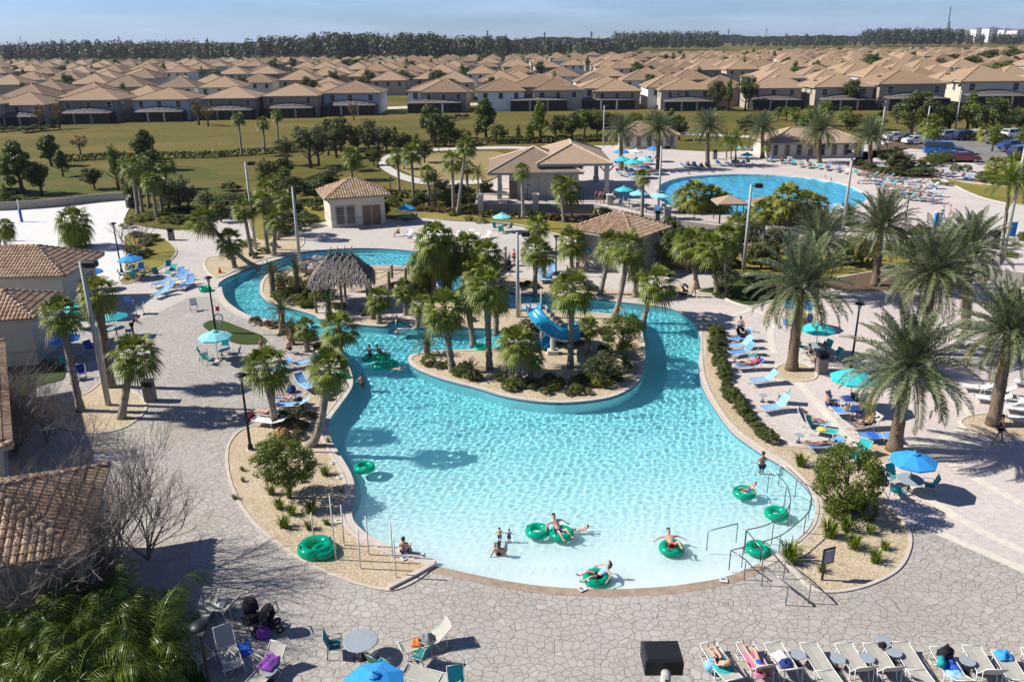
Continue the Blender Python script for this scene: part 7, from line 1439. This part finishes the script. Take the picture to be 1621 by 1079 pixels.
# ---------------- wooden bridge ----------------
kp=[(586,455,.35),(618,444,1.0),(650,438,1.35),(690,434,1.4),(730,428,1.35),(765,420,.9),(800,412,.3)]
w_=[P(x,y,z) for x,y,z in kp]; B0=V3(w_[0].x,w_[0].y,0); e=empty('wooden_bridge',B0); pt=smooth([p-B0 for p in w_],6,False)
m=MB()
for i in range(len(pt)-1):
    d=(pt[i+1]-pt[i]); a=V3(-d.y,d.x,0).normalized()*.8; p,q=pt[i],pt[i+1]; k=.06
    for j in range(2): u=p.lerp(q,j*.5); v=p.lerp(q,j*.5+.46); m.add([u-a,u+a,v+a,v-a,u-a-V3(0,0,k),u+a-V3(0,0,k),v+a-V3(0,0,k),v-a-V3(0,0,k)],[(3,2,1,0),(4,5,6,7),(0,1,5,4),(2,3,7,6),(1,2,6,5),(3,0,4,7)])
m.build('deck','wood_deck',e); 
for s in(-1,1):
    m=MB(); m.tube([p+V3(0,s*.82,-.14) for p in pt],.11,4); m.build('beam','wood_pile',e)
    for i in range(1,len(pt),5):
        p=pt[i]; m=MB(); m.tube([(p.x,p.y+s*.95,-.5),(p.x,p.y+s*.95,p.z+1.1)],.14,8); po=m.build('pile','wood_pile',e,True); m=MB(); m.lathe([(.0,p.z+1.18),(.15,p.z+1.1)],8,c=(p.x,p.y+s*.95,0)); m.build('cap','pole_concrete',po)
    m=MB()
    for i in range(1,len(pt)-5,5):
        a=pt[i]+V3(0,s*.95,.9); b=pt[min(i+5,len(pt)-1)]+V3(0,s*.95,.9); m.tube([a,(a+b)/2-V3(0,0,.22),b],.025,5)
    m.build('rope','thatch_core',e)
m=MB(); d0=(pt[0]-pt[3]); d0.z=0; d0.normalize()
for k in range(6): c_=pt[0]+d0*(.2+.3*k); m.box((c_.x,c_.y,max(.05,pt[0].z-.02-.07*k)),(.34,1.5,.08))
m.build('steps','wood_deck',e); tag(e,'wooden footbridge with round piles over the river, right of the hut','bridge',px=(690,430))
# steps into the river
e=empty('pool_steps',P(645,517)); m=MB()
for k in range(3): m.box((0,-.3-.32*k,-.12-.2*k),(1.6,.34,.2))
m.build('steps','frame_white',e); 
m=MB(); m.tube([(-.75,.3,0),(-.75,.3,.85),(-.75,-.3,.8),(-.75,-1.0,.05)],.03,6); m.build('handrail','steel',e,True)
for ch in e.children: ch.cycles.is_caustics_receiver=True
tag(e,'white steps with a steel rail entering the river by the hut deck','steps',px=(645,517))
# ---------------- parked cars ----------------
for k,v in {'white':(.7,.7,.7),'silver':(.42,.43,.45),'black':(.02,.02,.025),'blue':(.02,.06,.2),'navy':(.015,.03,.1),'maroon':(.14,.01,.02),'grey':(.12,.12,.13),'vanblue':(.03,.16,.45)}.items():
    N=NT('paint_'+k); N.b.inputs['Base Color'].default_value=(*v,1); N.b.inputs['Roughness'].default_value=.25; N.b.inputs['Coat Weight'].default_value=.6; MATS['paint_'+k]=N.m
mat('tyre',(.02,.02,.02),.8,.05); mat('car_light',(.7,.7,.65),.2,0); mat('tail_light',(.3,.01,.01),.3,0)
def carparts(kind):
    prof={'sedan':[(-2.3,.35),(-2.3,.75),(-2.15,.95),(-1.5,1.0),(-.85,1.42),(.45,1.45),(1.15,1.0),(2.1,.86),(2.3,.65),(2.3,.35)],'suv':[(-2.3,.4),(-2.35,.9),(-2.2,1.15),(-1.9,1.7),(.5,1.76),(1.2,1.2),(2.15,1.05),(2.35,.75),(2.35,.4)],'van':[(-2.7,.4),(-2.7,1.2),(-2.6,2.1),(-2.4,2.2),(1.1,2.2),(1.9,1.35),(2.6,1.15),(2.7,.8),(2.7,.4)]}[kind]
    zb={'sedan':1.0,'suv':1.12,'van':1.3}[kind]; m=MB(); n=len(prof); vs=[]
    for s in(-1,1):
        for x,z in prof: vs.append((x,s*(.9 if z<=zb else .9-(z-zb)*.35),z))
    for s in(-1,1):
        for x,z in prof: vs.append((x*.99,s*(.82 if z<=zb else .82-(z-zb)*.35),z+.015))
    fs=[tuple(range(n))[::-1],tuple(range(n,2*n))]+[(i,i+1,n+i+1,n+i) for i in range(n-1)]+[(n-1,0,n,2*n-1)]
    m.add(vs[:2*n],fs); g=MB(); top=max(z for x,z in prof)
    up=[(x,z) for x,z in prof if z>=zb-.02]; x0=min(x for x,z in up); x1=max(x for x,z in up)
    xa=min(x for x,z in prof if z>top-.12); xb=max(x for x,z in prof if z>top-.12)
    for s in(-1,1):
        yb=.9+.004; yt=.9-(top-.1-zb)*.35+.004
        lo=zb+.04; hi=top-.1; xl0=xa-.35*(1 if kind!='van' else .3); xl1=xb+.45
        mid=(xa+xb)/2
        for (p0,p1,q0,q1) in ((xl0,mid-.06,xa,mid-.06),(mid+.06,xl1,mid+.06,xb)): g.add([(p0,s*yb,lo),(p1,s*yb,lo),(q1,s*yt,hi),(q0,s*yt,hi)],[(0,1,2,3) if s<0 else (3,2,1,0)])
    def glass(i,j):
        a,b=prof[i],prof[j]; nn=V3(a[1]-b[1],0,b[0]-a[0]).normalized()*.008; pts=[]
        for (x,z) in ((a[0]*.92+b[0]*.08,a[1]*.92+b[1]*.08),(a[0]*.1+b[0]*.9,a[1]*.1+b[1]*.9)):
            y=.9-max(0,z-zb)*.35-.07; pts+=[V3(x,-y,z)-nn,V3(x,y,z)-nn]
        g.add(pts,[(0,1,3,2)])
    si={'sedan':(5,6),'suv':(4,5),'van':(4,5)}[kind]; ri={'sedan':(4,3),'suv':(3,2),'van':(2,1)}[kind]
    a,b=prof[si[0]],prof[si[1]]; 
    for (a,b,sg) in ((prof[si[0]],prof[si[1]],1),(prof[ri[0]],prof[ri[1]],-1)):
        nn=V3(abs(a[1]-b[1]),0,abs(b[0]-a[0])).normalized()*.01; nn.x*=sg; pts=[]
        for f in(.1,.9): x=a[0]*(1-f)+b[0]*f; z=a[1]*(1-f)+b[1]*f; y=.9-max(0,z-zb)*.35-.08; pts+=[V3(x,-y,z)+nn,V3(x,y,z)+nn]
        g.add(pts,[(0,1,3,2) if sg<0 else (2,3,1,0)])
    L=prof[-1][0]; wm=MB(); wm.tube([(0,-.11,0),(0,.11,0)],.33,16); hub=MB(); hub.tube([(0,-.12,0),(0,.12,0)],.19,12)
    hl=MB(); 
    for s in(-1,1): hl.box((L-.03,s*.66,.72 if kind!='van' else .85),(.1,.34,.14),bev=.03)
    tl=MB(); 
    for s in(-1,1): tl.box((prof[1][0]+.02,s*.74,.85 if kind=='sedan' else 1.0),(.08,.2,.2),bev=.03)
    return dict(body=m,glass=g.mesh('car_glass','window_glass'),wheel=wm.mesh('car_wheel','tyre'),hub=hub.mesh('car_hub','frame_grey'),hl=hl,tl=tl,L=L,wx=L*.63)
CP={k:carparts(k) for k in('sedan','suv','van')}; CBM={}
for k in CP: CP[k]['hlm']=CP[k]['hl'].mesh('headlight_mesh','car_light'); CP[k]['tlm']=CP[k]['tl'].mesh('taillight_mesh','tail_light')
def car(kind,x,y,rot,c,label,z=H1):
    Q=CP[kind]; B=P(x,y,z+.04)
    if (kind,c) not in CBM: CBM[(kind,c)]=Q['body'].mesh('car_body_mesh','paint_'+c)
    e=empty('parked_van' if kind=='van' else 'parked_car',B,rot,1.05); link('body',CBM[(kind,c)],e); link('windows',Q['glass'],e); link('headlights',Q['hlm'],e); link('tail_lights',Q['tlm'],e)
    for sx in(-1,1):
        for sy in(-1,1): w_=link('wheel',Q['wheel'],e,(sx*Q['wx'],sy*.82,.33)); link('rim',Q['hub'],w_)
    tag(e,label,'van' if kind=='van' else 'car','cars in the car park',px=(x,y))
for a in (('van',1490,246,-.25,'vanblue','blue van with white roof parked beside the hedge'),('sedan',1514,248,-.25,'navy','dark blue sedan directly below the blue van'),('sedan',1524,256,-.25,'maroon','dark maroon sedan nearest the clipped hedge'),('sedan',1506,254,-.25,'blue','blue sedan between van and maroon sedan'),('suv',1506,221,.15,'silver','silver SUV in the back row of the car park'),('suv',1528,222,.15,'navy','navy SUV right of the silver one'),('sedan',1544,222,.15,'black','black sedan in the back row'),('sedan',1560,219,.15,'white','white sedan behind the yellow-green palm'),('suv',1604,219,.3,'white','white SUV at the far right of the car park'),('sedan',1436,224,.1,'grey','grey car at the left end of the car park'),('sedan',1450,228,.1,'white','white car at the left end of the car park'),('suv',1470,224,.1,'blue','blue SUV behind the tall palm trunk'),('sedan',1600,236,.3,'blue','blue sedan beyond the round tree on the right'),('sedan',1484,219,.1,'white','white car left of the silver SUV'),('suv',1618,248,.3,'navy','dark SUV cut by the right edge'),('sedan',1418,222,.1,'white','white car half hidden by palms left of the car park'),('suv',1580,228,.3,'grey','grey SUV beside the round tree')): car(*a)

for i,(x,y) in enumerate(((1152,349),(1208,351))):
    B=P(x,y,H1); e=empty('shade_shelter',B); r_=roofmb(2.8,2.8,2.1,.7,.2,False); r_.build('canopy',['tile_shop','ridge_cap_pale','trim'],e,loc=(-1.4,-1.4,0))
    for sx in(-1,1):
        for sy in(-1,1): m=MB(); m.tube([(sx*1.25,sy*1.25,0),(sx*1.25,sy*1.25,2.1)],.06,6); m.build('post','dark_metal',e)
    tag(e,['small tan square shade canopy at the near rim of the upper pool, left one','small tan square shade canopy at the near rim of the upper pool, right one'][i],'shade canopy','shade canopies by the upper pool',px=(x,y))
# ---------------- air ----------------
m=bpy.data.materials.new('haze_air'); m.use_nodes=True; t=m.node_tree; t.nodes.remove(t.nodes['Principled BSDF']); v=t.nodes.new('ShaderNodeVolumePrincipled'); v.inputs['Density'].default_value=.00006; v.inputs['Color'].default_value=(.80,.89,1,1); v.inputs['Anisotropy'].default_value=.2; t.links.new(v.outputs[0],t.nodes['Material Output'].inputs['Volume'])
hz=MB(); hz.box((0,3200,38.5),(10200,6700,83)); o=hz.build('haze',m); o['kind']='stuff'
# ---------------- make every label single out one thing ----------------
MARKS=[('the thatched hut',548,470),('the blue water slide',870,520),('the wading pool sign',1307,890),('the big round shrub',1335,790),('the shop',548,340),('the open pavilion',900,300),('the kiosk',985,385),('the sand court',90,370),('the round upper pool',1205,305),('the wooden bridge',690,430),('the parked van',1490,245),('the orange boulder',447,700),('the curved handrails',1230,850),('the left light pole',172,640),('the far left roof',70,420),('the white loungers',1560,620),('the blue umbrella table',1437,775),('the gravel bed trash can',238,630),('the far cabanas',1020,235),('the pool house',1290,235),('the screened houses',500,190),('the middle lawn',350,230),('the lawn path loop',690,285),('the lamp head',1047,1050),('the near lamp',325,1010),('the leaning shore palm',488,706),('the white walk',1560,365),('the front left house',40,200),('the white two-storey house',690,180),('the corner bed',1190,465),('the slide island shore',860,630),('the river bend',360,470)]  # bottom-edge landmark is the lamp head of the nearest light pole
by={}
for o in TAGS:
    l=o['label']
    if l.startswith('~'):
        l=l[1:]; x,y=o_px[o.name] if o.name in o_px else (0,0)
        if len(l.split())<9:
            mk=min(MARKS,key=lambda m:(m[1]-x)**2+(1.6*(m[2]-y))**2); rel='left of' if x<mk[1]-25 else 'right of' if x>mk[1]+25 else 'in front of' if y>mk[2] else 'behind'
            l2='%s %s %s'%(l,rel,mk[0]); l=l2 if len(l2.split())<14 else l
        o['label']=l
    by.setdefault(o['label'],[]).append(o)
for l,os_ in by.items():
    if len(os_)<2: continue
    os_.sort(key=lambda o:o_px.get(o.name,(0,0))[0]); n=len(os_)
    for i,o in enumerate(os_):
        o['label']=l+', '+(ordw(i)+' from left' if i else 'leftmost')
        if not o.get('group'): o['group']=l[:60]
